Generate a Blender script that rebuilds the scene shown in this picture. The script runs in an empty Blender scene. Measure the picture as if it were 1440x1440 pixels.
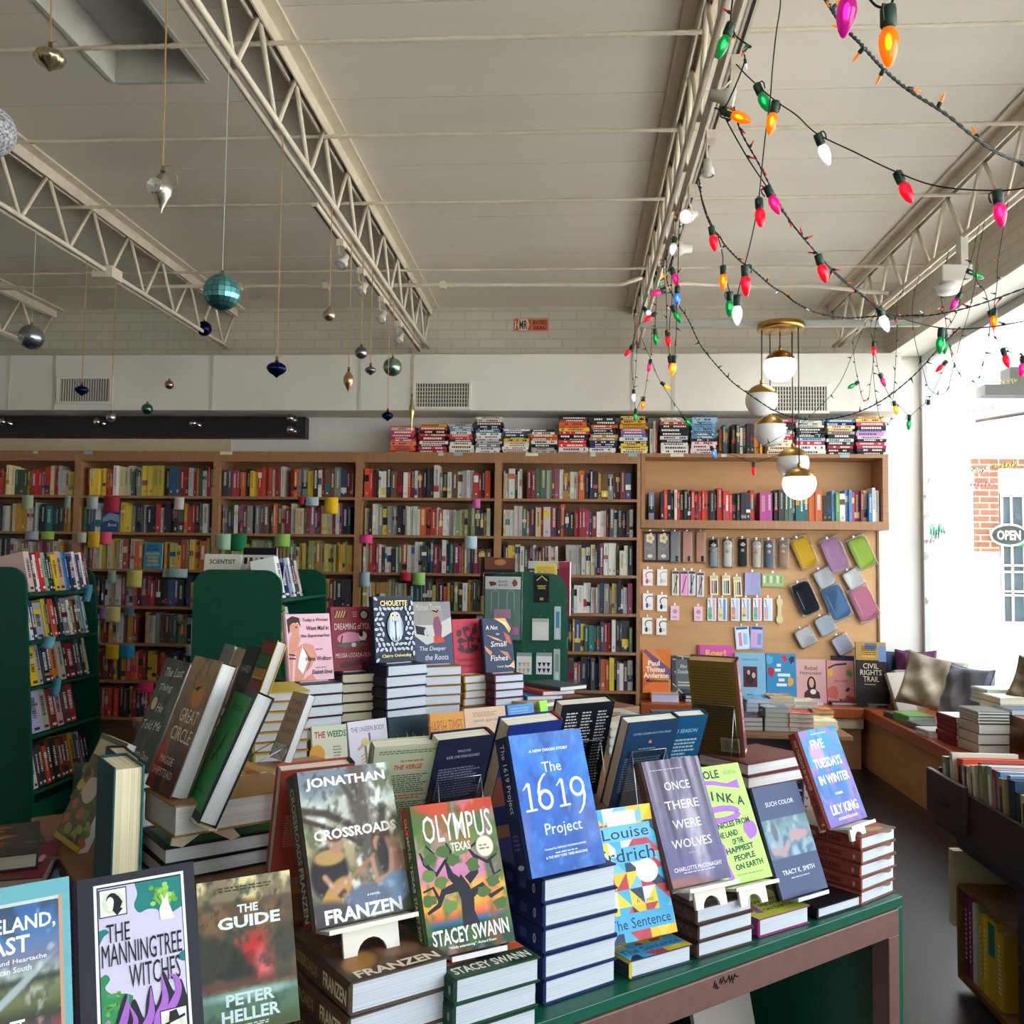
import bpy, math, random
import numpy as np
from mathutils import Matrix, Vector
random.seed(7)
R = math.radians
SC = bpy.context.scene
COL = SC.collection

# ------------------------------------------------------------------ camera, world, light, exposure
EYE = np.array([0.0, 0.0, 1.45])
FPX = 1300.0
_y = np.array([88, -75, 1300.0]); _y /= np.linalg.norm(_y)
_x = np.array([1, -.0126, 0.0]); _x -= _x @ _y * _y; _x /= np.linalg.norm(_x)
_z = -np.cross(_x, _y)
WM = np.stack([_x, _y, _z])                      # world axes seen in camera (right, up, forward)
cam = bpy.data.cameras.new('camera'); camo = bpy.data.objects.new('camera', cam); COL.objects.link(camo)
cam.sensor_width = 36; cam.lens = FPX / 1440 * 36; cam.clip_start = .02; cam.clip_end = 200
camo.matrix_world = Matrix(((WM[0][0], WM[0][1], -WM[0][2], EYE[0]), (WM[1][0], WM[1][1], -WM[1][2], EYE[1]),
                            (WM[2][0], WM[2][1], -WM[2][2], EYE[2]), (0, 0, 0, 1)))
SC.camera = camo
SC.view_settings.view_transform = 'Standard'; SC.view_settings.look = 'None'
SC.view_settings.gamma = 1; SC.view_settings.use_curve_mapping = False
SC.view_settings.exposure = 0.28
SC.cycles.use_denoising = True
SC.cycles.max_bounces = 10; SC.cycles.diffuse_bounces = 6; SC.cycles.transparent_max_bounces = 24
SC.cycles.caustics_reflective = False; SC.cycles.caustics_refractive = False
w = bpy.data.worlds.new('sky'); SC.world = w; w.use_nodes = True
bgn = w.node_tree.nodes['Background']; bgn.inputs[0].default_value = (.86, .93, 1, 1); bgn.inputs[1].default_value = 5.0
sun = bpy.data.lights.new('sun', 'SUN'); sun.energy = 44; sun.angle = R(1); sun.color = (1, .95, .88)
suno = bpy.data.objects.new('sun', sun); COL.objects.link(suno)
suno.rotation_euler = Vector((.74, .06, -.66)).to_track_quat('-Z', 'Y').to_euler()
def portal(name, loc, rot, sx, sy):
    l = bpy.data.lights.new(name, 'AREA'); l.shape = 'RECTANGLE'; l.size = sx; l.size_y = sy; l.cycles.is_portal = True
    o = bpy.data.objects.new(name, l); COL.objects.link(o); o.location = loc; o.rotation_euler = rot
WX = 2.60                                        # inner face of the window wall
portal('window_portal', (WX + .2, 2.9, 1.8), (0, R(90), 0), 2.55, 8.5)
portal('shopfront_portal', (1.6, -2.2, 1.7), (R(90), 0, 0), 1.1, 2.4)

# ------------------------------------------------------------------ helpers
def ray(px, py): return WM @ np.array([px - 720, 720 - py, FPX])
def atY(px, py, Y): d = ray(px, py); return EYE + d * (Y - EYE[1]) / d[1]
def atZ(px, py, Z): d = ray(px, py); return EYE + d * (Z - EYE[2]) / d[2]
def atX(px, py, X): d = ray(px, py); return EYE + d * (X - EYE[0]) / d[0]

def hexc(h):
    if not isinstance(h, str): return tuple(h)
    c = [int(h[i:i + 2], 16) / 255 for i in (0, 2, 4)]
    return tuple(((x + .055) / 1.055) ** 2.4 if x > .04045 else x / 12.92 for x in c)
def mixc(a, b, t): a = hexc(a); b = hexc(b); return tuple(x + (y - x) * t for x, y in zip(a, b))
def jit(c, a=.12):
    c = hexc(c); k = 1 + random.uniform(-a, a)
    return tuple(min(1, max(0, x * k * (1 + random.uniform(-a, a) * .4))) for x in c)

def setp(o, label=None, cat=None, group=None, kind=None):
    if label: o['label'] = label
    if cat: o['category'] = cat
    if group: o['group'] = group
    if kind: o['kind'] = kind
    return o

def xform(T, p):
    if T is None: return p
    q = T @ Vector(p); return (q.x, q.y, q.z)

class MB:
    def __init__(s): s.v = []; s.f = []; s.c = []; s.m = []; s.s = []
    def add(s, vs, fs, col='ffffff', mi=0, smooth=False, T=None):
        b = len(s.v); c = hexc(col)
        for p in vs: s.v.append(xform(T, p))
        for f in fs: s.f.append([b + i for i in f]); s.c.append(c); s.m.append(mi); s.s.append(smooth)
        return s
    def box(s, x0, x1, y0, y1, z0, z1, col='ffffff', mi=0, T=None, cols=None):
        vs = [(x0, y0, z0), (x1, y0, z0), (x1, y1, z0), (x0, y1, z0), (x0, y0, z1), (x1, y0, z1), (x1, y1, z1), (x0, y1, z1)]
        return s.add(vs, [(3, 2, 1, 0), (4, 5, 6, 7), (0, 1, 5, 4), (1, 2, 6, 5), (2, 3, 7, 6), (3, 0, 4, 7)], col, mi, False, T)
    def prism(s, pts, z0, z1, col='ffffff', mi=0, T=None, smooth=False):
        n = len(pts); vs = [(x, y, z0) for x, y in pts] + [(x, y, z1) for x, y in pts]
        a = sum(pts[i][0] * pts[(i + 1) % n][1] - pts[(i + 1) % n][0] * pts[i][1] for i in range(n))
        fs = [tuple(range(n))[::-1], tuple(range(n, 2 * n))]
        s.add(vs, fs if a > 0 else [f[::-1] for f in fs], col, mi, False, T)
        side = [(i, (i + 1) % n, n + (i + 1) % n, n + i) for i in range(n)]
        return s.add(vs, side if a > 0 else [f[::-1] for f in side], col, mi, smooth, T)
    def lathe(s, prof, n=16, col='ffffff', mi=0, T=None, smooth=True, cfn=None, rfn=None):
        k = len(prof); vs = []
        for (r, z) in prof:
            for i in range(n):
                a = 2 * math.pi * i / n; q = r * (rfn(i, z) if rfn else 1); vs.append((q * math.cos(a), q * math.sin(a), z))
        for j in range(k - 1):
            for i in range(n):
                f = (j * n + i, j * n + (i + 1) % n, (j + 1) * n + (i + 1) % n, (j + 1) * n + i)
                if cfn: s.add([vs[q] for q in f], [(0, 1, 2, 3)], cfn(i, j), mi, smooth, T)
        if not cfn:
            s.add(vs, [(j * n + i, j * n + (i + 1) % n, (j + 1) * n + (i + 1) % n, (j + 1) * n + i) for j in range(k - 1) for i in range(n)], col, mi, smooth, T)
        return s
    def tube(s, pts, r, n=6, col='ffffff', mi=0, T=None, closed=False):
        P = [Vector(p) for p in pts]; k = len(P); vs = []; up = None
        for i in range(k):
            d = (P[min(i + 1, k - 1)] - P[max(i - 1, 0)])
            if d.length < 1e-9: d = Vector((0, 0, 1))
            d.normalize()
            if up is None: up = d.orthogonal().normalized()
            else:
                up = up - d * up.dot(d); up = up.normalized() if up.length > 1e-6 else d.orthogonal().normalized()
            sd = d.cross(up); rr = r[i] if isinstance(r, (list, tuple)) else r
            for j in range(n):
                a = 2 * math.pi * j / n; q = P[i] + (up * math.cos(a) + sd * math.sin(a)) * rr; vs.append(tuple(q))
        fs = [(i * n + j, i * n + (j + 1) % n, (i + 1) * n + (j + 1) % n, (i + 1) * n + j) for i in range(k - 1) for j in range(n)]
        fs += [tuple(range(n))[::-1], tuple(range((k - 1) * n, k * n))]
        return s.add(vs, fs, col, mi, True, T)
    def ell(s, c, r, col='ffffff', mi=0, n=14, m=9, T=None, smooth=True):
        pr = [(math.sin(math.pi * j / m), -math.cos(math.pi * j / m)) for j in range(m + 1)]
        vs = [(c[0] + r[0] * a * math.cos(2 * math.pi * i / n), c[1] + r[1] * a * math.sin(2 * math.pi * i / n), c[2] + r[2] * z) for a, z in pr for i in range(n)]
        return s.add(vs, [(j * n + i, j * n + (i + 1) % n, (j + 1) * n + (i + 1) % n, (j + 1) * n + i) for j in range(m) for i in range(n)], col, mi, smooth, T)
    def mesh(s, name, mats):
        me = bpy.data.meshes.new(name); me.from_pydata(s.v, [], s.f)
        for m in (mats if isinstance(mats, (list, tuple)) else [mats]): me.materials.append(m)
        n = len(s.f)
        me.polygons.foreach_set('material_index', s.m); me.polygons.foreach_set('use_smooth', s.s)
        at = me.attributes.new('col', 'FLOAT_COLOR', 'CORNER'); buf = []
        for f, c in zip(s.f, s.c):
            if c and isinstance(c[0], tuple):
                for q in c: buf += (q[0], q[1], q[2], 1)
            else: buf += (c[0], c[1], c[2], 1) * len(f)
        at.data.foreach_set('color', buf); me.update()
        return me
    def build(s, name, mats, parent=None, M=None, bevel=0, seg=2):
        return link(name, s.mesh(name, mats), parent, M, bevel, seg)
def link(name, me, parent=None, M=None, bevel=0, seg=2):
    o = bpy.data.objects.new(name, me); COL.objects.link(o)
    if parent: o.parent = parent
    if M is not None: o.matrix_local = M
    if bevel:
        b = o.modifiers.new('b', 'BEVEL'); b.width = bevel; b.segments = seg; b.limit_method = 'ANGLE'
    return o
def empty(name, loc=(0, 0, 0), rz=0, M=None):
    o = bpy.data.objects.new(name, None); COL.objects.link(o); o.empty_display_size = .05
    if M is not None: o.matrix_world = M
    else: o.location = loc; o.rotation_euler = (0, 0, rz)
    return o
def TR(x, y, z, rz=0): return Matrix.Translation((x, y, z)) @ Matrix.Rotation(rz, 4, 'Z')
def RX(a): return Matrix.Rotation(a, 4, 'X')
def RY(a): return Matrix.Rotation(a, 4, 'Y')
def RZ(a): return Matrix.Rotation(a, 4, 'Z')
ORD = 'first second third fourth fifth sixth seventh eighth ninth tenth eleventh twelfth thirteenth fourteenth fifteenth sixteenth seventeenth eighteenth nineteenth twentieth'.split()

# ------------------------------------------------------------------ materials
def mat(name, col=None, rough=.5, metal=0, spec=.5, noise=None, bump=None, emit=None, coat=0, trans=0, alpha=1):
    m = bpy.data.materials.new(name); m.use_nodes = True; nt = m.node_tree; N = nt.nodes; L = nt.links
    b = N['Principled BSDF']; b.inputs['Roughness'].default_value = rough; b.inputs['Metallic'].default_value = metal
    b.inputs['Specular IOR Level'].default_value = spec; b.inputs['Coat Weight'].default_value = coat; b.inputs['Alpha'].default_value = alpha
    b.inputs['Transmission Weight'].default_value = trans
    src = None
    if col is None:
        a = N.new('ShaderNodeAttribute'); a.attribute_name = 'col'; src = a.outputs['Color']
    else: b.inputs['Base Color'].default_value = (*hexc(col), 1)
    if noise:                                    # (scale, other colour, stretch xyz, detail, contrast)
        sc, c2, st, de, ct = noise
        tc = N.new('ShaderNodeTexCoord'); mp = N.new('ShaderNodeMapping'); mp.inputs['Scale'].default_value = st
        nz = N.new('ShaderNodeTexNoise'); nz.inputs['Scale'].default_value = sc; nz.inputs['Detail'].default_value = de
        L.new(tc.outputs['Object'], mp.inputs[0]); L.new(mp.outputs[0], nz.inputs['Vector'])
        rp = N.new('ShaderNodeMapRange'); rp.inputs[1].default_value = .5 - ct; rp.inputs[2].default_value = .5 + ct
        L.new(nz.outputs['Fac'], rp.inputs[0])
        mx = N.new('ShaderNodeMix'); mx.data_type = 'RGBA'; L.new(rp.outputs[0], mx.inputs[0])
        if src: L.new(src, mx.inputs[6])
        else: mx.inputs[6].default_value = (*hexc(col), 1)
        mx.inputs[7].default_value = (*hexc(c2), 1); src = mx.outputs[2]
        if bump:
            bp = N.new('ShaderNodeBump'); bp.inputs['Strength'].default_value = bump; bp.inputs['Distance'].default_value = .01
            L.new(nz.outputs['Fac'], bp.inputs['Height']); L.new(bp.outputs[0], b.inputs['Normal'])
    if src: L.new(src, b.inputs['Base Color'])
    if emit is not None:
        if src: L.new(src, b.inputs['Emission Color'])
        else: b.inputs['Emission Color'].default_value = (*hexc(col), 1)
        b.inputs['Emission Strength'].default_value = emit
    return m
M_print = mat('printed_cover', None, .42, spec=.2)
M_matte = mat('matte_colour', None, .7, spec=.3)
M_pages = mat('paper_pages', None, .85, spec=.2)
def pages_lines():
    nt = M_pages.node_tree; N = nt.nodes; L = nt.links; b = N['Principled BSDF']
    tc = N.new('ShaderNodeTexCoord'); mp = N.new('ShaderNodeMapping'); mp.inputs['Scale'].default_value = (2, 500, 2)
    nz = N.new('ShaderNodeTexNoise'); nz.inputs['Scale'].default_value = 1; nz.inputs['Detail'].default_value = 2
    L.new(tc.outputs['Object'], mp.inputs[0]); L.new(mp.outputs[0], nz.inputs['Vector'])
    a = [n for n in N if n.type == 'ATTRIBUTE'][0]
    rp = N.new('ShaderNodeMapRange'); rp.inputs[1].default_value = .3; rp.inputs[2].default_value = .6; rp.inputs[3].default_value = .72; rp.inputs[4].default_value = 1
    L.new(nz.outputs['Fac'], rp.inputs[0])
    mx = N.new('ShaderNodeMix'); mx.data_type = 'RGBA'; mx.blend_type = 'MULTIPLY'; mx.inputs[0].default_value = 1
    L.new(a.outputs['Color'], mx.inputs[6]); L.new(rp.outputs[0], mx.inputs[7]); L.new(mx.outputs[2], b.inputs['Base Color'])
pages_lines()
M_white = mat('white_paint', 'cfcac0', .55, noise=(6, 'c2bcb0', (1, 1, 1), 4, .3))
M_wallw = mat('wall_paint', 'e6e2db', .6, noise=(2.5, 'd9d5cd', (1, 1, 1), 4, .3))
M_ceil = mat('ceiling_paint', 'eae3d8', .65, noise=(1.6, 'ded6c8', (.4, 2, 1), 5, .35), bump=.08)
M_steel = mat('painted_steel', 'e2d8c6', .45, noise=(14, 'd0c4b0', (1, 1, 1), 3, .3))
M_wood = mat('birch_wood', 'ae8058', .45, noise=(5, '926642', (1, 1, 14), 6, .35))
M_woodh = mat('birch_wood_boards', 'a87a52', .45, noise=(5, '8c603c', (12, 1, 1), 6, .35))
M_ply = mat('plywood_panel', 'd0a06c', .5, noise=(3, 'ba8a58', (1, 1, 5), 6, .4))
M_bench = mat('stained_wood', 'b0562a', .35, noise=(6, '8a3c1a', (8, 1.2, 1), 5, .4))
M_riser = mat('brown_wood', '8a5c36', .45, noise=(6, '6a4325', (2, 9, 1), 5, .4))
M_green = mat('green_paint', '00543e', .4, noise=(9, '004a36', (1, 1, 1), 3, .3))
M_brown = mat('brown_metal_paint', '74534c', .42, noise=(30, '684840', (1, 1, 1), 3, .3))
M_dark = mat('dark_wood', '50343a', .4, noise=(6, '3a2428', (1, 1, 10), 5, .35))
M_black = mat('black_paint', '191818', .45)
M_floor = mat('dark_floor', '2c2b2f', .3, noise=(3.5, '1c1b1e', (1, 1, 1), 8, .25), bump=.12, spec=.35)
M_brass = mat('brass', 'b08a4a', .3, metal=1)
M_chrome = mat('chrome', 'c8c8cc', .2, metal=1)
M_wire = mat('dark_green_wire', '12160f', .5)
M_sock = mat('green_socket', '16382a', .45)
M_metcol = mat('metallic_ornament', None, .25, metal=.9)
M_ply2 = mat('light_plywood', 'dccbaa', .5, noise=(8, 'c8b48e', (1, 1, 6), 5, .4))
M_ez = mat('daylit_plywood', 'e6e0d6', .4, noise=(8, 'd4ccbc', (1, 1, 6), 5, .4))  # easel plywood, its colour whitened to carry the reflected daylight
M_conc = mat('pavement_concrete', 'b8b6b0', .8, noise=(2, 'a8a6a0', (1, 1, 1), 5, .3))
M_lamp = mat('lit_opal_glass', 'fff6e6', .2, emit=6)
M_opal = mat('opal_glass', 'ecebea', .15, spec=.6)
M_fabric = mat('fabric', None, .85)
M_bulb = mat('coloured_bulb_glass', None, .1, emit=.55, coat=.5)
def bulbglass():
    nt = M_bulb.node_tree; N = nt.nodes; L = nt.links; b = N['Principled BSDF']; a = [n for n in N if n.type == 'ATTRIBUTE'][0]
    t = N.new('ShaderNodeBsdfTransparent'); L.new(a.outputs['Color'], t.inputs[0]); mx = N.new('ShaderNodeMixShader'); mx.inputs[0].default_value = .6
    L.new(t.outputs[0], mx.inputs[1]); L.new(b.outputs[0], mx.inputs[2]); L.new(mx.outputs[0], N['Material Output'].inputs[0])
bulbglass()
M_fila = mat('glowing_filament', None, .3, emit=14)
def brickmat(name, c1, c2, mor, sc, bump, axis):
    m = bpy.data.materials.new(name); m.use_nodes = True; nt = m.node_tree; N = nt.nodes; L = nt.links; b = N['Principled BSDF']
    tc = N.new('ShaderNodeTexCoord'); sp = N.new('ShaderNodeSeparateXYZ'); cb = N.new('ShaderNodeCombineXYZ')
    L.new(tc.outputs['Object'], sp.inputs[0]); L.new(sp.outputs[axis], cb.inputs[0]); L.new(sp.outputs[2], cb.inputs[1])
    br = N.new('ShaderNodeTexBrick'); br.inputs['Scale'].default_value = sc; L.new(cb.outputs[0], br.inputs['Vector'])
    br.inputs['Color1'].default_value = (*hexc(c1), 1); br.inputs['Color2'].default_value = (*hexc(c2), 1); br.inputs['Mortar'].default_value = (*hexc(mor), 1)
    br.inputs['Brick Width'].default_value = .22; br.inputs['Row Height'].default_value = .075; br.inputs['Mortar Size'].default_value = .007
    L.new(br.outputs['Color'], b.inputs['Base Color']); b.inputs['Roughness'].default_value = .7
    nz = N.new('ShaderNodeTexNoise'); nz.inputs['Scale'].default_value = 25; ad = N.new('ShaderNodeMath'); ad.operation = 'MULTIPLY_ADD'
    L.new(tc.outputs['Object'], nz.inputs['Vector']); L.new(nz.outputs['Fac'], ad.inputs[0]); ad.inputs[1].default_value = .4
    sb = N.new('ShaderNodeMath'); sb.operation = 'SUBTRACT'; sb.inputs[0].default_value = 1; L.new(br.outputs['Fac'], sb.inputs[1]); L.new(sb.outputs[0], ad.inputs[2])
    bp = N.new('ShaderNodeBump'); bp.inputs['Strength'].default_value = bump; bp.inputs['Distance'].default_value = .012
    L.new(ad.outputs[0], bp.inputs['Height']); L.new(bp.outputs[0], b.inputs['Normal'])
    return m
M_brickw = brickmat('painted_brick', 'cfcabd', 'c8c3b5', 'c0baac', 1, .45, 0)
M_brickx = brickmat('painted_brick_side', 'd3ccbd', 'cbc4b5', 'c2baaa', 1, .4, 1)
M_brickr = brickmat('red_brick', '6e4230', '603624', '9a8e80', .8, .4, 0)
def glassmat(name, tint=(1, 1, 1), gl=.08):
    m = bpy.data.materials.new(name); m.use_nodes = True; nt = m.node_tree; N = nt.nodes; L = nt.links
    N.remove(N['Principled BSDF']); out = N['Material Output']
    t = N.new('ShaderNodeBsdfTransparent'); t.inputs[0].default_value = (*tint, 1); g = N.new('ShaderNodeBsdfGlossy'); g.inputs['Roughness'].default_value = .05
    fr = N.new('ShaderNodeLayerWeight'); fr.inputs['Blend'].default_value = gl; mx = N.new('ShaderNodeMixShader')
    L.new(fr.outputs['Facing'], mx.inputs[0]); L.new(t.outputs[0], mx.inputs[1]); L.new(g.outputs[0], mx.inputs[2]); L.new(mx.outputs[0], out.inputs[0])
    return m
M_glass = glassmat('window_glass', (.96, .98, .98), .06)
M_acry = glassmat('clear_acrylic', (.9, .93, .93), .22)
M_bag = glassmat('clear_plastic_bag', (.93, .93, .93), .45)

# ------------------------------------------------------------------ printing on flat faces
_tx = {}
def glyphs(s, bold=0.0, shear=0.0):
    k = (s, bold, shear)
    if k not in _tx:
        cu = bpy.data.curves.new('t', 'FONT'); cu.body = s; cu.resolution_u = 2; cu.offset = bold; cu.shear = shear; cu.fill_mode = 'FRONT'
        o = bpy.data.objects.new('t', cu); me = bpy.data.meshes.new_from_object(o)
        v = np.array([q.co[:2] for q in me.vertices]) if len(me.vertices) else np.zeros((1, 2)); f = [tuple(p.vertices) for p in me.polygons]
        lo = v.min(0); hi = v.max(0); v = (v - lo) / np.maximum(hi - lo, 1e-6)
        bpy.data.objects.remove(o); bpy.data.curves.remove(cu); bpy.data.meshes.remove(me)
        _tx[k] = (v, f)
    return _tx[k]
class Canvas:
    """2-D shapes laid on a face of size W x H metres; (0,0) is the lower left corner, (1,1) the upper right."""
    def __init__(s, mb, org, du, dv, W, H, eps=2e-5, mi=0):
        s.mb = mb; s.o = np.array(org, float); s.du = np.array(du, float); s.dv = np.array(dv, float); s.n = np.cross(s.du, s.dv)
        s.W = W; s.H = H; s.e = eps; s.l = 1; s.mi = mi
    def put(s, P, F, col):                       # P in metres on the face
        q = s.n * (s.l * s.e) + s.o
        s.mb.add([tuple(q + s.du * a + s.dv * b) for a, b in P], F, col, s.mi)
    def poly(s, pts, col):
        P = [(u * s.W, v * s.H) for u, v in pts]; n = len(P)
        a = sum(P[i][0] * P[(i + 1) % n][1] - P[(i + 1) % n][0] * P[i][1] for i in range(n))
        if a < 0: P = P[::-1]
        s.put(P, [tuple(range(n))], col); s.l += 1
    def rect(s, u0, v0, u1, v1, col): s.poly([(u0, v0), (u1, v0), (u1, v1), (u0, v1)], col)
    def ell(s, u, v, ru, rv, col, n=20, rot=0, j=0):
        c, q = math.cos(rot), math.sin(rot); pts = []
        for i in range(n):
            a = 2 * math.pi * i / n; k = 1 + (random.uniform(-j, j) if j else 0); x = ru * s.W * math.cos(a) * k; y = rv * s.H * math.sin(a) * k
            pts.append((u + (x * c - y * q) / s.W, v + (x * q + y * c) / s.H))
        s.poly(pts, col)
    def line(s, pts, w, col):                    # w in fractions of W; a number or one per point
        P = [np.array((u * s.W, v * s.H)) for u, v in pts]; A = []; B = []
        for i, p in enumerate(P):
            d = P[min(i + 1, len(P) - 1)] - P[max(i - 1, 0)]; d = d / (np.linalg.norm(d) + 1e-9); nn = np.array((-d[1], d[0]))
            k = (w[i] if isinstance(w, (list, tuple)) else w) * s.W / 2; A.append(p + nn * k); B.append(p - nn * k)
        k = len(P); s.put(A + B, [(i + k, i + 1 + k, i + 1, i) for i in range(k - 1)], col); s.l += 1
    def text(s, t, u, v, w, h, col, rot=0, bold=.02, shear=0):
        V, F = glyphs(t, bold, shear); c, q = math.cos(R(rot)), math.sin(R(rot)); P = []
        for a, b in V:
            x = (a - .5) * w * s.W; y = (b - .5) * h * s.H; P.append((u * s.W + x * c - y * q, v * s.H + x * q + y * c))
        s.put(P, F, col); s.l += 1
    def vtext(s, t, u, v, length, height, col, bold=.02):    # spine lettering, reads downwards; length in H, height in W
        s.text(t, u, v, length * s.H / s.W, height * s.W / s.H, col, -90, bold)
    def lines(s, u0, v0, u1, v1, n, col, fill=.5, ragged=.25, cen=False):   # rows of small print
        st = (v1 - v0) / n; P = []; F = []
        for i in range(n):
            L = (u1 - u0) * (1 - random.random() * ragged); a = u0 + ((u1 - u0) - L) / 2 if cen else u0; y = v1 - (i + 1) * st; x = a
            while x < a + L:
                wd = min(random.uniform(.025, .08), a + L - x); k = len(P)
                P += [(x * s.W, y * s.H), ((x + wd) * s.W, y * s.H), ((x + wd) * s.W, (y + st * fill) * s.H), (x * s.W, (y + st * fill) * s.H)]
                F.append((k, k + 1, k + 2, k + 3)); x += wd + .014
        s.put(P, F, col); s.l += 1
    def grid(s, fn, nu=40, nv=60):               # a picture given as colours on a fine grid; fn(U, V) -> rgb array in sRGB 0..1
        U, V = np.meshgrid(np.linspace(0, 1, nu + 1), np.linspace(0, 1, nv + 1)); C = np.clip(fn(U, V), 0, 1)
        C = np.where(C > .04045, ((C + .055) / 1.055) ** 2.4, C / 12.92)
        q = s.n * (s.l * s.e) + s.o; b = len(s.mb.v); mb = s.mb
        for j in range(nv + 1):
            for i in range(nu + 1): mb.v.append(tuple(q + s.du * (U[j, i] * s.W) + s.dv * (V[j, i] * s.H)))
        cc = [[tuple(C[j, i]) for i in range(nu + 1)] for j in range(nv + 1)]; k = nu + 1
        for j in range(nv):
            for i in range(nu):
                mb.f.append([b + j * k + i, b + j * k + i + 1, b + (j + 1) * k + i + 1, b + (j + 1) * k + i])
                mb.c.append((cc[j][i], cc[j][i + 1], cc[j + 1][i + 1], cc[j + 1][i])); mb.m.append(s.mi); mb.s.append(False)
        s.l += 1
def h3(h): return np.array([int(h[i:i + 2], 16) / 255 for i in (0, 2, 4)])
def vnoise(U, V, f, seed):
    rs = np.random.RandomState(seed); g = rs.rand(64, 64); x = U * f; y = V * f; xi = np.floor(x).astype(int); yi = np.floor(y).astype(int)
    a = x - xi; b = y - yi; a = a * a * (3 - 2 * a); b = b * b * (3 - 2 * b); G = lambda i, j: g[i % 64, j % 64]
    return (G(xi, yi) * (1 - a) + G(xi + 1, yi) * a) * (1 - b) + (G(xi, yi + 1) * (1 - a) + G(xi + 1, yi + 1) * a) * b
def fbm(U, V, f, seed, o=4): return sum(vnoise(U, V, f * 2 ** i, seed + i) * .5 ** i for i in range(o)) / sum(.5 ** i for i in range(o))
class Pic:                                       # soft painter for printed pictures
    def __init__(s, U, V): s.U = U; s.V = V; s.C = np.zeros(U.shape + (3,))
    def ramp(s, stops):
        v = s.V
        for ch in range(3): s.C[..., ch] = np.interp(v, [a for a, _ in stops], [h3(c)[ch] for _, c in stops])
    def mix(s, m, col): m = np.clip(m, 0, 1)[..., None]; s.C = s.C * (1 - m) + h3(col) * m
    def blob(s, u, v, ru, rv, col, soft=.3, rot=0, n=0, seed=1):
        c, q = math.cos(rot), math.sin(rot); a = (s.U - u); b = (s.V - v); x = (a * c + b * q) / ru; y = (-a * q + b * c) / rv
        d = np.sqrt(x * x + y * y)
        if n: d = d + (fbm(s.U, s.V, 9, seed) - .5) * n
        s.mix((1 - d) / soft + .5, col)
    def noise(s, f, seed, col, lo, hi, k=1): s.mix(np.clip((fbm(s.U, s.V, f, seed) - lo) / (hi - lo), 0, 1) * k, col)
    def stroke(s, pts, w, col, soft=.4):
        for (a, b), (c, d) in zip(pts[:-1], pts[1:]):
            dx, dy = c - a, d - b; t = np.clip(((s.U - a) * dx + (s.V - b) * dy * 2.2) / (dx * dx + dy * dy * 2.2 + 1e-9), 0, 1)
            ds = np.sqrt((s.U - a - t * dx) ** 2 + ((s.V - b - t * dy) * 1.45) ** 2); s.mix((w / 2 - ds) / (w * soft) + .5, col)

# ------------------------------------------------------------------ books
def book_mesh(W, H, T, cover, spine=None, back=None, art=None, sart=None, paper=False, spR=False, pages='d2d2cf', eps=2e-5):
    mb = MB(); t = .0012 if paper else .0026; oh = .0005 if paper else .0035; sx = 1 if spR else -1
    spine = spine or cover; back = back or cover
    mb.box(-W / 2, W / 2, -T / 2, -T / 2 + t, 0, H, cover); mb.box(-W / 2, W / 2, T / 2 - t, T / 2, 0, H, back)
    ch = min(.005, T * .2); bl = .001 if paper else .004
    pts = [(sx * (W / 2 - .001), -T / 2), (sx * (W / 2 + bl), -T / 2 + ch), (sx * (W / 2 + bl), T / 2 - ch), (sx * (W / 2 - .001), T / 2),
           (sx * (W / 2 - .003), T / 2 - t), (sx * (W / 2 - .003), -T / 2 + t)]
    mb.prism(pts, 0, H, spine)
    if art: art(Canvas(mb, (-W / 2, -T / 2, 0), (1, 0, 0), (0, 0, 1), W, H, eps))
    if sart:
        if spR: cv = Canvas(mb, (W / 2 + bl, -T / 2 + ch, 0), (0, 1, 0), (0, 0, 1), T - 2 * ch, H, eps)
        else: cv = Canvas(mb, (-W / 2 - bl, T / 2 - ch, 0), (0, -1, 0), (0, 0, 1), T - 2 * ch, H, eps)
        sart(cv)
    pg = MB(); x0, x1 = (-W / 2 + .004, W / 2 - oh) if not spR else (-W / 2 + oh, W / 2 - .004)
    pg.box(x0, x1, -T / 2 + t + .0003, T / 2 - t - .0003, oh, H - oh, pages)
    return mb.mesh('book', M_print), pg.mesh('pages', M_pages)
def book(ms, M, label, group=None, name='book'):
    o = link(name, ms[0], None, M); link('pages', ms[1], o); setp(o, label, 'book', group); o['size'] = 1; del o['size']
    return o
def stand_M(x, y, z, yaw, tilt, T=0): return TR(x, y, z, R(yaw)) @ RX(-R(tilt)) @ Matrix.Translation((0, T / 2, 0))
def lie_M(x, y, z, yaw): return TR(x, y, z, R(yaw)) @ RX(-math.pi / 2)
def by_top(TL, TRt, zb, H, tilt):                # a standing book whose top edge is seen between two image points
    zt = zb + H * math.cos(R(tilt)); a = atZ(*TL, zt); b = atZ(*TRt, zt); yaw = math.atan2(b[1] - a[1], b[0] - a[0]); m = (a + b) / 2
    dy = H * math.sin(R(tilt)); return float(np.hypot(*(b - a)[:2])), (m[0] + math.sin(yaw) * dy, m[1] - math.cos(yaw) * dy, zb, math.degrees(yaw), tilt)
def corner_lie(px, py, z, yaw, W, dx=0):         # lying book whose lower left tail corner is seen at an image point
    c = atZ(px, py, z); a = R(yaw); return c[0] + math.cos(a) * W / 2, c[1] + math.sin(a) * W / 2
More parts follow.
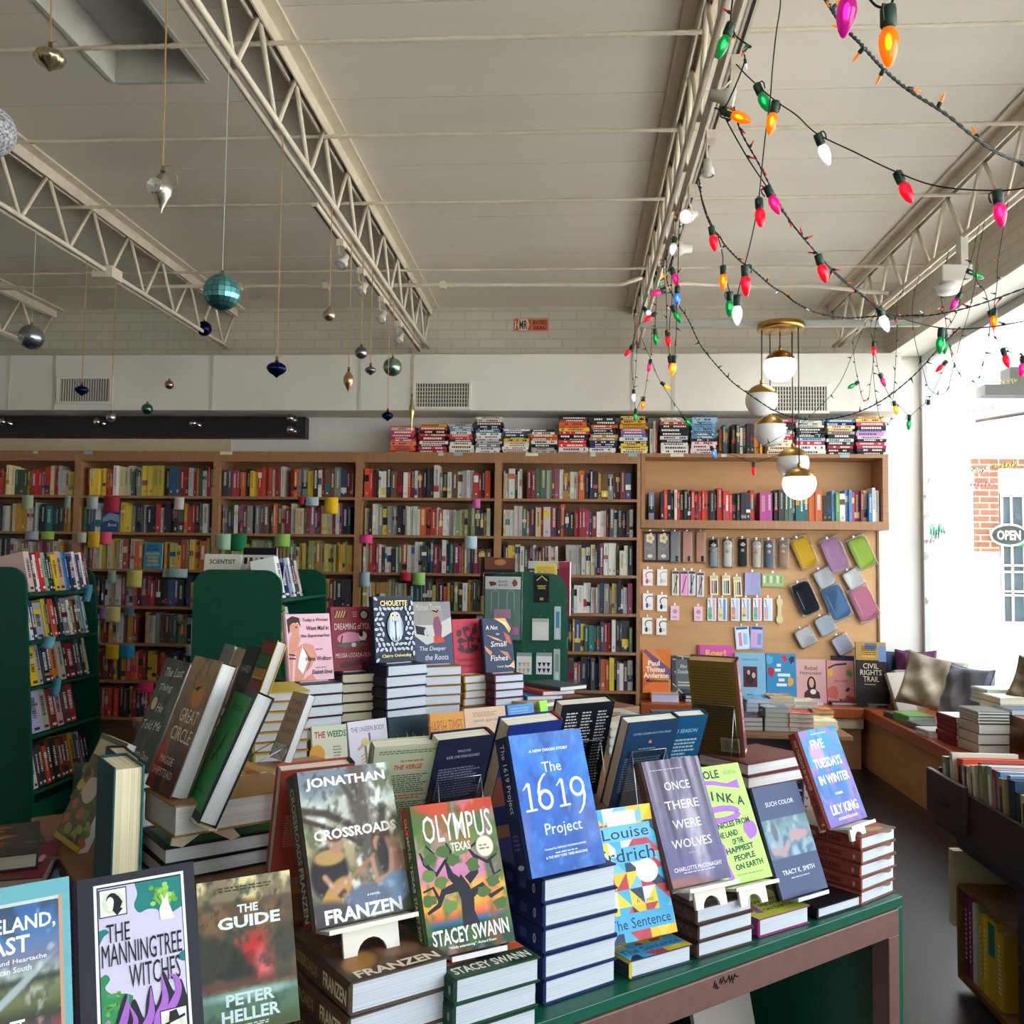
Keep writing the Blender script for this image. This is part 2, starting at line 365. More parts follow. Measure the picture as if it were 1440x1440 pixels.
def stack(ms, n, T, x, y, z, yaw, what, group=None, jy=1.5, jp=.0025, H=.23):
    for i in range(n):
        a = yaw + (random.uniform(-jy, jy) if i < n - 1 else 0)
        k = n - 1 - i
        if n == 1: lab = 'only book lying ' + what
        else: lab = ('topmost' if k == 0 else ORD[k] + ' from the top' if i else 'bottom') + ' of the ' + what
        book(ms, lie_M(x + random.uniform(-jp, jp), y + random.uniform(-jp, jp), z + T / 2 + i * (T + .0006), a), lab, group)
    return z + n * (T + .0006)

# ------------------------------------------------------------------ room shell
CZ = 3.48; BY = 7.2; FY = 6.9
def struct(mb, name, m, bevel=0): o = mb.build(name, m, bevel=bevel); o['kind'] = 'structure'; return o
struct(MB().box(-7, 2.96, -2.3, 7.5, -.1, 0), 'floor', M_floor)
HX0, HX1, HY0, HY1 = -1.97, -1.58, 2.95, 3.70          # roof hatch
mb = MB(); ys = [-2.3, -1.5, -.8, -.1, .55, 1.2, 1.85, 2.53, 3.21, 3.89, 4.57, 5.28, 5.94, 6.62, 7.5]
for a, b in zip(ys[:-1], ys[1:]):
    b2 = b - .006; cuts = sorted({a, b2} | {q for q in (HY0 - .02, HY1 + .02) if a < q < b2})
    for p, q in zip(cuts[:-1], cuts[1:]):
        if p >= HY0 - .02 - 1e-6 and q <= HY1 + .02 + 1e-6: mb.box(-7, HX0 - .02, p, q, CZ, CZ + .05); mb.box(HX1 + .02, 2.7, p, q, CZ, CZ + .05)
        else: mb.box(-7, 2.7, p, q, CZ, CZ + .05)
struct(mb, 'ceiling', M_ceil)
mb = MB(); mb.box(-7, HX0 - .03, -2.3, 7.5, CZ + .05, CZ + .1); mb.box(HX1 + .03, 2.7, -2.3, 7.5, CZ + .05, CZ + .1)
mb.box(HX0 - .03, HX1 + .03, -2.3, HY0 - .03, CZ + .05, CZ + .1); mb.box(HX0 - .03, HX1 + .03, HY1 + .03, 7.5, CZ + .05, CZ + .1)
struct(mb, 'ceiling_deck', M_ceil)
mb = MB(); mb.box(HX0 - .02, HX0, HY0, HY1, CZ - .005, CZ + .16).box(HX1, HX1 + .02, HY0, HY1, CZ - .005, CZ + .16)
mb.box(HX0, HX1, HY1, HY1 + .02, CZ - .005, CZ + .16).box(HX0, HX1, HY0 - .02, HY0, CZ - .005, CZ + .16).box(HX0, HX1, HY0, HY1, CZ + .16, CZ + .18)
struct(mb, 'ceiling_hatch', mat('hatch_paint', 'cfcdc5', .7, noise=(7, 'b0aea6', (1, 1, 1), 5, .3)))
struct(MB().box(-7, 2.96, BY, BY + .2, 0, 3.06), 'wall_back', M_wallw)
struct(MB().box(-7, 2.7, BY - .02, BY + .2, 3.06, CZ), 'wall_back_upper', M_brickw)
struct(MB().box(-7, -6.8, -2.3, 7.4, 0, CZ), 'wall_left', M_wallw)
WY1 = BY - .001; WZ1 = 3.08; WZ0 = .5; WY0 = -1.4; HBX = 2.37
mb = MB().box(WX, WX + .28, WY0, WY1, 0, WZ0).box(WX, WX + .28, -2.3, WY0, 0, CZ)
struct(mb, 'wall_right', M_wallw)
struct(MB().box(HBX, WX + .28, -2.3, WY1, WZ1 + .012, CZ), 'wall_right_header', M_brickx)
struct(MB().box(HBX, WX + .08, -2.3, WY1, WZ1, WZ1 + .0115), 'trim_1', M_wallw)
mb = MB().box(-7, 1.1, -2.1, -1.9, 0, CZ).box(2.1, 2.96, -2.1, -1.9, 0, CZ).box(1.1, 2.1, -2.1, -1.9, 0, .4).box(1.1, 2.1, -2.1, -1.9, 2.95, CZ)
struct(mb, 'wall_front', M_wallw)
M_alu = mat('aluminium_frame', 'a9a9a6', .4, metal=.4)
win = MB()
def wbar(y0, y1, z0, z1): win.box(WX + .02, WX + .06, y0, y1, z0, z1)
wbar(WY1 - .05, WY1 + .0, WZ0, WZ1); wbar(WY0, WY0 + .05, WZ0, WZ1); wbar(WY0, WY1, WZ0, WZ0 + .05); wbar(WY0, WY1, WZ1 - .06, WZ1)
for y in (3.55, 1.1): wbar(y, y + .05, WZ0, WZ1)
wf = win.build('window_1', M_alu); wf['kind'] = 'structure'
g = MB().box(WX + .04, WX + .046, WY0, WY1, WZ0, WZ1).build('window_glass', M_glass, wf)
fw = MB().box(1.1, 1.15, -2.03, -1.97, .4, 2.95).box(2.05, 2.1, -2.03, -1.97, .4, 2.95).box(1.1, 2.1, -2.03, -1.97, .4, .45).box(1.1, 2.1, -2.03, -1.97, 2.9, 2.95).build('window_2', M_alu); fw['kind'] = 'structure'
MB().box(1.15, 2.05, -2.003, -1.997, .45, 2.9).build('window_glass', M_glass, fw)
# street outside
struct(MB().box(2.97, 40, -25, 30, -.25, -.1).box(-10, 2.97, -25, -2.4, -.25, -.1), 'street_pavement', M_conc)
DY = 14.0
def dxz(px, py): p = atY(px, py, DY); return float(p[0]), float(p[2])
M_wfac = mat('white_facade', 'e8e6e0', .8)
struct(MB().box(3.4, 20, DY, DY + .4, -.1, 5.2), 'exterior_wall', M_wfac)
def faceplate(mb, px0, py0, px1, py1, t, col='ffffff'):
    a = dxz(px0, py0); b = dxz(px1, py1); mb.box(min(a[0], b[0]), max(a[0], b[0]), DY - t, DY, min(a[1], b[1]), max(a[1], b[1]), col)
    return mb
mb = MB(); faceplate(mb, 1363, 645, 1444, 659, .06); faceplate(mb, 1368, 659, 1403, 776, .06); faceplate(mb, 1292, 638, 1320, 652, .05)
struct(mb, 'exterior_wall_brick', M_brickr)
def ext_window(px0, py0, px1, py1, rows, cols, col, name):
    f = faceplate(MB(), px0, py0, px1, py1, .05, col).build(name, M_matte); f['kind'] = 'structure'
    m = MB(); a = dxz(px0, py0); b = dxz(px1, py1)
    for r in rows: z = a[1] + (b[1] - a[1]) * r; m.box(a[0], b[0], DY - .09, DY - .05, z - .014, z + .014, 'c8c8c4')
    for c in cols: x = a[0] + (b[0] - a[0]) * c; m.box(x - .01, x + .01, DY - .09, DY - .05, b[1], a[1], 'c8c8c4')
    m.build('window_muntin', M_matte, f)
    return f
f1 = ext_window(1405, 694, 1470, 876, [0, .02, .56, .61, .76, .79, 1], [.0, .22, .5, 1], '39454c', 'window_3')
ext_window(1309, 652, 1324, 852, [0, 1], [.9], '2c4a58', 'window_4')
aw = MB(); a = dxz(1348, 601); b = dxz(1445, 574)
aw.tube([(a[0], DY - .6, a[1]), (b[0], DY - 2.2, b[1] - .25)], .025, 6, '101010'); aw = setp(aw.build('awning_bar', M_matte), 'grey sloping awning bar on the white building across the street', 'awning bar')
a = dxz(1398, 526); aw = setp(MB().box(a[0], a[0] + .35, DY - .5, DY - .2, a[1] - .25, a[1], '161616').box(a[0] - .35, a[0] + .75, DY - .5, DY - .2, a[1] - .4, a[1] - .25, '1e1e1e').build('wall_lamp', M_matte), 'grey lamp housing high on the building across the street', 'lamp')
MB().box(a[0] + .175 - .02, a[0] + .175 + .02, DY - .3, DY, a[1] - .2, a[1] - .1, '9a9a98').build('bracket', M_matte, aw)
p = dxz(1413, 753); sg = MB(); ov = [(.25 * math.cos(t * math.pi / 14), .15 * math.sin(t * math.pi / 14)) for t in range(28)]
sg.prism(ov, 0, .03, '1e2c2a', 0, Matrix.Translation((p[0], DY - .1, p[1])) @ RX(math.pi / 2))
ring = [(p[0] + q[0] * 1.02, DY - .135, p[1] + q[1] * 1.02) for q in ov + ov[:1]]; sg.tube(ring, .012, 5, 'f4fff4')
Canvas(sg, (p[0] - .25, DY - .131, p[1] - .15), (1, 0, 0), (0, 0, 1), .5, .3, .001).text('OPEN', .5, .5, .66, .46, 'f8fff8')
setp(sg.build('open_sign', M_matte), 'oval OPEN sign in the shop window across the street', 'sign')
a = dxz(1420, 752); setp(MB().box(a[0], a[0] + .5, DY - .1, DY - .06, a[1] - .17, a[1], '1f7a3c').build('green_banner', M_matte), 'green strip beside the OPEN sign across the street', 'banner')
# writing painted on the window pane
M_mark = mat('paint_marker', None, .6)
def glassmark(pts_list, w, label, px_ref):
    m = MB()
    for col, pts in pts_list:
        P = [atX(px, py, WX + .036) for px, py in pts]; m.tube([tuple(q) for q in P], w, 4, col)
    setp(m.build('window_marker_writing', M_mark), label, 'window writing')
def scrib(x0, x1, y, col, h=5, n=7, sl=-.1):
    out = []
    for i in range(n):
        x = x0 + (x1 - x0) * i / n; d = (x1 - x0) / n * .7; yy = y + (x - x0) * sl
        out.append((col, [(x, yy + random.uniform(-h, 0)), (x + d * .3, yy + random.uniform(0, h)), (x + d * .7, yy - random.uniform(0, h)), (x + d, yy + random.uniform(-1, h))]))
    return out
glassmark(scrib(1366, 1392, 663, 'f6f6ee') + scrib(1396, 1432, 656, 'e8dc60'), .004, 'white and yellow marker words written on the shop window pane', 0)
glassmark(scrib(1364, 1400, 682, 'd88a98', 4), .003, 'pink marker word written below the yellow one on the window', 0)
glassmark(scrib(1308, 1330, 748, '5cc0a0', 12, 6), .004, 'green marker scribble on the window beside its frame', 0)
glassmark(scrib(1298, 1316, 762, 'd890a8', 4, 4), .003, 'pink marker scribble low beside the green one on the window', 0)
stars = []
for px, py in ((1307, 674), (1297, 690), (1302, 698), (1297, 716), (1305, 725), (1305, 782), (1299, 802), (1298, 830), (1305, 845)):
    for k in range(3): a = k * 1.05; stars.append(('f4fafa', [(px - 4 * math.cos(a), py - 6 * math.sin(a)), (px + 4 * math.cos(a), py + 6 * math.sin(a))]))
glassmark(stars, .0035, 'column of white marker stars drawn on the window pane', 0)
for q, (x0, x1, y, c, lab) in enumerate(((1395, 1432, 538, 'd8cc50', 'small yellow marker word high on the window pane'), (1360, 1400, 578, '9cc8b8', 'pale green marker dashes high on the window pane'))):
    glassmark(scrib(x0, x1, y, c, 4, 6), .003, lab, 0)
# ------------------------------------------------------------------ roof joists
JX = [-4.25, -2.74, -1.165, .45, 1.95]; BZ = 3.12; TZ = CZ - .07
JN = ['far left, mostly outside the view', 'over the left green rack', 'with the gold ornaments tied to it', 'wrapped in coloured light strings', 'in front of the shop window']
for x, nm in zip(JX, JN):
    j = setp(empty('roof_joist', (x, 2.5, BZ)), 'white open web steel roof joist ' + nm, 'roof joist', 'white steel roof joists')
    T = Matrix.Translation((-x, -2.5, -BZ)); y0 = -.8 if x > -2 else .5; y1 = BY - .03
    m = MB()
    for s in (-1, 1): m.box(x + s * .012, x + s * .075, y0, y1, CZ - .012, CZ - .001, T=T); m.box(x + s * .012, x + s * .02, y0, y1, CZ - .07, CZ - .012, T=T)
    m.build('top_chord', M_steel, j)
    m = MB()
    for s in (-1, 1): m.tube([(x + s * .021, y, BZ) for y in np.linspace(y0, y1 - .15, 12)], .013, 8, T=T)
    m.build('bottom_chord', M_steel, j)
    m = MB(); k = 0; y = y1 - .02
    pts = []
    while y > y0: pts.append((x, y, TZ + .03 if k % 2 == 0 else BZ)); y -= .22; k += 1
    for a, b in zip(pts[:-1], pts[1:]): m.tube([a, b], .0105, 7, T=T)
    m.build('web', M_steel, j)
for x, y0, y1, nm in ((JX[2] - .045, 4.1, 7.0, 'under the joist with the ornaments'), (JX[3] + .055, -.8, 5.1, 'under the joist wrapped in coloured lights')):
    setp(MB().box(x - .014, x + .014, y0, y1, BZ - .035, BZ - .0145).box(x - .005, x + .005, y0, y1, BZ - .036, BZ - .0352, '2a2826', 1).build('lighting_track', [M_steel, M_black]), 'slim white lighting track fixed ' + nm, 'lighting track')
for k, py in enumerate((52, 187, 283, 379)):           # ribbed reinforcing rods that brace the joists
    p = atZ(720, py, CZ - .085); y = float(p[1]); m = MB(); n = 420; pts = [(-6.6 + 8.9 * i / n, y, CZ - .085) for i in range(n + 1)]
    m.tube(pts, [.0108 if i % 2 else .0082 for i in range(n + 1)], 6)
    setp(m.build('bridging_rod', M_steel), f'ribbed white steel rod bracing the joists, {ORD[k]} one from the roof hatch side', 'bridging rod', 'bridging rods across the joists')
p = atZ(720, 400, CZ - .16); cy = float(p[1])
m = MB().tube([(-6, cy, CZ - .16), (-2.6, cy, CZ - .155), (-1.1, cy, CZ - .16), (.3, cy, CZ - .165), (.43, cy, CZ - .12)], .014, 8)
c = setp(m.build('conduit_pipe', M_steel), 'smooth white conduit pipe crossing under the joists', 'conduit')
for x in (-2.3, -1.7, -.9): MB().box(x - .02, x + .02, cy - .02, cy + .02, CZ - .185, CZ - .14).build('coupling', M_steel, c)
p = atX(148, 400, JX[1]); MB().box(JX[1] - .05, JX[1] + .07, p[1] - .06, p[1] + .06, BZ - .045, BZ + .02).build('junction_box', M_steel, c)
m = MB(); pts = [(.47, 5.9, 3.2), (.7, 5.95, 3.28), (1.1, 6.0, 3.27), (1.5, 5.95, 3.26), (1.93, 5.8, 3.16)]
setp(m.tube(pts, .013, 8).build('conduit_pipe', M_steel), 'white conduit sagging between the lit joist and the window joist', 'conduit')
p = atX(1334, 388, 1.86); e = setp(MB().box(1.8, 1.95, p[1] - .07, p[1] + .07, p[2] - .04, p[2] + .04).build('emergency_light', M_white, bevel=.008), 'white box fixture on the joist by the shop window', 'light fixture')
MB().box(1.91, 1.945, p[1] - .03, p[1] + .03, p[2] + .03, BZ - .005).build('mount', M_white, e)
MB().lathe([(0, 0), (.05, 0), (.06, .03), (.03, .05)], 12, T=Matrix.Translation((1.855, p[1], p[2] - .089))).build('lamp_dome', M_opal, e)
st = setp(MB().box(.43, 2.3, 6.27, 6.31, 3.08, 3.12).build('strut_bar', M_alu), 'grey steel strut bar carrying the globe pendant lamp', 'strut bar')
setp(MB().tube([(-1.1, BY - .1, 3.08), (-.6, BY - .1, 3.055), (.45, BY - .1, 3.08), (.9, BY - .1, 3.075), (1.9, BY - .1, 3.1)], .01, 6).build('conduit_pipe', M_steel), 'thin white conduit along the brick above the air duct', 'conduit')
# ------------------------------------------------------------------ duct, vents, brick sign, black beam
DZ0, DZ1, DYF = 2.60, 3.03, 6.85
d = setp(MB().box(-6.7, HBX - .003, DYF, BY - .004, DZ0, DZ1).build('air_duct', M_wallw, bevel=.006), 'long white boxed air duct above the bookcases', 'air duct')
for px in (12, 76, 298, 506, 580, 890, 947): x = float(atY(px, 540, DYF)[0]); MB().box(x - .012, x + .012, DYF - .004, DYF, DZ0, DZ1).build('duct_seam', M_white, d)
for (px, py, nm) in ((120, 549, 'behind the hanging ornaments'), (622, 556, 'above the middle bookcases'), (1122, 561, 'behind the globe pendant lamp')):
    c = atY(px, py, DYF); x, z = float(c[0]), float(c[2]); w2, h2 = .2, .088
    v = setp(empty('air_vent', (x, DYF - .0015, z)), 'white louvred air vent on the duct ' + nm, 'air vent', 'air vents on the duct')
    T = None
    MB().box(-w2 - .022, w2 + .022, -.02, 0, -h2 - .022, -h2).box(-w2 - .022, w2 + .022, -.02, 0, h2, h2 + .022).box(-w2 - .022, -w2, -.02, 0, -h2, h2).box(w2, w2 + .022, -.02, 0, -h2, h2).build('vent_frame', M_wallw, v, bevel=.003)
    MB().box(-w2, w2, -.004, -.001, -h2, h2).build('vent_shade_sheet', M_black, v)  # flat black sheet that paints the shade behind the slats
    m = MB()
    for i in range(20): xx = -w2 + (i + .5) * 2 * w2 / 20; m.box(xx - .0045, xx + .0045, -.014, -.005, -h2, h2)
    if px > 500:
        for i in range(5): zz = -h2 + (i + 1) * 2 * h2 / 6; m.box(-w2, w2, -.009, -.005, zz - .003, zz + .003)
    m.build('vent_slat', M_white, v)
mb = MB(); a = atY(722, 467, BY - .02); b = atY(772, 447, BY - .02); W, H = float(b[0] - a[0]), float(b[2] - a[2])
mb.box(a[0], b[0], BY - .026, BY - .021, a[2], b[2], 'c9aa96')
cv = Canvas(mb, (a[0], BY - .026, a[2]), (1, 0, 0), (0, 0, 1), W, H, .0006)
cv.rect(.02, .12, .5, .9, 'd0563c'); cv.rect(.52, .1, .97, .88, 'd8644a'); cv.poly([(.16, .1), (.4, .1), (.46, .5), (.4, .92), (.16, .92), (.1, .5)], 'e0cbb8')
cv.text('MR', .28, .5, .22, .62, '5a3a34'); cv.text('I', .06, .5, .03, .6, 'e8d8c8'); cv.text('RATED', .745, .66, .38, .26, '5a3230'); cv.text('SEAL', .745, .27, .32, .22, '5a3230')
setp(mb.build('painted_sign', M_matte), 'faded red rating sign painted on the white brick', 'sign')
a = atY(430, 580, BY - .1); zb = float(atY(200, 615, BY - .1)[2]); x1 = float(a[0])
bb = setp(MB().box(-6.7, x1, BY - .1, BY - .003, zb, DZ0 - .01).build('black_beam', M_black), 'black painted wall beam with bolts under the air duct', 'beam', kind='thing')
for px, py in ((11, 595), (143, 595), (277, 597), (412, 590), (412, 606)):
    p = atY(px, py, BY - .12); T = Matrix.Translation((p[0], BY - .1, p[2])) @ RX(math.pi / 2)
    MB().lathe([(0, 0), (.03, 0), (.034, .008), (.014, .012), (.012, .08), (.026, .085), (.03, .1), (.018, .115), (0, .115)], 12, T=T).build('bolt', M_chrome, bb)
setp(MB().box(-6.7, float(atY(322, 630, BY - .05)[0]), BY - .05, BY - .003, 2.295, zb - .005).build('timber_ledger', M_ply2), 'pale bare timber ledger under the black beam', 'ledger')

# ------------------------------------------------------------------ bookcases
BX = [float(atY(px, 650, FY)[0]) for px in (-88, 110, 305, 505, 701, 901)]
SZ = [.25, .53, .813, 1.096, 1.379, 1.662, 1.945]; TOPZ = 2.262
CN = ['whose upper shelves show behind the left green rack', 'with a facing blue paperback, beside the left green rack', 'behind the blank green rack end', 'behind the mid-table hardcovers', 'beside the plywood merchandise panel']
for i in range(5):
    x0, x1 = BX[i], BX[i + 1]
    c = setp(empty('bookcase', ((x0 + x1) / 2, FY, 0)), 'tall birch bookcase ' + CN[i], 'bookcase', 'wall bookcases'); T = Matrix.Translation((-(x0 + x1) / 2, -FY, 0))
    for a, b in ((x0, x0 + .026), (x1 - .026, x1)): MB().box(a, b, FY, BY - .005, 0, TOPZ, T=T).build('side_panel', M_wood, c)
    MB().box(x0, x1, FY - .004, BY - .005, TOPZ + .0005, TOPZ + .028, T=T).box(x0 + .026, x1 - .026, FY - .002, FY + .02, TOPZ - .05, TOPZ, T=T).build('top_board', M_woodh, c)
    MB().box(x0 + .026, x1 - .026, BY - .02, BY - .006, 0, TOPZ, T=T).build('back_panel', M_wood, c)
    for z in SZ: MB().box(x0 + .0265, x1 - .0265, FY + .002, BY - .021, z - .02, z, T=T).build('shelf', M_woodh, c)
PX0, PX1 = BX[5] + .004, float(atY(1249, 650, FY)[0]); PB = 1.795
c = setp(empty('display_bookcase', (PX0, FY, 0)), 'birch wall unit with one long bookshelf above a plywood display panel', 'bookcase'); T = Matrix.Translation((-PX0, -FY, 0))
MB().box(PX0, PX1, FY - .004, BY - .005, TOPZ, TOPZ + .028, T=T).build('top_board', M_woodh, c)
MB().box(PX0, PX1, FY - .002, BY - .005, PB - .06, PB, T=T).build('shelf', M_woodh, c)
for a, b in ((PX0, PX0 + .03), (PX1 - .04, PX1)): MB().box(a, b, FY, BY - .005, PB, TOPZ, T=T).build('side_panel', M_wood, c)
MB().box(PX0 + .03, PX1 - .04, BY - .03, BY - .006, PB, TOPZ, T=T).build('back_panel', M_ply, c)
PY = BY - .06; PR = float(atY(1236, 800, PY)[0])
MB().box(PX0, PR, PY, BY - .005, .45, PB - .06, T=T).build('plywood_panel', M_ply, c)
MB().box(PR - .016, PR, PY - .012, PY - .0005, .45, PB - .061, T=T).build('edge_strip', M_riser, c)
# window bench and wall ledge
LZ = .45; LY = 6.86; BNX = float(atZ(1203, 990, LZ)[0])
e = setp(empty('wall_ledge', (1.2, LY, 0)), 'stained wooden ledge under the plywood panel lined with upright books', 'ledge'); T = Matrix.Translation((-1.2, -LY, 0))
MB().box(PX0, BNX, LY, PY - .001, LZ - .075, LZ, T=T).build('ledge_top', M_bench, e, bevel=.006)
MB().box(PX0 + .02, BNX, LY + .03, PY - .001, LZ - .15, LZ - .075, T=T).build('apron', M_ply2, e)
MB().box(PX0, BNX, LY + .09, PY - .001, 0, LZ - .15, T=T).build('front_panel', M_ply, e)
e = setp(empty('window_bench', (BNX, 4, 0)), 'long stained wooden bench running under the shop window', 'bench'); T = Matrix.Translation((-BNX, -4, 0))
MB().box(BNX, WX - .001, 1.2, PY - .001, LZ - .075, LZ + .001, T=T).build('bench_top', M_bench, e, bevel=.006)
MB().box(BNX + .05, WX - .001, 1.2, PY - .001, 0, LZ - .075, T=T).build('front_panel', M_ply, e)

# ------------------------------------------------------------------ the many far books on the wall shelves and on top of the cases (one object)
P_MIX = 'b03030 d8d2c4 2a2a30 e8e4da 30507a c89030 4a6a50 8a8a88 7a2030 d06030 3a3a44 c8b890 207070 e0c040 a05070 dcd8d0 23283a 6a4a38'.split()
P_WHT = P_MIX + 'e8e4da dcd8ce f0ece4 c8c4bc 2a2a2e 202024'.split()
P_RED = 'b02a2a d84830 c83a50 e0b030 8a2030 30406a f0e8dc d8c090 e07030 702030 c85070 2a2a30'.split()
P_YEL = 'e0b020 d8a818 c02828 e8c840 d04020 f0e0b0 20508a b0b0b8 e8d8d0 a01828 3a5a3a'.split()
P_GRN = 'b8b060 a8a070 c8c0a0 d0a040 8a9060 c05a3a 7a9a70 e0d8c0 d8b048 a04a40'.split()
P_DRK = '28283a 3a2030 8a3040 c8c0b4 303850 58304a 282828 a83040 704060 385078 d0ccc4 c8a040'.split()
SB = MB()
def rowletters(mb, x, w, y, z0, z1, col):
    z = z1
    while z > z0 + .006:
        h = random.uniform(.004, .011); mb.add([(x - w / 2, y, z - h), (x + w / 2, y, z - h), (x + w / 2, y, z), (x - w / 2, y, z)], [(0, 1, 2, 3)], col); z -= h + .003
def shelf_row(x0, x1, z, pal, hm=.214, tm=.029, yf=FY + .03, gaps=0, hmax=.25):
    x = x0; runc = None
    while x < x1 - .012:
        t = min(max(.012, random.gauss(tm, tm * .33)), .06)
        if x + t > x1: break
        if random.random() < gaps: x += random.uniform(.02, .06); continue
        if runc is None or random.random() > .22: c = random.choice(pal); h = min(hmax, max(.165, random.gauss(hm, .017)))
        runc = c; c = mixc(jit(c, .15), '6a6460', .14); y = yf + random.uniform(-.012, .03); dp = random.uniform(.12, .16)
        SB.box(x, x + t - .0012, y, y + dp, z + .0005, z + h, c)
        SB.box(x + .0012, x + t - .0024, y + .003, y + dp + .001, z + h - .004, z + h + .0002, 'e6e0d2')
        lum = sum(c); ink = random.choice(['f0ece0', 'e8d8a0', 'ffffff']) if lum < .9 else random.choice(['302c30', '7a2020', '203050'])
        k = random.random(); ye = y - .0004
        ink = mixc(c, ink, random.uniform(.3, .85))
        if k < .6: rowletters(SB, x + t / 2, t * random.uniform(.22, .5), ye, z + h * random.uniform(.28, .4), z + h * random.uniform(.82, .95), ink)
        if k > .65: rowletters(SB, x + t / 2, t * .35, ye, z + h * .1, z + h * random.uniform(.16, .24), ink)
        if random.random() < .42:
            b0 = random.uniform(.05, .7) * h; b1 = b0 + random.uniform(.02, .06); c2 = random.choice(P_MIX)
            SB.add([(x + .0005, y - .0002, z + b0), (x + t - .0017, y - .0002, z + b0), (x + t - .0017, y - .0002, z + b1), (x + .0005, y - .0002, z + b1)], [(0, 1, 2, 3)], c2)
        x += t + random.uniform(.0003, .0012)
PAL = [[P_MIX, P_DRK, P_MIX, P_MIX, P_MIX, P_MIX, P_YEL], [P_RED, P_RED, P_MIX, P_DRK, P_GRN, P_MIX, P_YEL + P_WHT[:8]], [P_MIX, P_MIX, P_MIX, P_DRK, P_GRN, P_MIX, P_RED + P_YEL[:4] + P_MIX],
       [P_MIX, P_MIX, P_MIX, P_GRN + P_MIX, P_MIX, P_WHT + P_GRN, P_RED + P_WHT], [P_MIX, P_DRK + P_WHT, P_WHT, P_WHT, P_WHT, P_WHT + P_DRK, P_WHT]]
for i in range(5):
    for k, z in enumerate(SZ):
        a, b = BX[i] + .04, BX[i + 1] - .035
        if i == 0 and k < 4: continue
        if i == 4 and k == 0: continue
        if i == 1 and k == 4:
            pxa = float(atY(202, 800, FY)[0]); shelf_row(a, pxa - .005, z, PAL[i][k]); shelf_row(pxa + .14, b, z, PAL[i][k], gaps=.02); continue
        if i == 1 and k == 5:
            pxa = float(atY(143, 740, FY)[0]); shelf_row(a, pxa - .005, z, PAL[i][k]); shelf_row(pxa + .135, b, z, PAL[i][k], gaps=.02); continue
        shelf_row(a, b, z, PAL[i][k], gaps=.012)
def px_row(px0, px1, z, pal, **k): shelf_row(float(atY(px0, 700, FY)[0]), float(atY(px1, 700, FY)[0]), z, pal, **k)
px_row(913, 929, PB, ['8090a8'], tm=.04, hm=.235); px_row(930, 1068, PB, P_DRK[:1] + '1c1c20 202024 c83030 e04030 e8e4da 24242a 1a2a2a'.split(), hm=.22, tm=.026)
px_row(1070, 1090, PB, ['c04a9a', 'd060a0'], tm=.045); px_row(1091, 1228, PB, P_MIX + '4a90c0 60a0d0 e8e8e4 d04040 5aa05a'.split(), hm=.22); px_row(1228, 1241, PB, ['d83a3a', 'f0f0ec'], hm=.245)
def flat_stack(px0, px1, ytop, pal, base=TOPZ + .029, pag=False):
    x0 = float(atY(px0, 620, FY + .03)[0]); x1 = float(atY(px1, 620, FY + .03)[0]); zt = float(atY((px0 + px1) / 2, ytop, FY + .03)[2]); z = base; i = 0
    while z < zt - .008:
        t = min(max(.013, random.gauss(.023, .006)), .04); t = min(t, max(.012, zt - z)); c = hexc(pal[min(len(pal) - 1, int((zt - z) / (zt - base) * len(pal)))]); c = jit(c, .12)
        o = random.uniform(-.008, .012); a, b = x0 + random.uniform(-.008, .008), x1 - random.uniform(0, .03); y = FY + .02 + random.uniform(-.01, .02)
        SB.box(a, b, y, y + .15, z, z + t - .001, c); ink = 'f4f0e6' if sum(c) < .9 else random.choice(['28282c', '8a2828', '30507a']); x = a + random.uniform(.01, .05)
        while x < b - .03:
            w = random.uniform(.006, .016); SB.add([(x, y - .0004, z + t * .28), (x + w, y - .0004, z + t * .28), (x + w, y - .0004, z + t * .72), (x, y - .0004, z + t * .72)], [(0, 1, 2, 3)], ink); x += w + .004
            if random.random() < .12: x += .03
        z += t; i += 1
for a in ((549, 585, 599, 'e86048 f0d8d0 c04060 903050 e0606a f08058 e05a40'), (589, 630, 596, 'd8a030 c04040 302828 d05048 8a2830 e0d8d0 602838 a84048'), (632, 667, 596, 'b0a8a0 6a8ab0 e8e4da d84040 384060 e8e0d4 e0d8cc'),
          (670, 707, 586, 'e0dcd4 d8d4cc 302a30 4a78a8 e8e4dc c0c0c0 8a8a8c d8d8d8'), (708, 745, 604, 'f0ece4 505890 404040 d8b848 e8d8d0 e8e4dc dcd4cc'), (747, 785, 603, '343438 e8e4de d06030 e8e0d8 20242e b8b8b4'),
          (786, 829, 586, '30302e a04a48 e87030 e8c030 d83848 282020 d83038 e84838 e0dcd8'), (830, 869, 586, '2a2826 303030 e06030 302830 282c50 b08848 282c70 30284a e0dcd8'), (872, 912, 585, 'e8d058 282820 e8a020 e0a828 b060a0 3880c0 e8e4dc 303030 e8d040 f0e8c0'),
          (929, 970, 588, 'e8e4da b05038 303038 282828 e0dcd4 402830 f0ece4 f0e8e0'), (972, 1011, 586, 'd8b050 a0c0d8 70a8d0 6aa0c8 80b0d8 60809a 282c38 e8c8d0 f0d8d8 e8d0d4'), (1079, 1118, 590, 'c84048 303030 e8e4e0 b04048 f0e0b8 f0e8c8'),
          (1120, 1161, 592, 'e8e4d8 e0dcd4 303034 282830 2c3040 a8c8e0 c83a50 e8e4dc d8d8d0'), (1163, 1203, 590, '4a80b8 303038 e8e4e0 e0b850 a8c0c8 282828 e8e4dc 303030 b03040 201820'), (1205, 1247, 586, 'e0b060 e8c880 c04050 303038 a8a0d0 c888b8 e8d0d8 282828 c83a48 a83048 302830')):
    flat_stack(a[0], a[1], a[2], a[3].split())
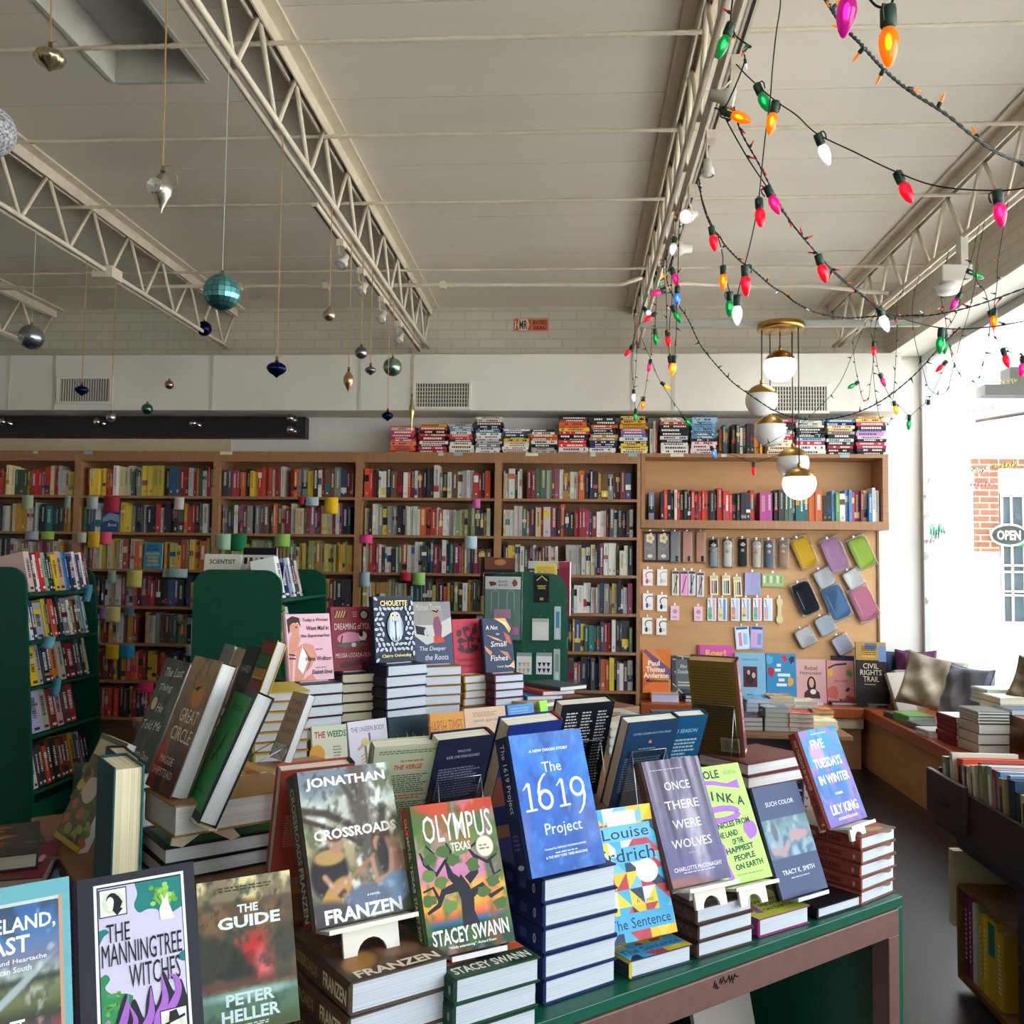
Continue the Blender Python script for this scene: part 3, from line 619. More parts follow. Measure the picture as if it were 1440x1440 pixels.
px_row(914, 927, TOPZ + .029, ['c84030', 'd05040', 'd8d0c0'], hm=.21, tm=.02); px_row(1013, 1029, TOPZ + .029, ['d07038', '284848', '305058'], hm=.2, tm=.022); px_row(1031, 1076, TOPZ + .029, 'e8e4da 302c30 e0dcd4 c03040 e8a840 e8e0d4 e0c8b0'.split(), hm=.22, tm=.026)
o = setp(SB.build('shelved_books', M_print), 'rows and piles of mixed books filling the wall bookcases and their tops', 'books', 'books on the wall bookcases', 'stuff')

# ------------------------------------------------------------------ paper notes taped to the shelves
def note(px, py, w, h, col, lab, Y=FY - .006, bend=.005):
    c = atY(px, py, Y); k = Y / FPX * 1.0; W, H = w * k, h * k; mb = MB(); n = 6; rows = []
    x0 = -W / 2; vs = []; fs = []
    for s in (0, -.0006):
        for i in range(n + 1):
            t = i / n; y = -bend * t * t + s; vs += [(x0, y, -H * t), (x0 + W, y, -H * t)]
    for i in range(n): a = 2 * i; fs.append((a, a + 2, a + 3, a + 1)); b = a + 2 * (n + 1); fs.append((b, b + 1, b + 3, b + 2))
    q = 2 * (n + 1)
    for i in range(n): a = 2 * i; fs += [(a, a + q, a + q + 2, a + 2), (a + 1, a + 3, a + q + 3, a + q + 1)]
    fs += [(0, 1, q + 1, q), (2 * n, 2 * n + q, 2 * n + q + 1, 2 * n + 1)]
    mb.add(vs, fs, col, 0, True)
    cv = Canvas(mb, (x0, -bend * .4 - .004, -H * .75), (1, 0, 0), (0, 0, 1), W, H * .6, .0002)
    o = mb.build('paper_note', M_matte, None, TR(c[0], c[1], c[2] + H / 2, R(random.uniform(-3, 3)))); setp(o, lab, 'note', 'paper notes on the shelves')
NT = [(39, 706, 18, 20, 'b2c29a', 'sage green paper note under the top shelf, above a grey note'), (95, 706, 10, 19, '94aa94', 'narrow grey green note at the bookcase upright under the top shelf'), (130, 707, 17, 19, 'a9b3ba', 'pale grey note under the top shelf, next to the crimson note'),
      (157, 709, 24, 24, 'a82c40', 'crimson paper note above a facing book with a blue cover'), (252, 708, 15, 18, 'd4c8c0', 'pale pinkish note alone under the top shelf of the second bookcase'), (45, 753, 20, 13, 'aab0b2', 'grey note beside the lime one above the left green rack'),
      (67, 753, 20, 12, '9cc452', 'lime green note above the left green rack'), (115, 756, 14, 15, 'beb4aa', 'small beige note on the shelf edge next to the yellow one'), (132, 759, 18, 24, 'e0b224', 'mustard yellow note between a beige and a hot pink note'),
      (148, 757, 20, 18, 'ee5c7c', 'hot pink note next to the mustard yellow one'), (439, 705, 19, 13, 'a6bcc6', 'pale blue note beside the tall bright yellow note'), (424, 704, 8, 11, 'b02030', 'tiny dark red note left of the pale blue note'), (466, 711, 20, 24, 'f2c21e', 'tall bright yellow note under the top shelf of the third bookcase'),
      (314, 762, 22, 23, 'aed2b4', 'mint green note touching the dark green one'), (336, 763, 23, 24, '1a8450', 'dark emerald green note beside the mint one'), (397, 760, 23, 18, '9acb64', 'light green note alone above the blank green rack end'),
      (515, 758, 18, 12, 'ea4488', 'magenta pink note at the left end of a shelf of the fourth bookcase'), (662, 763, 18, 18, 'b2cad4', 'pale blue square note near the upright of the fifth bookcase'), (670, 708, 11, 13, 'd060a8', 'orchid pink note under the top shelf of the fourth bookcase'),
      (513, 815, 14, 21, 'a8bac4', 'blue grey note hanging behind the owl book'), (570, 811, 16, 12, 'aa2238', 'dark red note next to the light lime note'), (589, 814, 18, 18, 'a2d070', 'light lime note right of the dark red note'),
      (157, 811, 12, 18, '86a88e', 'narrow grey green note under the facing blue paperback shelf'), (189, 814, 23, 25, 'd4c468', 'khaki yellow note hanging between rack and bookcase books'), (246, 806, 37, 13, '9ab4b6', 'wide grey blue note under the facing blue paperback'),
      (145, 862, 10, 17, '8c68a6', 'purple note half hidden by the pale yellow note'), (159, 864, 22, 22, 'dcc880', 'pale yellow note on the shelf below the khaki one'), (181, 860, 16, 12, '587074', 'slate grey note curling beside the pale yellow note'),
      (158, 917, 20, 21, 'd6a41c', 'golden note touching the bright teal note'), (179, 916, 22, 20, '2090ba', 'bright teal blue note beside the golden one'), (266, 915, 10, 15, '8a9aa2', 'grey note beside the blank green rack end'), (205, 967, 22, 14, 'd83060', 'deep pink note low behind the upright green hardcover display')]
for a in NT: note(*a)
M_tape = mat('masking_tape', 'd8d2b8', .7)
for q, px in enumerate((50, 124, 318, 620, 644, 748, 834, 890, 952, 1018, 1188)):
    c = atY(px, 640, FY - .006); MBt = MB().box(-.02 - .014 * (q % 3), .02 + .014 * (q % 3), -.0012, 0, -.012, .012, ('c8c8bc', '9ab2bc', 'e6deb8')[q % 3])
    p = {0: 'pale grey', 1: 'pale blue', 2: 'cream'}[q % 3]
    setp(MBt.build('tape_label', M_matte, None, TR(c[0], c[1] + .001, TOPZ + .014)), f'{p} strip of tape on the bookcase top edge, {ORD[q]} along from the left end', 'tape label', 'tape labels on the bookcase top')

# ------------------------------------------------------------------ hanging ornaments
def pr_(p):
    c = WM.T @ (np.array(p) - EYE); return 720 + FPX * c[0] / c[2], 720 - FPX * c[1] / c[2]
def ornament(px, py, wpx, kind, col, lab, jx=JX[2], top=None, h=None, Y=None, rib='c8a070', ztop=BZ - .014):
    jfix = Y is None; Y = float(atX(px, py, jx + .016)[1]) if Y is None else Y
    if Y in (2.7, 2.6): top = (top[0], float(pr_(atY(px, py, Y) * np.array([1, 1, 0]) + np.array([0, 0, CZ]))[1]))
    c = atY(px, py, Y); d = wpx * Y / FPX; r = d / 2; H = (h or wpx) * Y / FPX; M = Matrix.Translation(tuple(c))
    o = setp(empty('hanging_ornament', tuple(c)), lab, 'ornament', 'ornaments hung from the roof joists'); mb = MB(); m = M_metcol; hh = H / 2
    if kind == 'ball':
        mb.ell((0, 0, 0), (r, r, r), col, n=24, m=16); hh = r
    elif kind == 'glitter':
        n = 64; mm = 40; vs = []; mb.ell((0, 0, 0), (r, r, r), col, n=12, m=8); mb = MB()
        for j in range(mm):
            a0, a1 = math.pi * j / mm, math.pi * (j + 1) / mm
            for i in range(n):
                b0, b1 = 2 * math.pi * i / n, 2 * math.pi * (i + 1) / n; P = lambda a, b: (r * math.sin(a) * math.cos(b), r * math.sin(a) * math.sin(b), r * math.cos(a))
                mb.add([P(a0, b0), P(a1, b0), P(a1, b1), P(a0, b1)], [(0, 1, 2, 3)], mixc('5e6064', 'c4c6ca', random.random()))
        hh = r; m = M_matte
    elif kind == 'disco':
        n = 18; mm = 11
        for j in range(mm):
            a0, a1 = math.pi * (j + .04) / mm, math.pi * (j + .96) / mm
            for i in range(n):
                b0, b1 = 2 * math.pi * (i + .04) / n, 2 * math.pi * (i + .96) / n; P = lambda a, b: (r * math.sin(a) * math.cos(b), r * math.sin(a) * math.sin(b), r * math.cos(a))
                mb.add([P(a0, b0), P(a1, b0), P(a1, b1), P(a0, b1)], [(0, 1, 2, 3)], jit(col, .18))
        mb.ell((0, 0, 0), (r * .965,) * 3, '1c3c44', n=20, m=12); hh = r
    elif kind == 'onion':
        pr = [(0, -1), (.06, -.93), (.3, -.7), (.72, -.42), (.97, -.1), (1, .1), (.9, .38), (.6, .62), (.28, .74), (.12, .82), (.1, .95)]
        mb.lathe([(a * r, z * hh) for a, z in pr], 36, col, rfn=lambda i, z: 1 + .07 * math.cos(i * math.pi / 36 * 2 * 12 + z * 40))
    elif kind == 'drop':
        pr = [(0, -1), (.03, -.95), (.12, -.78), (.42, -.5), (.85, -.15), (1, .15), (.88, .42), (.55, .68), (.25, .84), (.12, .93), (.1, 1)]
        mb.lathe([(a * r, z * hh) for a, z in pr], 24, col)
    elif kind == 'spire':
        pr = [(0, -1), (.15, -.9), (.35, -.3), (1, .1), (.85, .35), (.5, .55), (.55, .65), (.3, .85), (.15, 1)]
        mb.lathe([(a * r, z * hh) for a, z in pr], 16, col)
    mb.build('bauble', m, o)
    if kind == 'drop' and wpx > 25:
        q = MB()
        for i in range(14):
            a = i * math.pi / 7; q.add([(0, 0, 0), (.7 * r * math.cos(a - .2), -.25 * r, .7 * r * math.sin(a - .2)), (.8 * r * math.cos(a), -.12 * r, .8 * r * math.sin(a)), (.7 * r * math.cos(a + .2), -.25 * r, .7 * r * math.sin(a + .2))], [(0, 1, 2, 3)], 'e8e8ec')
        q.build('reflector', M_metcol, o, Matrix.Translation((-r * .25, -r * .9, hh * .1)))
    if kind == 'ball' and h == 999: pass
    MB().lathe([(0, hh + .012), (.006, hh + .012), (.007, hh - .004), (.009, hh - .004)], 10, 'c8b070').build('cap', M_metcol, o)
    if top is None: tz = CZ - .02 - c[2]; tx = 0
    elif jfix: tz = BZ - c[2]; tx = 0
    else: t = atY(top[0], top[1], Y); tz = t[2] - c[2]; tx = t[0] - c[0]
    MB().box(-.0022 if rib != 'd8d8d4' else -.0008, .0022 if rib != 'd8d8d4' else .0008, -.0006, .0006, 0, 1, rib, 0, Matrix(((1, 0, tx, 0), (0, 1, 0, 0), (0, 0, tz - hh - .01, hh + .01), (0, 0, 0, 1)))).build('ribbon', M_matte, o)
    if top and kind in ('onion', 'drop') and wpx > 20:
        MB().tube([(0, 0, hh + .01), (.02, 0, hh + .015), (.045, -.005, hh - .02), (.05, -.005, hh - .05)], .0012, 4, rib).build('ribbon_tail', M_matte, o)
    return o
ornament(70, 83, 43, 'onion', 'b8a888', 'large fluted champagne onion ornament on a tan ribbon near the roof hatch', Y=2.7, top=(74, -120), h=40)
ornament(-16, 184, 76, 'glitter', 'c0c2c6', 'big silver glitter ball cut by the left edge of view', Y=2.6, top=(-12, -160), rib='d8d8d4')
ornament(228, 270, 32, 'drop', 'b4aca0', 'silver teardrop ornament with a faceted reflector on a tan ribbon', Y=2.6, top=(238, -60), h=66)
ornament(312, 411, 53, 'disco', '6ab8bc', 'teal mirrored disco ball ornament', top=(320, 104), rib='d8d8d4')
ornament(287, 462, 22, 'ball', '0c1c4a', 'shiny navy ball half behind the joist beside the disco ball', jx=JX[1], top=(292, 400), rib='d8d8d4')
ornament(463, 443, 18, 'ball', 'b4a488', 'plain champagne gold ball hung right of the disco ball', top=(463, 330))
ornament(44, 474, 36, 'ball', '9a9ca4', 'silver ball with a dark blue lower half', jx=JX[1], top=(48, 345), rib='d8d8d4')
ornament(389, 519, 27, 'onion', '0c1e50', 'navy onion ornament alone in front of the white duct', top=(393, 215))
ornament(508, 496, 18, 'ball', '908c8a', 'smoky silver ball beside the sea green ball', top=(509, 400))
ornament(490, 537, 15, 'drop', 'b8946a', 'slim bronze teardrop hanging lowest of the champagne ones', top=(491, 388), h=36)
ornament(521, 521, 15, 'onion', '88868a', 'tiny silver onion between the bronze teardrop and sea green ball', top=(522, 420))
ornament(552, 516, 27, 'ball', '88a498', 'sea green frosted ball', top=(553, 450))
ornament(545, 585, 16, 'onion', '102050', 'small navy onion just above the stacked books', top=(549, 455))
ornament(579, 582, 9, 'spire', 'c0aa70', 'thin golden spire hanging over the coral book pile', top=(581, 498), h=52)
ornament(115, 549, 18, 'onion', '122456', 'navy onion in front of an air vent', jx=JX[1], top=(117, 420))
ornament(238, 541, 13, 'ball', 'a88870', 'small rose gold ball in front of the duct', jx=JX[1], top=(238, 450), rib='d8d8d4')
ornament(207, 575, 16, 'ball', '4c6a60', 'small dull green ball over the black beam', jx=JX[1], top=(210, 440), rib='d8d8d4')
ornament(156, 587, 14, 'ball', 'b0b0b4', 'small patterned silver ball over the black beam', jx=JX[1], top=(158, 420))
for o in [q for q in bpy.data.objects if q.get('label', '').startswith('silver ball with a dark blue')]:
    q = MB(); r = 36 * float(atX(44, 474, JX[1] + .016)[1]) / FPX / 2 * 1.012; n = 24; P = lambda a, b: (r * math.sin(a) * math.cos(b), r * math.sin(a) * math.sin(b), r * math.cos(a))
    for i in range(n):
        b0, b1 = 2 * math.pi * i / n, 2 * math.pi * (i + 1) / n; up = 1.55 if i % 2 else 1.8; bm = (b0 + b1) / 2
        q.add([P(math.pi, b0), P(2.4, b1), P(1.9, b1), P(up, bm), P(1.9, b0), P(2.4, b0)], [(0, 5, 4, 3, 2, 1)], '101c50', 0, True)
    q.build('blue_glaze', M_metcol, o)

# ------------------------------------------------------------------ pendant lamp with five globes
PY_ = 6.29; c = atY(1098, 461, PY_); px_, pz_ = float(c[0]), float(c[2])
L = setp(empty('pendant_lamp', (px_, PY_, pz_)), 'brass pendant lamp with five cascading opal globes', 'pendant lamp')
MB().lathe([(0, .028), (.15, .028), (.158, .022), (.158, -.012), (.15, -.018), (0, -.018)], 32).build('canopy', M_brass, L)
MB().lathe([(.035, .028), (.035, 3.08 - pz_), (0, 3.08 - pz_)], 16).build('mount', M_alu, L)
for gx, gy, lit in ((1097, 515, 1), (1071, 563, 0), (1083, 606, 0), (1115, 651, 0), (1124, 680, 1)):
    g = atY(gx, gy, PY_ + {1097: .06, 1071: .0, 1083: .1, 1115: .05, 1124: -.08}[gx]); r = .108; lx, ly, lz = g[0] - px_, g[1] - PY_, g[2] - pz_
    ax = lx * .98; ax = max(-.135, min(.135, ax))
    MB().tube([(ax, ly, -.015), (lx, ly, lz + r + .005)], .004, 6).build('cord', M_black, L)
    T = Matrix.Translation((lx, ly, lz)); nn = 14
    gl = MB().lathe([(r * math.sin(t), -r * math.cos(t)) for t in np.linspace(0, math.pi * .62, nn)], 28).build('globe', M_lamp if lit else M_opal, L, T)
    MB().lathe([(r * 1.012 * math.sin(t), -r * 1.012 * math.cos(t)) for t in np.linspace(math.pi * .62, math.pi * .98, 10)] + [(.012, r * 1.01), (.01, r + .03), (0, r + .03)], 28).build('brass_cap', M_brass, gl)

# ------------------------------------------------------------------ track spot lamps
def spot(ap, hp, lab, lit=0, s=.62, aim=(.3, -.5, -.8)):
    a = atZ(*ap, BZ - .052); h = atY(*hp, a[1]); q = Vector(aim).normalized(); T = Matrix.Translation(tuple(h)) @ q.to_track_quat('Z', 'Y').to_matrix().to_4x4() @ Matrix.Scale(s, 4)
    o = setp(empty('spot_lamp', tuple(a)), lab, 'spot lamp', 'spot lamps on the joists'); B = Matrix.Translation(tuple(-a))
    MB().box(a[0] - .018, a[0] + .018, a[1] - .03, a[1] + .03, a[2] - .018, a[2] + .0165, T=B).build('track_adapter', M_steel, o)
    e = -.03 * np.array(q); MB().tube([(a[0] - .012, a[1], a[2] - .015), (a[0] - .014, a[1], (a[2] + h[2]) / 2), tuple(h + e)], .004, 6, T=B).build('yoke', M_steel, o)
    hd = MB().lathe([(0, -.075), (.03, -.075), (.032, -.02), (.048, .0), (.052, .05), (.047, .052), (.044, .03), (0, .03)], 18, T=B @ T).build('lamp_head', M_white, o)
    MB().ell((0, 0, .034), (.043, .043, .02), 'ffe9c0' if lit else 'd8d2c8', n=14, m=8, T=B @ T).build('lamp_bulb', M_fila if lit else M_opal, hd)
for ap, hp, nm in (((480, 343), (482, 368), 'first along the ornament joist from the camera'), ((508, 382), (509, 407), 'second along the ornament joist from the camera'), ((537, 422), (537, 446), 'third along the ornament joist, past two others'), ((561, 456), (562, 476), 'last along the ornament joist, near the brick wall')):
    spot(ap, hp, 'small white spot lamp, ' + nm, s=.6, aim=(-.25, -.5, -.8))
spot((1034, 90), (1019, 137), 'white spot lamp beside the orange bulb, wound in wire', aim=(.9, -.1, -.25)); spot((999, 193), (995, 238), 'white spot lamp hanging straight down from the lit joist', aim=(0, 0, -1), s=.5); spot((974, 268), (969, 303), 'glowing white spot lamp on the lit joist', 1, aim=(-.5, -.6, -.4)); spot((953, 320), (957, 350), 'white spot lamp furthest along the lit joist', aim=(-1, -.2, -.1), s=.7)

# ------------------------------------------------------------------ coloured light strings
BC = {'r': 'd81230', 'p': 'd0207a', 'o': 'f08a10', 'y': 'f0b030', 'g': '0a8a48', 'b': '4a8ad8', 'c': 'dce6f0', 'm': 'b01888'}
BN = {'r': 'red', 'p': 'pink', 'o': 'orange', 'y': 'amber', 'g': 'green', 'b': 'blue', 'c': 'clear', 'm': 'magenta'}
_bm = {}
def bulb_meshes(c, big):
    if (c, big) not in _bm:
        s = 1.0 if big else .34
        k = MB().lathe([(0, 0), (.0115 * s, 0), (.0125 * s, -.005 * s), (.0125 * s, -.03 * s), (.0105 * s, -.034 * s), (.0, -.034 * s)], 12)
        if big: k.tube([(.011, 0, 0), (.018, 0, -.002), (.02, 0, -.012), (.0165, 0, -.026)], .0022, 5)
        b = MB()
        if big: pr = [(.009, -.033), (.0145, -.044), (.016, -.054), (.0145, -.068), (.0095, -.084), (.004, -.093), (0, -.095)]
        else: pr = [(.0028, -.011), (.0026, -.02), (.0012, -.027), (0, -.029)]
        b.lathe(pr, 14 if big else 6, BC[c])
        if big: b.ell((0, 0, -.055), (.0055, .0055, .013), mixc(BC[c], 'fff0c8', .6), 1, n=8, m=6)
        _bm[(c, big)] = (k.mesh('socket', M_sock), b.mesh('bulb', [M_bulb, M_fila]))
    return _bm[(c, big)]
def cr(P, n=10):                                  # smooth curve through points
    P = [np.array(p, float) for p in P]; Q = [2 * P[0] - P[1]] + P + [2 * P[-1] - P[-2]]; out = []
    for i in range(1, len(Q) - 2):
        for t in np.linspace(0, 1, n, endpoint=False):
            a, b, c, d = Q[i - 1:i + 3]; out.append(.5 * (2 * b + (c - a) * t + (2 * a - 5 * b + 4 * c - d) * t * t + (-a + 3 * b - 3 * c + d) * t ** 3))
    return out + [P[-1]]
NS = [0]
def light_string(path, lab, bulbs=(), r=.0022, twist=False, mini=0, minic='rogrcy'):
    """path: image points with their distance (px, py, Y); bulbs: (px, py, colour, direction in the picture in degrees from straight down)"""
    P = [atY(a, b, Y) for a, b, Y in path]; C = cr(P); o0 = P[0]
    s = setp(empty('light_string', tuple(o0)), lab, 'light string', 'coloured light strings'); B = Matrix.Translation(tuple(-o0))
    mb = MB()
    if twist:
        for ph in (0, math.pi):
            pts = []
            for i, p in enumerate(cr(P, 24)): a = i * .75 + ph; pts.append((p[0] + r * .9 * math.cos(a), p[1], p[2] + r * .9 * math.sin(a)))
            mb.tube(pts, r * .8, 5, T=B)
    else: mb.tube([tuple(p) for p in C], r, 5, T=B)
    mb.build('wire', M_wire, s)
    n = 0
    def hang(pos, c, big, ang, tiltY=0):
        k, b = bulb_meshes(c, big); T = B @ Matrix.Translation(tuple(pos)) @ RY(R(ang)) @ RX(R(tiltY)) @ RZ(random.random() * 6)
        so = link('bulb', b, s, T); link('socket', k, so)
    for (px, py, c, ang) in bulbs:
        D = [abs(pr_(p)[0] - px) + abs(pr_(p)[1] - py) for p in C]; hang(C[int(np.argmin(D))], c, True, -ang, random.uniform(-15, 15))
    if mini:
        st = max(1, len(C) // mini)
        for i in range(st // 2, len(C), st): hang(C[i], minic[i % len(minic)], False, random.uniform(0, 360), random.uniform(-40, 40))
light_string([(1150, -20, 1.55), (1165, 5, 1.55), (1185, 35, 1.58), (1212, 63, 1.6), (1243, 97, 1.65), (1280, 128, 1.7), (1330, 160, 1.75), (1395, 210, 1.85), (1460, 238, 1.95)], 'thick twisted dark string with tiny bulbs crossing the upper right corner', r=.0024, twist=True, mini=9, minic='rog')
light_string([(1150, -60, 1.3), (1194, -40, 1.42), (1215, -12, 1.45), (1232, 8, 1.45), (1249, 9, 1.45), (1257, -5, 1.44), (1262, -50, 1.4)], 'string carrying a large glowing orange bulb and a magenta one at the top of view', [(1196, -38, 'm', -4), (1249, 9, 'o', 2)], r=.0022)
light_string([(1035, 90, 2.7), (1047, 103, 2.7), (1064, 119, 2.65), (1091, 142, 2.6), (1120, 162, 2.6), (1149, 188, 2.6), (1200, 213, 2.55), (1261, 242, 2.45), (1320, 262, 2.35), (1402, 268, 2.3), (1460, 262, 2.2)], 'single thin string of big bulbs sweeping out from the lit joist to the right', [(1064, 119, 'g', 20), (1091, 142, 'o', -10), (1149, 188, 'c', 25), (1261, 242, 'r', 22), (1402, 266, 'p', 5)], r=.002)
light_string([(1098, -30, 2.4), (1097, 10, 2.45), (1091, 50, 2.5), (1086, 100, 2.55), (1083, 140, 2.6), (1077, 185, 2.65), (1072, 230, 2.7), (1067, 280, 2.75), (1060, 320, 2.78), (1052, 355, 2.8), (1046, 378, 2.8), (1037, 415, 2.85)], 'straight string dropping from the top of view with two red bulbs and a clear one', [(1067, 280, 'r', 2), (1049, 374, 'r', 5), (1037, 415, 'c', 0)], r=.002)
light_string([(1012, 150, 2.75), (1030, 185, 2.75), (1055, 228, 2.75), (1080, 265, 2.8), (1097, 292, 2.85), (1120, 322, 2.9), (1150, 358, 3.0), (1185, 392, 3.1), (1222, 423, 3.2), (1270, 448, 3.3), (1330, 462, 3.35), (1390, 460, 3.3), (1450, 450, 3.2)], 'string sagging from the lit joist past the window with a clear and a green bulb', [(1078, 263, 'p', 25), (1150, 358, 'r', 18), (1234, 429, 'c', 22), (1322, 455, 'g', -5)], r=.0022, mini=10)
light_string([(1032, 150, 2.78), (1042, 185, 2.78), (1068, 232, 2.8), (1090, 275, 2.85), (1112, 312, 2.9), (1145, 352, 2.98), (1180, 390, 3.08), (1210, 412, 3.15), (1255, 445, 3.25), (1310, 443, 3.3), (1370, 430, 3.2), (1450, 402, 3.1)], 'twisted tiny bulb string running beside the sagging one toward the window', r=.002, twist=True, mini=16)
light_string([(983, 252, 3.4), (988, 285, 3.4), (1000, 318, 3.4), (1012, 332, 3.4), (1020, 345, 3.4), (1040, 366, 3.45), (1060, 380, 3.5), (1085, 402, 3.55), (1102, 412, 3.6), (1120, 426, 3.6), (1150, 440, 3.65), (1190, 447, 3.7), (1230, 445, 3.7), (1300, 443, 3.6)], 'dark string of tiny bulbs drooping from the lit joist to mid window height', [(1008, 318, 'r', 10)], r=.0024, twist=True, mini=14)
light_string([(981, 258, 3.42), (994, 300, 3.42), (1010, 335, 3.45), (1016, 358, 3.45), (1017, 374, 3.45), (1022, 395, 3.45), (1026, 410, 3.45)], 'short hanging string end with an orange and a green bulb', [(1017, 374, 'o', 0), (1026, 410, 'g', 2)], r=.002)
light_string([(*pr_((.47, 4.8, BZ - .01)), 4.8), (938, 395, 5.0), (952, 425, 5.0), (968, 450, 5.0), (985, 485, 5.0), (1008, 514, 5.0), (1030, 537, 5.0), (1050, 552, 5.0), (1085, 575, 5.0), (1120, 588, 5.0), (1160, 590, 5.0), (1205, 580, 4.9), (1245, 560, 4.7), (1285, 528, 4.5), (1320, 490, 4.3), (1350, 460, 4.1)], 'long string of tiny bulbs swagging in front of the globes from joist to window', r=.0024, twist=True, mini=24, minic='g')
light_string([(902, 475, 6.55), (915, 505, 6.55), (925, 530, 6.55), (940, 555, 6.55), (957, 580, 6.55), (975, 605, 6.55), (1000, 628, 6.55), (1030, 640, 6.55), (1060, 650, 6.55), (1082, 644, 6.55), (1105, 636, 6.55)], 'string trailing across the books on the case with a blue and a red bulb', [(915, 505, 'p', -10), (930, 537, 'y', 55), (957, 585, 'g', 40), (1000, 628, 'b', 20), (1060, 650, 'r', 0)], r=.0022, mini=10, minic='g')
light_string([(975, 585, 5.5), (990, 602, 5.5), (1010, 620, 5.5), (1040, 628, 5.5), (1072, 627, 5.5), (1120, 600, 5.5), (1150, 575, 5.4), (1180, 540, 5.3), (1200, 495, 5.6), (1212, 465, 6.0), (*pr_((1.93, 6.2, BZ - .01)), 6.2)], 'thin bare string rising from the case books past the vent', r=.0018, mini=8, minic='g')
for k, (pts, bl, nm) in enumerate((
    ([(917, 345, 4.6), (925, 370, 4.6), (918, 385, 4.6), (913, 410, 4.6), (905, 430, 4.6), (900, 455, 4.6)], [(915, 380, 'y', 60), (910, 388, 'g', 30), (905, 432, 'c', 40)], 'clump of wire with amber and green bulbs high on the lit joist'),
    ([(950, 320, 4.4), (948, 350, 4.4), (944, 380, 4.4), (945, 420, 4.4), (942, 450, 4.4), (941, 490, 4.4), (943, 508, 4.4)], [(948, 335, 'c', -10), (940, 376, 'p', 20), (945, 430, 'g', 30), (942, 500, 'm', 10)], 'drop string ending in a magenta bulb'),
    ([(955, 320, 4.35), (954, 360, 4.35), (952, 420, 4.35), (951, 470, 4.35), (949, 500, 4.35)], [(953, 400, 'b', 0), (949, 500, 'y', -8)], 'drop string ending in an amber bulb'),
    ([(922, 370, 4.7), (924, 400, 4.7), (922, 440, 4.7), (921, 465, 4.7)], [(929, 440, 'r', -50), (921, 462, 'g', 5)], 'short drop string with a dark green end bulb'),
    ([(933, 375, 4.7), (937, 420, 4.7), (938, 465, 4.7)], [(920, 405, 'p', -60), (938, 465, 'r', 5)], 'short drop string with a red end bulb'),
    ([(895, 455, 5.0), (890, 490, 5.0), (889, 520, 5.0), (891, 548, 5.0), (894, 575, 5.0), (900, 566, 5.0), (906, 556, 5.0), (911, 525, 5.0), (915, 500, 5.0), (917, 460, 5.0)], [(892, 548, 'c', 0), (894, 575, 'g', 0), (905, 558, 'o', -5), (895, 485, 'r', -40)], 'loop string hanging lowest beside the case with a green bulb at its bottom'),
    ([(898, 440, 5.05), (896, 470, 5.05), (895, 505, 5.05), (893, 535, 5.05), (890, 552, 5.05)], [], 'tiny bulb string tangled with the loop string'))):
    Y0 = min(6.6, .47 * FPX / (pts[0][0] - 808)); jp_ = pr_((.47, Y0, BZ - .01)); light_string([(jp_[0], jp_[1], Y0)] + [(a, b, Y0) for a, b, _ in pts], nm, bl, r=.002, mini=7)
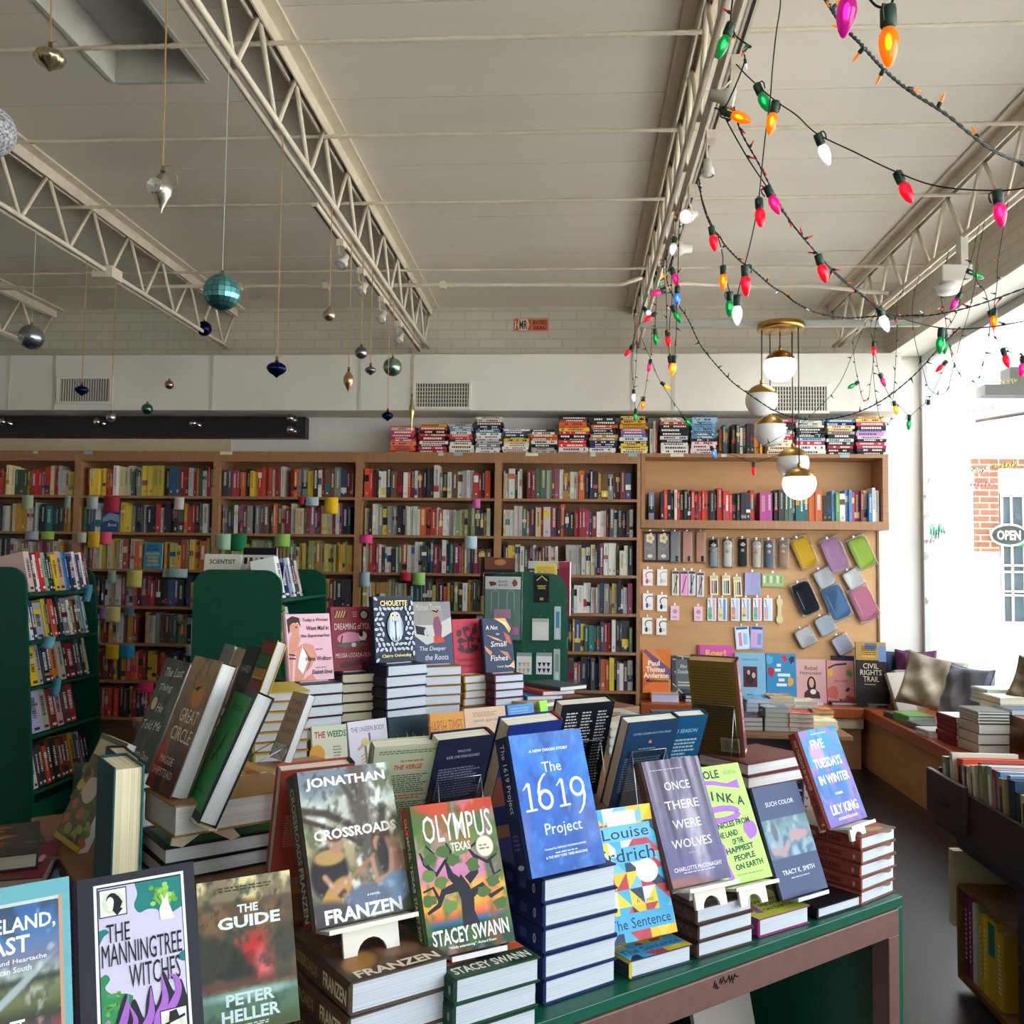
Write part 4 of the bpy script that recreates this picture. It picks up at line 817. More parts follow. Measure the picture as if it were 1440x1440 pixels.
for k, (pts, bl, nm) in enumerate((
    ([(1262, 425, 4.2), (1261, 470, 4.2), (1259, 520, 4.2), (1256, 560, 4.2)], [], 'straight vertical tiny bulb string before the white wall end'),
    ([(1224, 460, 4.4), (1230, 490, 4.4), (1234, 515, 4.4), (1240, 535, 4.4), (1250, 555, 4.4), (1256, 563, 4.4), (1268, 574, 4.4), (1279, 584, 4.4), (1293, 573, 4.4), (1306, 562, 4.4), (1320, 535, 4.4), (1332, 508, 4.4)], [(1240, 525, 'p', 30), (1256, 565, 'y', 12), (1279, 584, 'g', 0), (1306, 562, 'c', 0), (1332, 508, 'r', -45)], 'zigzag string of big bulbs across the wall end with a green bulb lowest'),
    ([(1200, 478, 4.5), (1202, 510, 4.5), (1207, 535, 4.5), (1213, 560, 4.5), (1221, 562, 4.5), (1224, 540, 4.5), (1229, 500, 4.5), (1226, 470, 4.5)], [(1207, 537, 'g', -60)], 'hanging loop with a green bulb near the duct end'),
    ([(1283, 430, 4.0), (1287, 480, 4.0), (1298, 520, 4.0), (1306, 545, 4.0), (1320, 555, 4.0), (1332, 548, 4.0), (1340, 520, 4.0), (1350, 480, 4.0), (1362, 440, 4.0), (1372, 395, 4.0), (1376, 370, 4.0)], [], 'wide tiny bulb loop hanging over the window edge'),
    ([(1372, 385, 3.9), (1385, 410, 3.9), (1392, 440, 3.9), (1390, 480, 3.9), (1382, 510, 3.9), (1377, 530, 3.9), (1360, 538, 3.9)], [(1386, 436, 'b', 20)], 'tiny bulb string with a pale blue bulb in front of the window'),
    ([(1404, 365, 3.6), (1402, 400, 3.6), (1398, 432, 3.6), (1396, 460, 3.6), (1410, 490, 3.6), (1440, 500, 3.6), (1460, 505, 3.6)], [(1398, 434, 'o', -5), (1410, 489, 'r', 10), (1441, 499, 'p', -5)], 'string with an orange bulb over the bright window and a red one below'),
    ([(1365, 368, 3.7), (1358, 385, 3.7), (1352, 405, 3.7), (1349, 430, 3.7), (1340, 450, 3.7), (1330, 470, 3.7), (1341, 500, 3.7)], [(1358, 380, 'g', 70), (1352, 412, 'm', -30), (1341, 470, 'g', 0)], 'tangled string with green and magenta bulbs near the white box fixture'),
    ([(1323, 410, 4.1), (1328, 440, 4.1), (1334, 480, 4.1), (1341, 510, 4.1), (1352, 530, 4.1)], [], 'short tiny bulb strand falling from the white box fixture'),
    ([(1230, 465, 4.6), (1228, 520, 4.6), (1232, 560, 4.6), (1238, 590, 4.6), (1248, 598, 4.6), (1254, 585, 4.6)], [(1231, 478, 'r', 0)], 'long strand reaching down to the case top by the wall end'))):
    Y0 = 1.93 * FPX / (pts[0][0] - 808); jp_ = pr_((1.93, Y0, BZ - .01)); light_string([(jp_[0], jp_[1], Y0)] + [(a, b, Y0) for a, b, _ in pts], nm, bl, r=.0018, mini=10, minic='grc')
light_string([(1030, 0, 2.3), (1028, 30, 2.35), (1035, 50, 2.4), (1050, 62, 2.4), (1056, 66, 2.4), (1045, 70, 2.45), (1046, 90, 2.5), (1020, 150, 2.6), (1005, 152, 2.65)], 'wire wound around the near end of the lit joist with an orange bulb', [(1014, 151, 'o', 60), (1030, 32, 'g', -20)], r=.0024, mini=6)

# ------------------------------------------------------------------ merchandise hung on the plywood panel
M_film = M_bag
def hung(name, cat, px, py, wp, hp, lab, make, rot=0, group=None, Y=None, bag=False, hook=True):
    Y = Y or PY - .012; c = atY(px, py, Y); W, H = wp * Y / FPX, hp * Y / FPX
    o = setp(empty(name, M=Matrix.Translation(tuple(c)) @ RY(R(rot))), lab, cat, group); make(o, W, H)
    if bag: MB().box(-W * .56, W * .56, -.024, .006, -H * .54, H * .56).build('plastic_bag', M_bag, o, bevel=.004)
    if hook: MB().tube([(0, .012, H * .5 + .012), (0, -.03, H * .5 + .012), (0, -.034, H * .5 + .018)], .0016, 5).box(-.006, .006, .008, .012, H * .5 + .004, H * .5 + .02).build('hook', M_chrome, o)
    return o
def card(col, art=None, th=.004, hdr=None):
    def f(o, W, H):
        mb = MB(); mb.box(-W / 2, W / 2, -th, 0, -H / 2, H / 2, col)
        if art: art(Canvas(mb, (-W / 2, -th, -H / 2), (1, 0, 0), (0, 0, 1), W, H, .0003))
        mb.build('card', M_print, o)
    return f
def flowerpack(c):
    c.rect(.06, .08, .94, .92, '8a8486'); c.line([(.2, .5), (.5, .4), (.8, .55), (.6, .7)], .05, 'b4acb0')
    for i in range(5): a = i * 1.257; c.ell(.5 + .2 * math.cos(a), .78 + .1 * math.sin(a), .14, .08, 'f4f0d8', 10)
    c.ell(.5, .78, .12, .06, 'd8c038', 10); c.ell(.5, .2, .2, .06, 'eceaea', 10)
for k, (px, nm) in enumerate(((914, 'beside the bookcase'), (933, 'next to the grey slim case'))): hung('flower_hanger_pack', 'accessory pack', px, 769, 18, 43, 'brown packet with a white flower, ' + nm, card('3c2c2a', flowerpack))
def slimcase(col):
    def f(o, W, H):
        mb = MB().box(-W / 2, W / 2, -.012, 0, -H / 2, H / 2, col); Canvas(mb, (-W / 2, -.012, -H / 2), (1, 0, 0), (0, 0, 1), W, H, .0004).rect(.55, .02, .85, .2, '2a2422'); mb.build('case_body', M_matte, o, bevel=.004)
    return f
for px, c, nm in ((949, '9a9c9e', 'grey'), (966, 'd8a088', 'darker peach'), (985, 'dca48e', 'peach')): hung('pen_sleeve', 'pen case', px, 769, 12, 42, f'{nm} slim pen sleeve hung in the top row' + (', the last sleeve before the penguin case' if px == 985 else ''), slimcase(c), bag=True)
def animal(body, head, face, kind):
    def f(o, W, H):
        r = W * .45; mb = MB(); pr = [(0, -H * .5), (r * .8, -H * .49), (r, -H * .44), (r * .96, 0), (r * 1.02, H * .22)]
        mb.lathe(pr, 14, body, T=Matrix.Scale(.55, 4, (0, 1, 0))); mb.build('case_body', M_matte, o)
        hd = MB().lathe([(r * 1.02, H * .22), (r * 1.05, H * .34), (r * .8, H * .45), (0, H * .49)], 14, head, T=Matrix.Scale(.55, 4, (0, 1, 0)))
        for s in (-1, 1): hd.ell((s * r * .62, 0, H * .45), (r * .27, r * .2, r * .34), face[1], n=8, m=6)
        hd.ell((0, -r * .48, H * .3), (r * .62, r * .16, H * .075), face[0], n=10, m=6)
        for s in (-1, 1): hd.ell((s * r * .36, -r * .64, H * .34), (r * .13, r * .05, r * .15), '18181a' if face[2] == 0 else 'f0f0f0', n=8, m=6)
        hd.ell((0, -r * .66, H * .295), (r * .1, r * .05, r * .08), '302020', n=6, m=5); hd.build('case_head', M_matte, o)
        MB().lathe([(0, 0), (r * .42, 0), (r * .42, .003), (0, .003)], 12, 'e8a8a8', T=Matrix.Translation((-r * .1, -r * .55, H * .08)) @ RX(math.pi / 2)).build('price_sticker', M_print, o)
    return f
for px, py, b, h, fc, nm in ((1003, 778, '9aa8b2', '2a3036', ('e8e8e8', '2a3036', 0), 'grey pen case with a penguin face'), (1023, 778, 'e4e4e2', 'f0f0ee', ('f6f6f4', '242426', 0), 'white pen case with a panda face'), (1044, 777, '222226', '26262a', ('e8e8e8', '222226', 0), 'black and white cat pen case'),
                            (1064, 779, 'd8ccb4', 'e0d6c4', ('f0ece4', '6a5a4a', 0), 'cream calico cat pen case'), (1081, 779, '4a5a74', '46546c', ('dfe2e6', '46546c', 0), 'slate blue cat pen case'), (1101, 779, '9a7448', '8a6a44', ('d8c09a', '7a5a38', 0), 'brown animal pen case, last in its row')):
    hung('animal_pen_case', 'pen case', px, py, 13, 38, nm, animal(b, h, fc, 0), bag=True)
def lightcard(col):
    def f(c):
        c.rect(.05, .03, .95, .97, 'f4f2f0'); pts = [(.72 - .42 * math.sin(t), .62 + .22 * math.cos(t)) for t in np.linspace(-.9, 2.3, 10)]; c.line(pts, .09, col); c.ell(.42, .28, .13, .16, col, 12); c.lines(.55, .2, .9, .4, 3, 'b8b4b4')
    return f
for k, (px, py, col, nm) in enumerate(((911, 812, 'c8507a', 'pink'), (931, 812, 'c4c0c4', 'pale grey'), (911, 846, '3a5ac0', 'blue'), (931, 848, '26262c', 'black'), (910, 880, '1e5a48', 'dark green'), (930, 881, '30323a', 'charcoal'))):
    hung('clip_light_card', 'clip light', px, py, 14, 23, f'white card with a {nm} clip-on reading light', card('e8e6e4', lightcard(col)))
def pencilpack(a, b):
    def f(c): c.rect(.05, .88, .95, .98, '505058'); c.rect(.3, .06, .48, .86, a); c.rect(.55, .06, .68, .86, b); c.line([(.2, .1), (.8, .8)], .1, '404048')
    return f
for px, py, a, b, nm in ((950, 820, 'b8c060', '404048', 'lime and grey'), (962, 820, 'e890c8', 'e8a0d0', 'bright pink'), (973, 820, '384858', 'a8b0b8', 'dark blue'), (985, 822, 'b09098', '504850', 'dusty rose')):
    hung('pencil_pack', 'pencil pack', px, py, 10, 34, f'slim pencil packet with {nm} barrels', card('e0dce0' if nm != 'bright pink' else 'f0b0dc', pencilpack(a, b)))
def penkit(a):
    def f(c): c.rect(.1, .04, .9, .8, 'f2ead0'); c.rect(.18, .08, .36, .74, a); c.rect(.45, .08, .58, .74, '5a5a5a'); c.rect(.66, .08, .84, .74, '303034'); c.rect(.15, .84, .85, .96, 'd8c8a0')
    return f
for px, py, a, nm in ((1004, 823, 'd05a6a', 'red'), (1021, 823, '58a8b0', 'teal'), (1037, 825, 'd8b848', 'yellow')): hung('pen_kit', 'pen kit', px, py, 11, 27, f'cream boxed pen kit with a {nm} pen', card('e8e0c4', penkit(a), .008), rot=random.uniform(-3, 3))
def stripes(c):
    for i in range(12): c.rect(i / 12, 0, (i + .7) / 12, 1, ('a8b0e0', 'c8a8d8', '90b8dc')[i % 3])
hung('striped_notebook', 'notebook', 1058, 821, 21, 31, 'lilac and blue striped notebook hung on the panel', card('b8b8dc', stripes, .012))
def greenpk(c):
    c.rect(.04, .1, .96, .9, 'a8c088')
    for i in range(6): c.rect(.06 + i * .15, .3, .15 + i * .15, .85, ('d8e0c8', '88a868')[i % 2])
hung('sticky_tab_pack', 'stationery pack', 1087, 816, 30, 18, 'wide green packet of index tabs', card('9ab878', greenpk, .006))
def pinkcard(c): c.ell(.5, .62, .26, .16, 'c890a8', 14); c.lines(.2, .15, .8, .35, 2, 'b088a0')
for px, py, nm in ((949, 862, 'below the lime pencil packet'), (982, 863, 'below the dusty rose pencil packet')): hung('pink_card_pack', 'card pack', px, py, 12, 20, 'small pink card pack ' + nm, card('f0c8dc', pinkcard))
def brush(a, b):
    def f(c): c.rect(.08, .05, .5, .6, b); c.poly([(.1, .95), (.3, .55), (.42, .55), (.3, .95)], 'a0b0c8'); c.rect(.58, .04, .86, .96, a); c.rect(.1, .18, .48, .3, random.choice(['60b080', 'd06060', 'e0b860']))
    return f
for k, (px, a, b, nm) in enumerate(((1001, 'e8b0c0', '78c090', 'green'), (1016, '58a0d0', 'e8d0a0', 'sand'), (1034, 'b8d0f0', 'e08888', 'coral'), (1049, 'a0b8d8', 'e8c080', 'amber'), (1065, 'e8a0b8', '78b8a8', 'jade'), (1080, 'c8e4f0', 'd0a8d0', 'lilac'))):
    hung('brush_pen_card', 'brush pen', px, 857, 12, 31, f'white card holding a brush pen with {nm} swatches', card('eeeef2', brush(a, b)))
def spoon(o, W, H):
    mb = MB(); pts = [(W * .5 * k * s, z * H) for s in (1,) for k, z in ((.5, -.5), (.95, -.42), (1, -.3), (.55, -.15), (.6, 0), (.5, .15), (.95, .32), (.8, .46), (.3, .5))]; pts += [(-x, z) for x, z in pts[::-1]]
    mb.prism(pts, 0, .008, 'd8c898', T=RX(math.pi / 2)); mb.build('body', M_matte, o)
hung('wooden_ruler', 'ruler', 1096, 859, 9, 34, 'pale wooden wavy ruler at the end of the brush pen row', spoon)
def glue(c): c.rect(.08, .08, .92, .86, 'e4ecf6'); c.rect(.22, .15, .44, .75, 'd890b8'); c.rect(.55, .2, .85, .7, 'a8c4e4'); c.rect(.1, .88, .9, .98, '3a68b0')
def glue2(c): c.rect(.08, .08, .92, .86, 'c4bce0'); c.rect(.2, .15, .46, .75, 'e0a0d0'); c.rect(.55, .2, .85, .7, '8898d0'); c.rect(.1, .88, .9, .98, '2a4a98')
hung('eraser_pack', 'eraser pack', 1044, 897, 19, 31, 'pale blue blister pack hung lowest on the panel', card('d0e0f4', glue, .006), rot=-5); hung('eraser_pack', 'eraser pack', 1064, 897, 18, 31, 'lilac blister pack with a dark blue top', card('8aa0dc', glue2, .006), rot=2)
def pouch(col, art=1):
    def f(o, W, H):
        mb = MB(); n = 10; vs = []; q = []
        T = Matrix.Translation((0, -.012, 0))
        pts = []
        for i in range(24):
            a = 2 * math.pi * i / 24; ca, sa = math.cos(a), math.sin(a); e = .35; pts.append((W * .5 * math.copysign(abs(ca) ** e, ca), H * .5 * math.copysign(abs(sa) ** e, sa)))
        mb.prism(pts, -.012, .012, col, T=T @ RX(math.pi / 2), smooth=False)
        mb.tube([(x * .88, -.0245, z * .9) for x, z in pts + pts[:1]], .002, 4, mixc(col, '000000', .25))
        mb.tube([(-W * .3, -.025, H * .3), (-W * .3, -.025, -H * .3)], .002, 4, mixc(col, 'ffffff', .35)); mb.build('pouch_body', M_matte, o, bevel=.004)
    return f
for px, py, wp, hp, col, rot, nm in ((1130, 777, 24, 42, 'e8b82a', -24, 'yellow'), (1173, 780, 26, 45, 'd0a0cc', -22, 'lilac'), (1211, 777, 25, 43, 'a8c850', -24, 'lime green'), (1132, 841, 25, 44, '1a2230', -24, 'black'), (1175, 847, 27, 46, '5a82b0', -24, 'blue'), (1214, 849, 27, 46, 'd08098', -25, 'rose')):
    hung('zip_pouch', 'pouch', px, py, wp, hp, f'{nm} zip pouch in a clear bag, hung at a slant', pouch(col), rot=-rot * -1 if False else rot, bag=True, hook=True)
for px, py, col, rot, nm in ((1158, 813, 'd4dade', -28, 'grey white square pouch, slanted between the yellow and lilac pouches'), (1199, 814, 'f2f2f0', -30, 'bright white square pouch under the lime green pouch'), (1160, 879, 'd2dce6', -28, 'pale blue square pouch under the blue pouch'), (1132, 896, 'dcdce0', -28, 'grey white square pouch under the black pouch'), (1184, 906, 'd8d8ec', -30, 'pale lilac square pouch hung lowest by the standing books')):
    hung('square_pouch', 'pouch', px, py, 22, 24, nm, pouch(col), rot=rot, bag=True)

# ------------------------------------------------------------------ green book racks
def rounded(x0, x1, z0, z1, r, x0b=None, x1b=None, n=6):
    x0b = x0 if x0b is None else x0b; x1b = x1 if x1b is None else x1b; P = [(x1b, z0)]
    P += [(x1 - r + r * math.cos(a), z1 - r + r * math.sin(a)) for a in np.linspace(0, math.pi / 2, n)]; P += [(x0 + r + r * math.cos(a), z1 - r + r * math.sin(a)) for a in np.linspace(math.pi / 2, math.pi, n)]
    return P + [(x0b, z0)]
def rack(x0, x1, y0, y1, z1, label, slope=.07, zs=()):
    xc = (x0 + x1) / 2; o = setp(empty('book_rack', (xc, (y0 + y1) / 2, 0)), label, 'book rack', 'green book racks'); B = Matrix.Translation((-xc, -(y0 + y1) / 2, 0))
    P = rounded(x0, x1, 0, z1, .1, x0 - slope * z1, x1 + slope * z1)
    for y in (y0, y1 + .02): MB().prism(P, 0, .02, T=B @ Matrix.Translation((0, y, 0)) @ RX(math.pi / 2)).build('end_panel', M_green, o)
    MB().box(xc - .008, xc + .008, y0, y1, .1, z1 - .12, T=B).build('divider', M_green, o)
    for s in (-1, 1):
        for z in zs:
            xf = (x1 if s > 0 else x0) + s * slope * (z1 - z); T = B @ Matrix.Translation((xf, 0, z)) @ RY(s * R(-13))
            MB().box(-.24 if s > 0 else 0, 0 if s > 0 else .24, y0 + .0005, y1 - .0005, -.018, 0, T=T).build('shelf', M_green, o)
    MB().box(x0 - slope * z1 + .04, x1 + slope * z1 - .04, y0 + .001, y1 - .001, 0, .1, T=B).build('plinth', M_green, o)
    return o
RX1 = -3.02; RY0, RY1 = 4.94, 5.66
RKZ = [float(atX(22, 834, RX1)[2]), float(atX(18, 905, RX1 + .02)[2]), float(atX(17, 973, RX1 + .04)[2]), float(atX(28, 1040, RX1 + .06)[2]), float(atX(44, 1113, RX1 + .07)[2])]
RT = float(atY(0, 797, RY0)[2])
rack(RX1 - .56, RX1, RY0, RY1, RT, 'green two-sided book rack with slanted shelves full of books, at the left edge', .07, RKZ)
def ordn(i): return ORD[i]
CNAME = {}
def rack_row(x, y0, y1, z, specs, what, group, lean=13):
    y = y0 + .02; n = len(specs)
    L = sum(t for _, t, _ in specs); k = min(1.9, (y1 - y0 - .03) / L)
    for i, (c, t, nm) in enumerate(specs):
        t *= k; H = random.uniform(.205, .238); W = random.uniform(.13, .15); col = hexc(c); lum = sum(col); ink = 'f2eee4' if lum < .8 else '35303a'
        def sart(cv, ink=ink, c=c):
            cv.vtext(random.choice(['MEMOIR', 'THE ROAD', 'ESSAYS', 'STORIES', 'A LIFE', 'LETTERS']), .5, .62, .42, .4, ink) if False else [cv.rect(.25, v, .75, v + random.uniform(.018, .035), ink) for v in np.arange(.35, .82, .045)]
            cv.rect(.2, .06, .8, .12, ink)
            if random.random() < .35: a = random.uniform(.1, .7); cv.rect(0, a, 1, a + random.uniform(.05, .14), random.choice(P_MIX))
        ms = book_mesh(W, H, t - .001, c, art=lambda cv, ink=ink: cv.lines(.15, .5, .85, .8, 4, ink), sart=sart, paper=random.random() < .5, eps=2e-4)
        T = Matrix.Translation((x - .012, y + t / 2, z + .002)) @ RY(R(-lean)) @ Matrix.Translation((-W / 2 - random.uniform(0, .012), 0, .0015)) @ RZ(math.pi)
        book(ms, T, f'{nm} book, {ordn(i)} along {what}', group); y += t
W_ = lambda s: [tuple((q.split(':')[0], float(q.split(':')[1]) / 1000, q.split(':')[2].replace('_', ' '))) for q in s.split()]
ROW = [
 'd8b8b0:34:pale_pink_spined 50404a:20:plum_spined f0e8e0:16:white_spined c82828:26:bright_red_spined 8ab098:24:sage_green_spined 2a2428:22:black_spined 28262c:18:two-toned_spined e0c020:30:yellow_spined d0a890:38:tan_pink_spined 3890c8:16:sky_blue_spined 2a5aa0:16:blue_spined 28304a:22:navy_spined 6a6a80:22:grey_spined e8e4e4:18:white_spined 504058:26:purple_grey_spined f0f0ee:14:thin_white_spined 222226:20:black_spined a03038:14:dark_red_spined',
 'f0eeec:16:white_spined 303a60:20:navy_spined b0b0b4:46:grey_photo_covered c8b040:20:mustard_spined 3a3030:14:dark_brown_spined d04a28:26:orange_red_spined 2a2428:20:black_spined 2c2c34:18:charcoal_spined 8a8a90:38:grey_spined f0e8dc:14:cream_spined a07830:20:ochre_spined 383030:22:dark_spined b8a898:22:beige_spined 5ab0d0:16:pale_blue_spined e8e0dc:18:off-white_spined',
 'e0b820:40:yellow_spined a8a8a8:22:grey_spined 28303c:34:dark_blue_spined 58483c:24:brown_spined d07828:30:orange_spined c0b8a8:34:beige_spined 383438:20:charcoal_spined 9a2028:38:dark_red_spined 3c3a48:20:slate_spined 686878:20:grey_spined 2a2a30:20:black_spined 8a9a48:14:olive_spined d8d0c4:14:cream_spined',
 'b8b0d8:50:lilac_covered b8b0a0:40:beige_photo_covered 803028:40:maroon_covered d8a8b0:40:pink_portrait 603830:34:brown_covered b03040:40:red_spined',
 'e8e4e0:24:white_spined 4a3038:20:plum_spined 3a3c38:24:dark_green_spined c84a28:20:orange_red_spined 5a3028:24:rust_brown_spined 302828:26:dark_spined 7a3a28:22:brown_spined 483028:26:dark_brown_spined 8a5028:24:tan_brown_spined c8a020:26:golden_spined 48485a:22:slate_spined b0a8b0:16:pale_grey_spined 6a3048:18:wine_spined 303040:18:navy_black_spined']
for k, (z, s) in enumerate(zip(RKZ, ROW)):
    rack_row(RX1 + .07 * (RT - z) - .004, RY0 + .02, RY1 - .01, z, W_(s), f'the {("top", "second", "third", "fourth", "bottom")[k]} shelf of the left green rack', 'books on the left green rack')
for px, py, w, h, c, lab in ((124, 834, 13, 24, '58a0b8', 'blue paper note curling from the top rack shelf'), (68, 903, 22, 16, '68b0c8', 'blue paper note slanting from the second rack shelf'), (80, 966, 13, 25, '4a96ac', 'teal paper note hanging from the third rack shelf')):
    p = atX(px, py, RX1 + .025 + .0006 * (py - 834)); note(px, py, w, h, c, lab, Y=float(p[1]), bend=.03)
# second rack: blank end panel facing the room
R2X0, R2X1 = float(atY(273, 850, 5.05)[0]), float(atY(397, 850, 5.05)[0])
rz2 = float(atX(400, 842, R2X1 + .01)[2])
rack(R2X0, R2X1, 5.05, 5.95, RT, 'green book rack whose blank rounded end panel faces the room', .0, (rz2, rz2 - .27, rz2 - .54, rz2 - .8))
rack_row(R2X1, 5.07, 5.93, rz2, W_('f0f0ee:40:white_spined 283060:50:navy_leafy 9aa0b8:34:pale_blue_spined e8e8ea:22:white_spined 30323a:22:black_spined 224838:20:dark_green_spined d8b8b0:20:pale_pink_spined'), 'the upper shelf of the blank ended rack', 'books on the blank ended rack')
rack_row(R2X1, 5.07, 5.93, rz2 - .27, W_('28262c:30:black_spined a8b060:30:lime_spined 302830:30:dark_plum_spined 6a8038:26:green_spined e0dcd8:30:off-white_spined'), 'the lower shelf of the blank ended rack', 'books on the blank ended rack')
def facing(px0, py0, px1, py1, Y, T, cover, art, label, tilt=8, zb=None, group=None, yaw=0, paper=True, eps=2e-4, spR=False, sart=None):
    a = atY(px0, py0, Y); b = atY(px1, py1, Y); W = abs(b[0] - a[0]) / math.cos(R(yaw)); zb = float(b[2]) if zb is None else zb; H = (a[2] - zb) / math.cos(R(tilt))
    ms = book_mesh(W, H, T, cover, art=art, paper=paper, eps=eps, spR=spR, sart=sart); d = H * math.sin(R(tilt)) * .5
    return book(ms, stand_M((a[0] + b[0]) / 2, Y - d, zb, yaw, tilt, T), label, group)
def a_sci(c): c.rect(0, .6, 1, 1, 'efe9dc'); c.text('SCIENTIST', .5, .8, .7, .12, '3a3028'); c.rect(.1, .2, .9, .5, '8a9a78'); c.lines(.1, .52, .9, .6, 2, '9a5a40')
facing(287, 779, 337, 835, 5.3, .02, 'e8e2d4', a_sci, 'cream paperback lettered SCIENTIST leaning on top of the blank rack', 6, zb=RT - .13)
facing(338, 780, 384, 830, 5.35, .02, 'dcd6ca', lambda c: [c.rect(.1 + i * .16, .75, .2 + i * .16, .93, q) for i, q in enumerate(('2a2a2a', '7a3a30', 'b0a088', '2a2a2a', '7a3a30'))], 'cream paperback with dark blocks beside the SCIENTIST one', 6, zb=RT - .13)
facing(342, 770, 388, 800, 5.5, .02, '1c1c20', None, 'black cover showing above the cream paperbacks', 4, zb=RT - .12)
facing(352, 795, 398, 850, 5.2, .012, '1e2858', lambda c: c.rect(.05, .1, .95, .93, '26346c'), 'navy book leaning over the shoulder of the blank rack', 5, zb=RT - .2, yaw=-12)
# third rack with goods hung on its end panel
R3Y = 5.33; R3X0, R3X1 = float(atY(681, 870, R3Y)[0]), float(atY(797, 870, R3Y)[0])
rack(R3X0, R3X1, R3Y, R3Y + .85, RT, 'green book rack with small gift items hung on its end panel', .0, (RT - .15, RT - .42, RT - .7))
def endpack(px, py, w, h, cat, name, lab, col, art, th=.004, bag=False): return hung(name, cat, px, py, w, h, lab, card(col, art, th), Y=R3Y - .022, bag=bag)
def hs_art(c):
    c.rect(0, .8, 1, 1, 'ecebe8'); c.text('BOOK', .5, .92, .26, .035, '6a8a88'); c.text('BAGS', .5, .865, .26, .035, '6a8a88'); c.ell(.2, .89, .1, .04, '8a4a40', 10, j=.3); c.ell(.84, .9, .08, .06, 'a05a50', 10, j=.3); c.rect(.25, .28, .72, .48, 'd8a0c0'); c.rect(.78, .08, .95, .2, 'e08ac0')
    for u in (.28, .72): c.line([(u - .1, .45), (u - .1, .75), (u, .79), (u + .1, .75), (u + .1, .45)], .02, 'c8cccc')
o = endpack(707, 855, 50, 88, 'bookmark pack', 'bookmark_pack', 'large clear bag with a white header card on the rack end', '7a9a90', hs_art, .003, True)
def blk(c): c.line([(.15, .8), (.5, .97), (.85, .8)], .06, 'd8c060'); c.text('NIGHT', .5, .6, .6, .06, 'd8c060'); c.text('READER', .5, .52, .5, .05, 'd8c060'); c.text('85', .5, .13, .25, .1, 'c8b050')
endpack(762, 828, 21, 38, 'gift pack', 'reading_light_pack', 'black gift pack with gold lettering hung on the rack end', '1a1c22', blk, .012)
def whp(c): c.rect(.02, .84, .98, 1, 'b8b6b0'); c.lines(.25, .25, .8, .6, 4, 'b0aeb0'); c.rect(.2, .2, .85, .64, 'dedcd8')
endpack(760, 885, 23, 30, 'gift pack', 'gift_bag', 'white cloth gift bag with a grey top fold on the rack end', 'd8d6d2', whp, .01)
def rul(a): return lambda c: (c.rect(.25, .35, .8, .85, a), c.rect(.25, .05, .8, .33, 'c8d4d8'))
endpack(784, 876, 9, 46, 'ruler', 'clear_ruler', 'clear plastic ruler with a blue strip on the rack end', 'b8c8c8', rul('4a88b8'), .004)
endpack(783, 937, 9, 48, 'ruler', 'clear_ruler', 'grey clear plastic ruler below the blue stripped one', 'b0bcb8', rul('8a9a9a'), .004)
def bunt(cols):
    def f(c):
        c.rect(0, .84, 1, 1, '9aa8a4')
        for r in (0, 1):
            for i in range(3): c.poly([(.1 + i * .28, .55 - r * .27), (.34 + i * .28, .55 - r * .27), (.22 + i * .28, .33 - r * .27)], cols[(i + r) % len(cols)])
    return f
endpack(737, 933, 21, 30, 'page markers', 'page_marker_pack', 'white pack of pastel bunting page markers on the rack end', 'e4e2de', bunt(['8ab0a0', 'e0a0a8', 'c8b890']), .004)
endpack(765, 933, 22, 30, 'page markers', 'page_marker_pack', 'white pack of navy bunting page markers on the rack end', 'e8e8e8', bunt(['2a2e4a']), .004)
def rom(c): c.rect(0, .7, 1, 1, '6a4030'); c.ell(.5, .88, .2, .08, 'b07848', 12); c.text('ROMAN', .62, .55, .4, .08, 'c8b8a8')
facing(682, 784, 724, 830, 5.42, .02, '23262e', rom, 'dark book with a brown patterned band standing on the third rack', 6, zb=RT - .14)
facing(676, 783, 692, 830, 5.5, .02, '4a2c24', None, 'brown book edge behind the dark one on the third rack', 4, zb=RT - .14)
ms = book_mesh(.16, .235, .045, 'e4e0dc', spine='e8e6e2', sart=lambda c: (c.ell(.5, .14, .3, .035, '4a3a6a', 12), c.lines(.2, .3, .8, .8, 2, '6a6a70')))
p = atY(769, 795, 5.45); book(ms, TR(p[0] - .12, p[1] + .17, p[2] - .005, R(-88)) @ RY(R(-5)) @ RX(-math.pi / 2), 'thick white spined book lying on top of the third rack')
facing(752, 792, 783, 815, 5.42, .018, 'd8c060', lambda c: c.rect(.1, .3, .9, .9, 'c8a848'), 'yellow edged book under the thick white one', 6, zb=RT - .12)
facing(786, 790, 801, 850, 5.5, .02, 'b04860', lambda c: c.rect(.1, .1, .9, .9, '9a3a50'), 'crimson book leaning out over the rack shoulder', 0, zb=RT - .25, yaw=-20)
# books faced out on the wall shelves
def a_sr(c): c.rect(0, 0, 1, 1, '3a86a8'); [c.text(t, .5, v, w, .1, '1c3a4a' if i < 2 else 'd8b848', bold=.03) for i, (t, v, w) in enumerate((('SALLY', .87, .6), ('ROONEY', .74, .7), ('BEAUTIFUL', .58, .8), ('WORLD', .45, .6), ('WHERE', .31, .6), ('ARE YOU', .16, .7)))]
facing(203, 763, 227, 800, FY + .03, .02, '3a86a8', a_sr, 'blue paperback faced out on the second bookcase', 4, zb=SZ[4] + .001)
def a_bd(c): c.rect(0, 0, 1, 1, '34507a'); c.poly([(0, .6), (.4, .8), (1, .7), (1, .4), (.5, .5), (0, .4)], '7a98b8'); c.text('Brood', .6, .3, .5, .14, 'd8dce0', bold=0, shear=.2)
facing(145, 714, 167, 748, FY + .03, .02, '34507a', a_bd, 'blue faced out book under the crimson note', 4, zb=SZ[5] + .001)

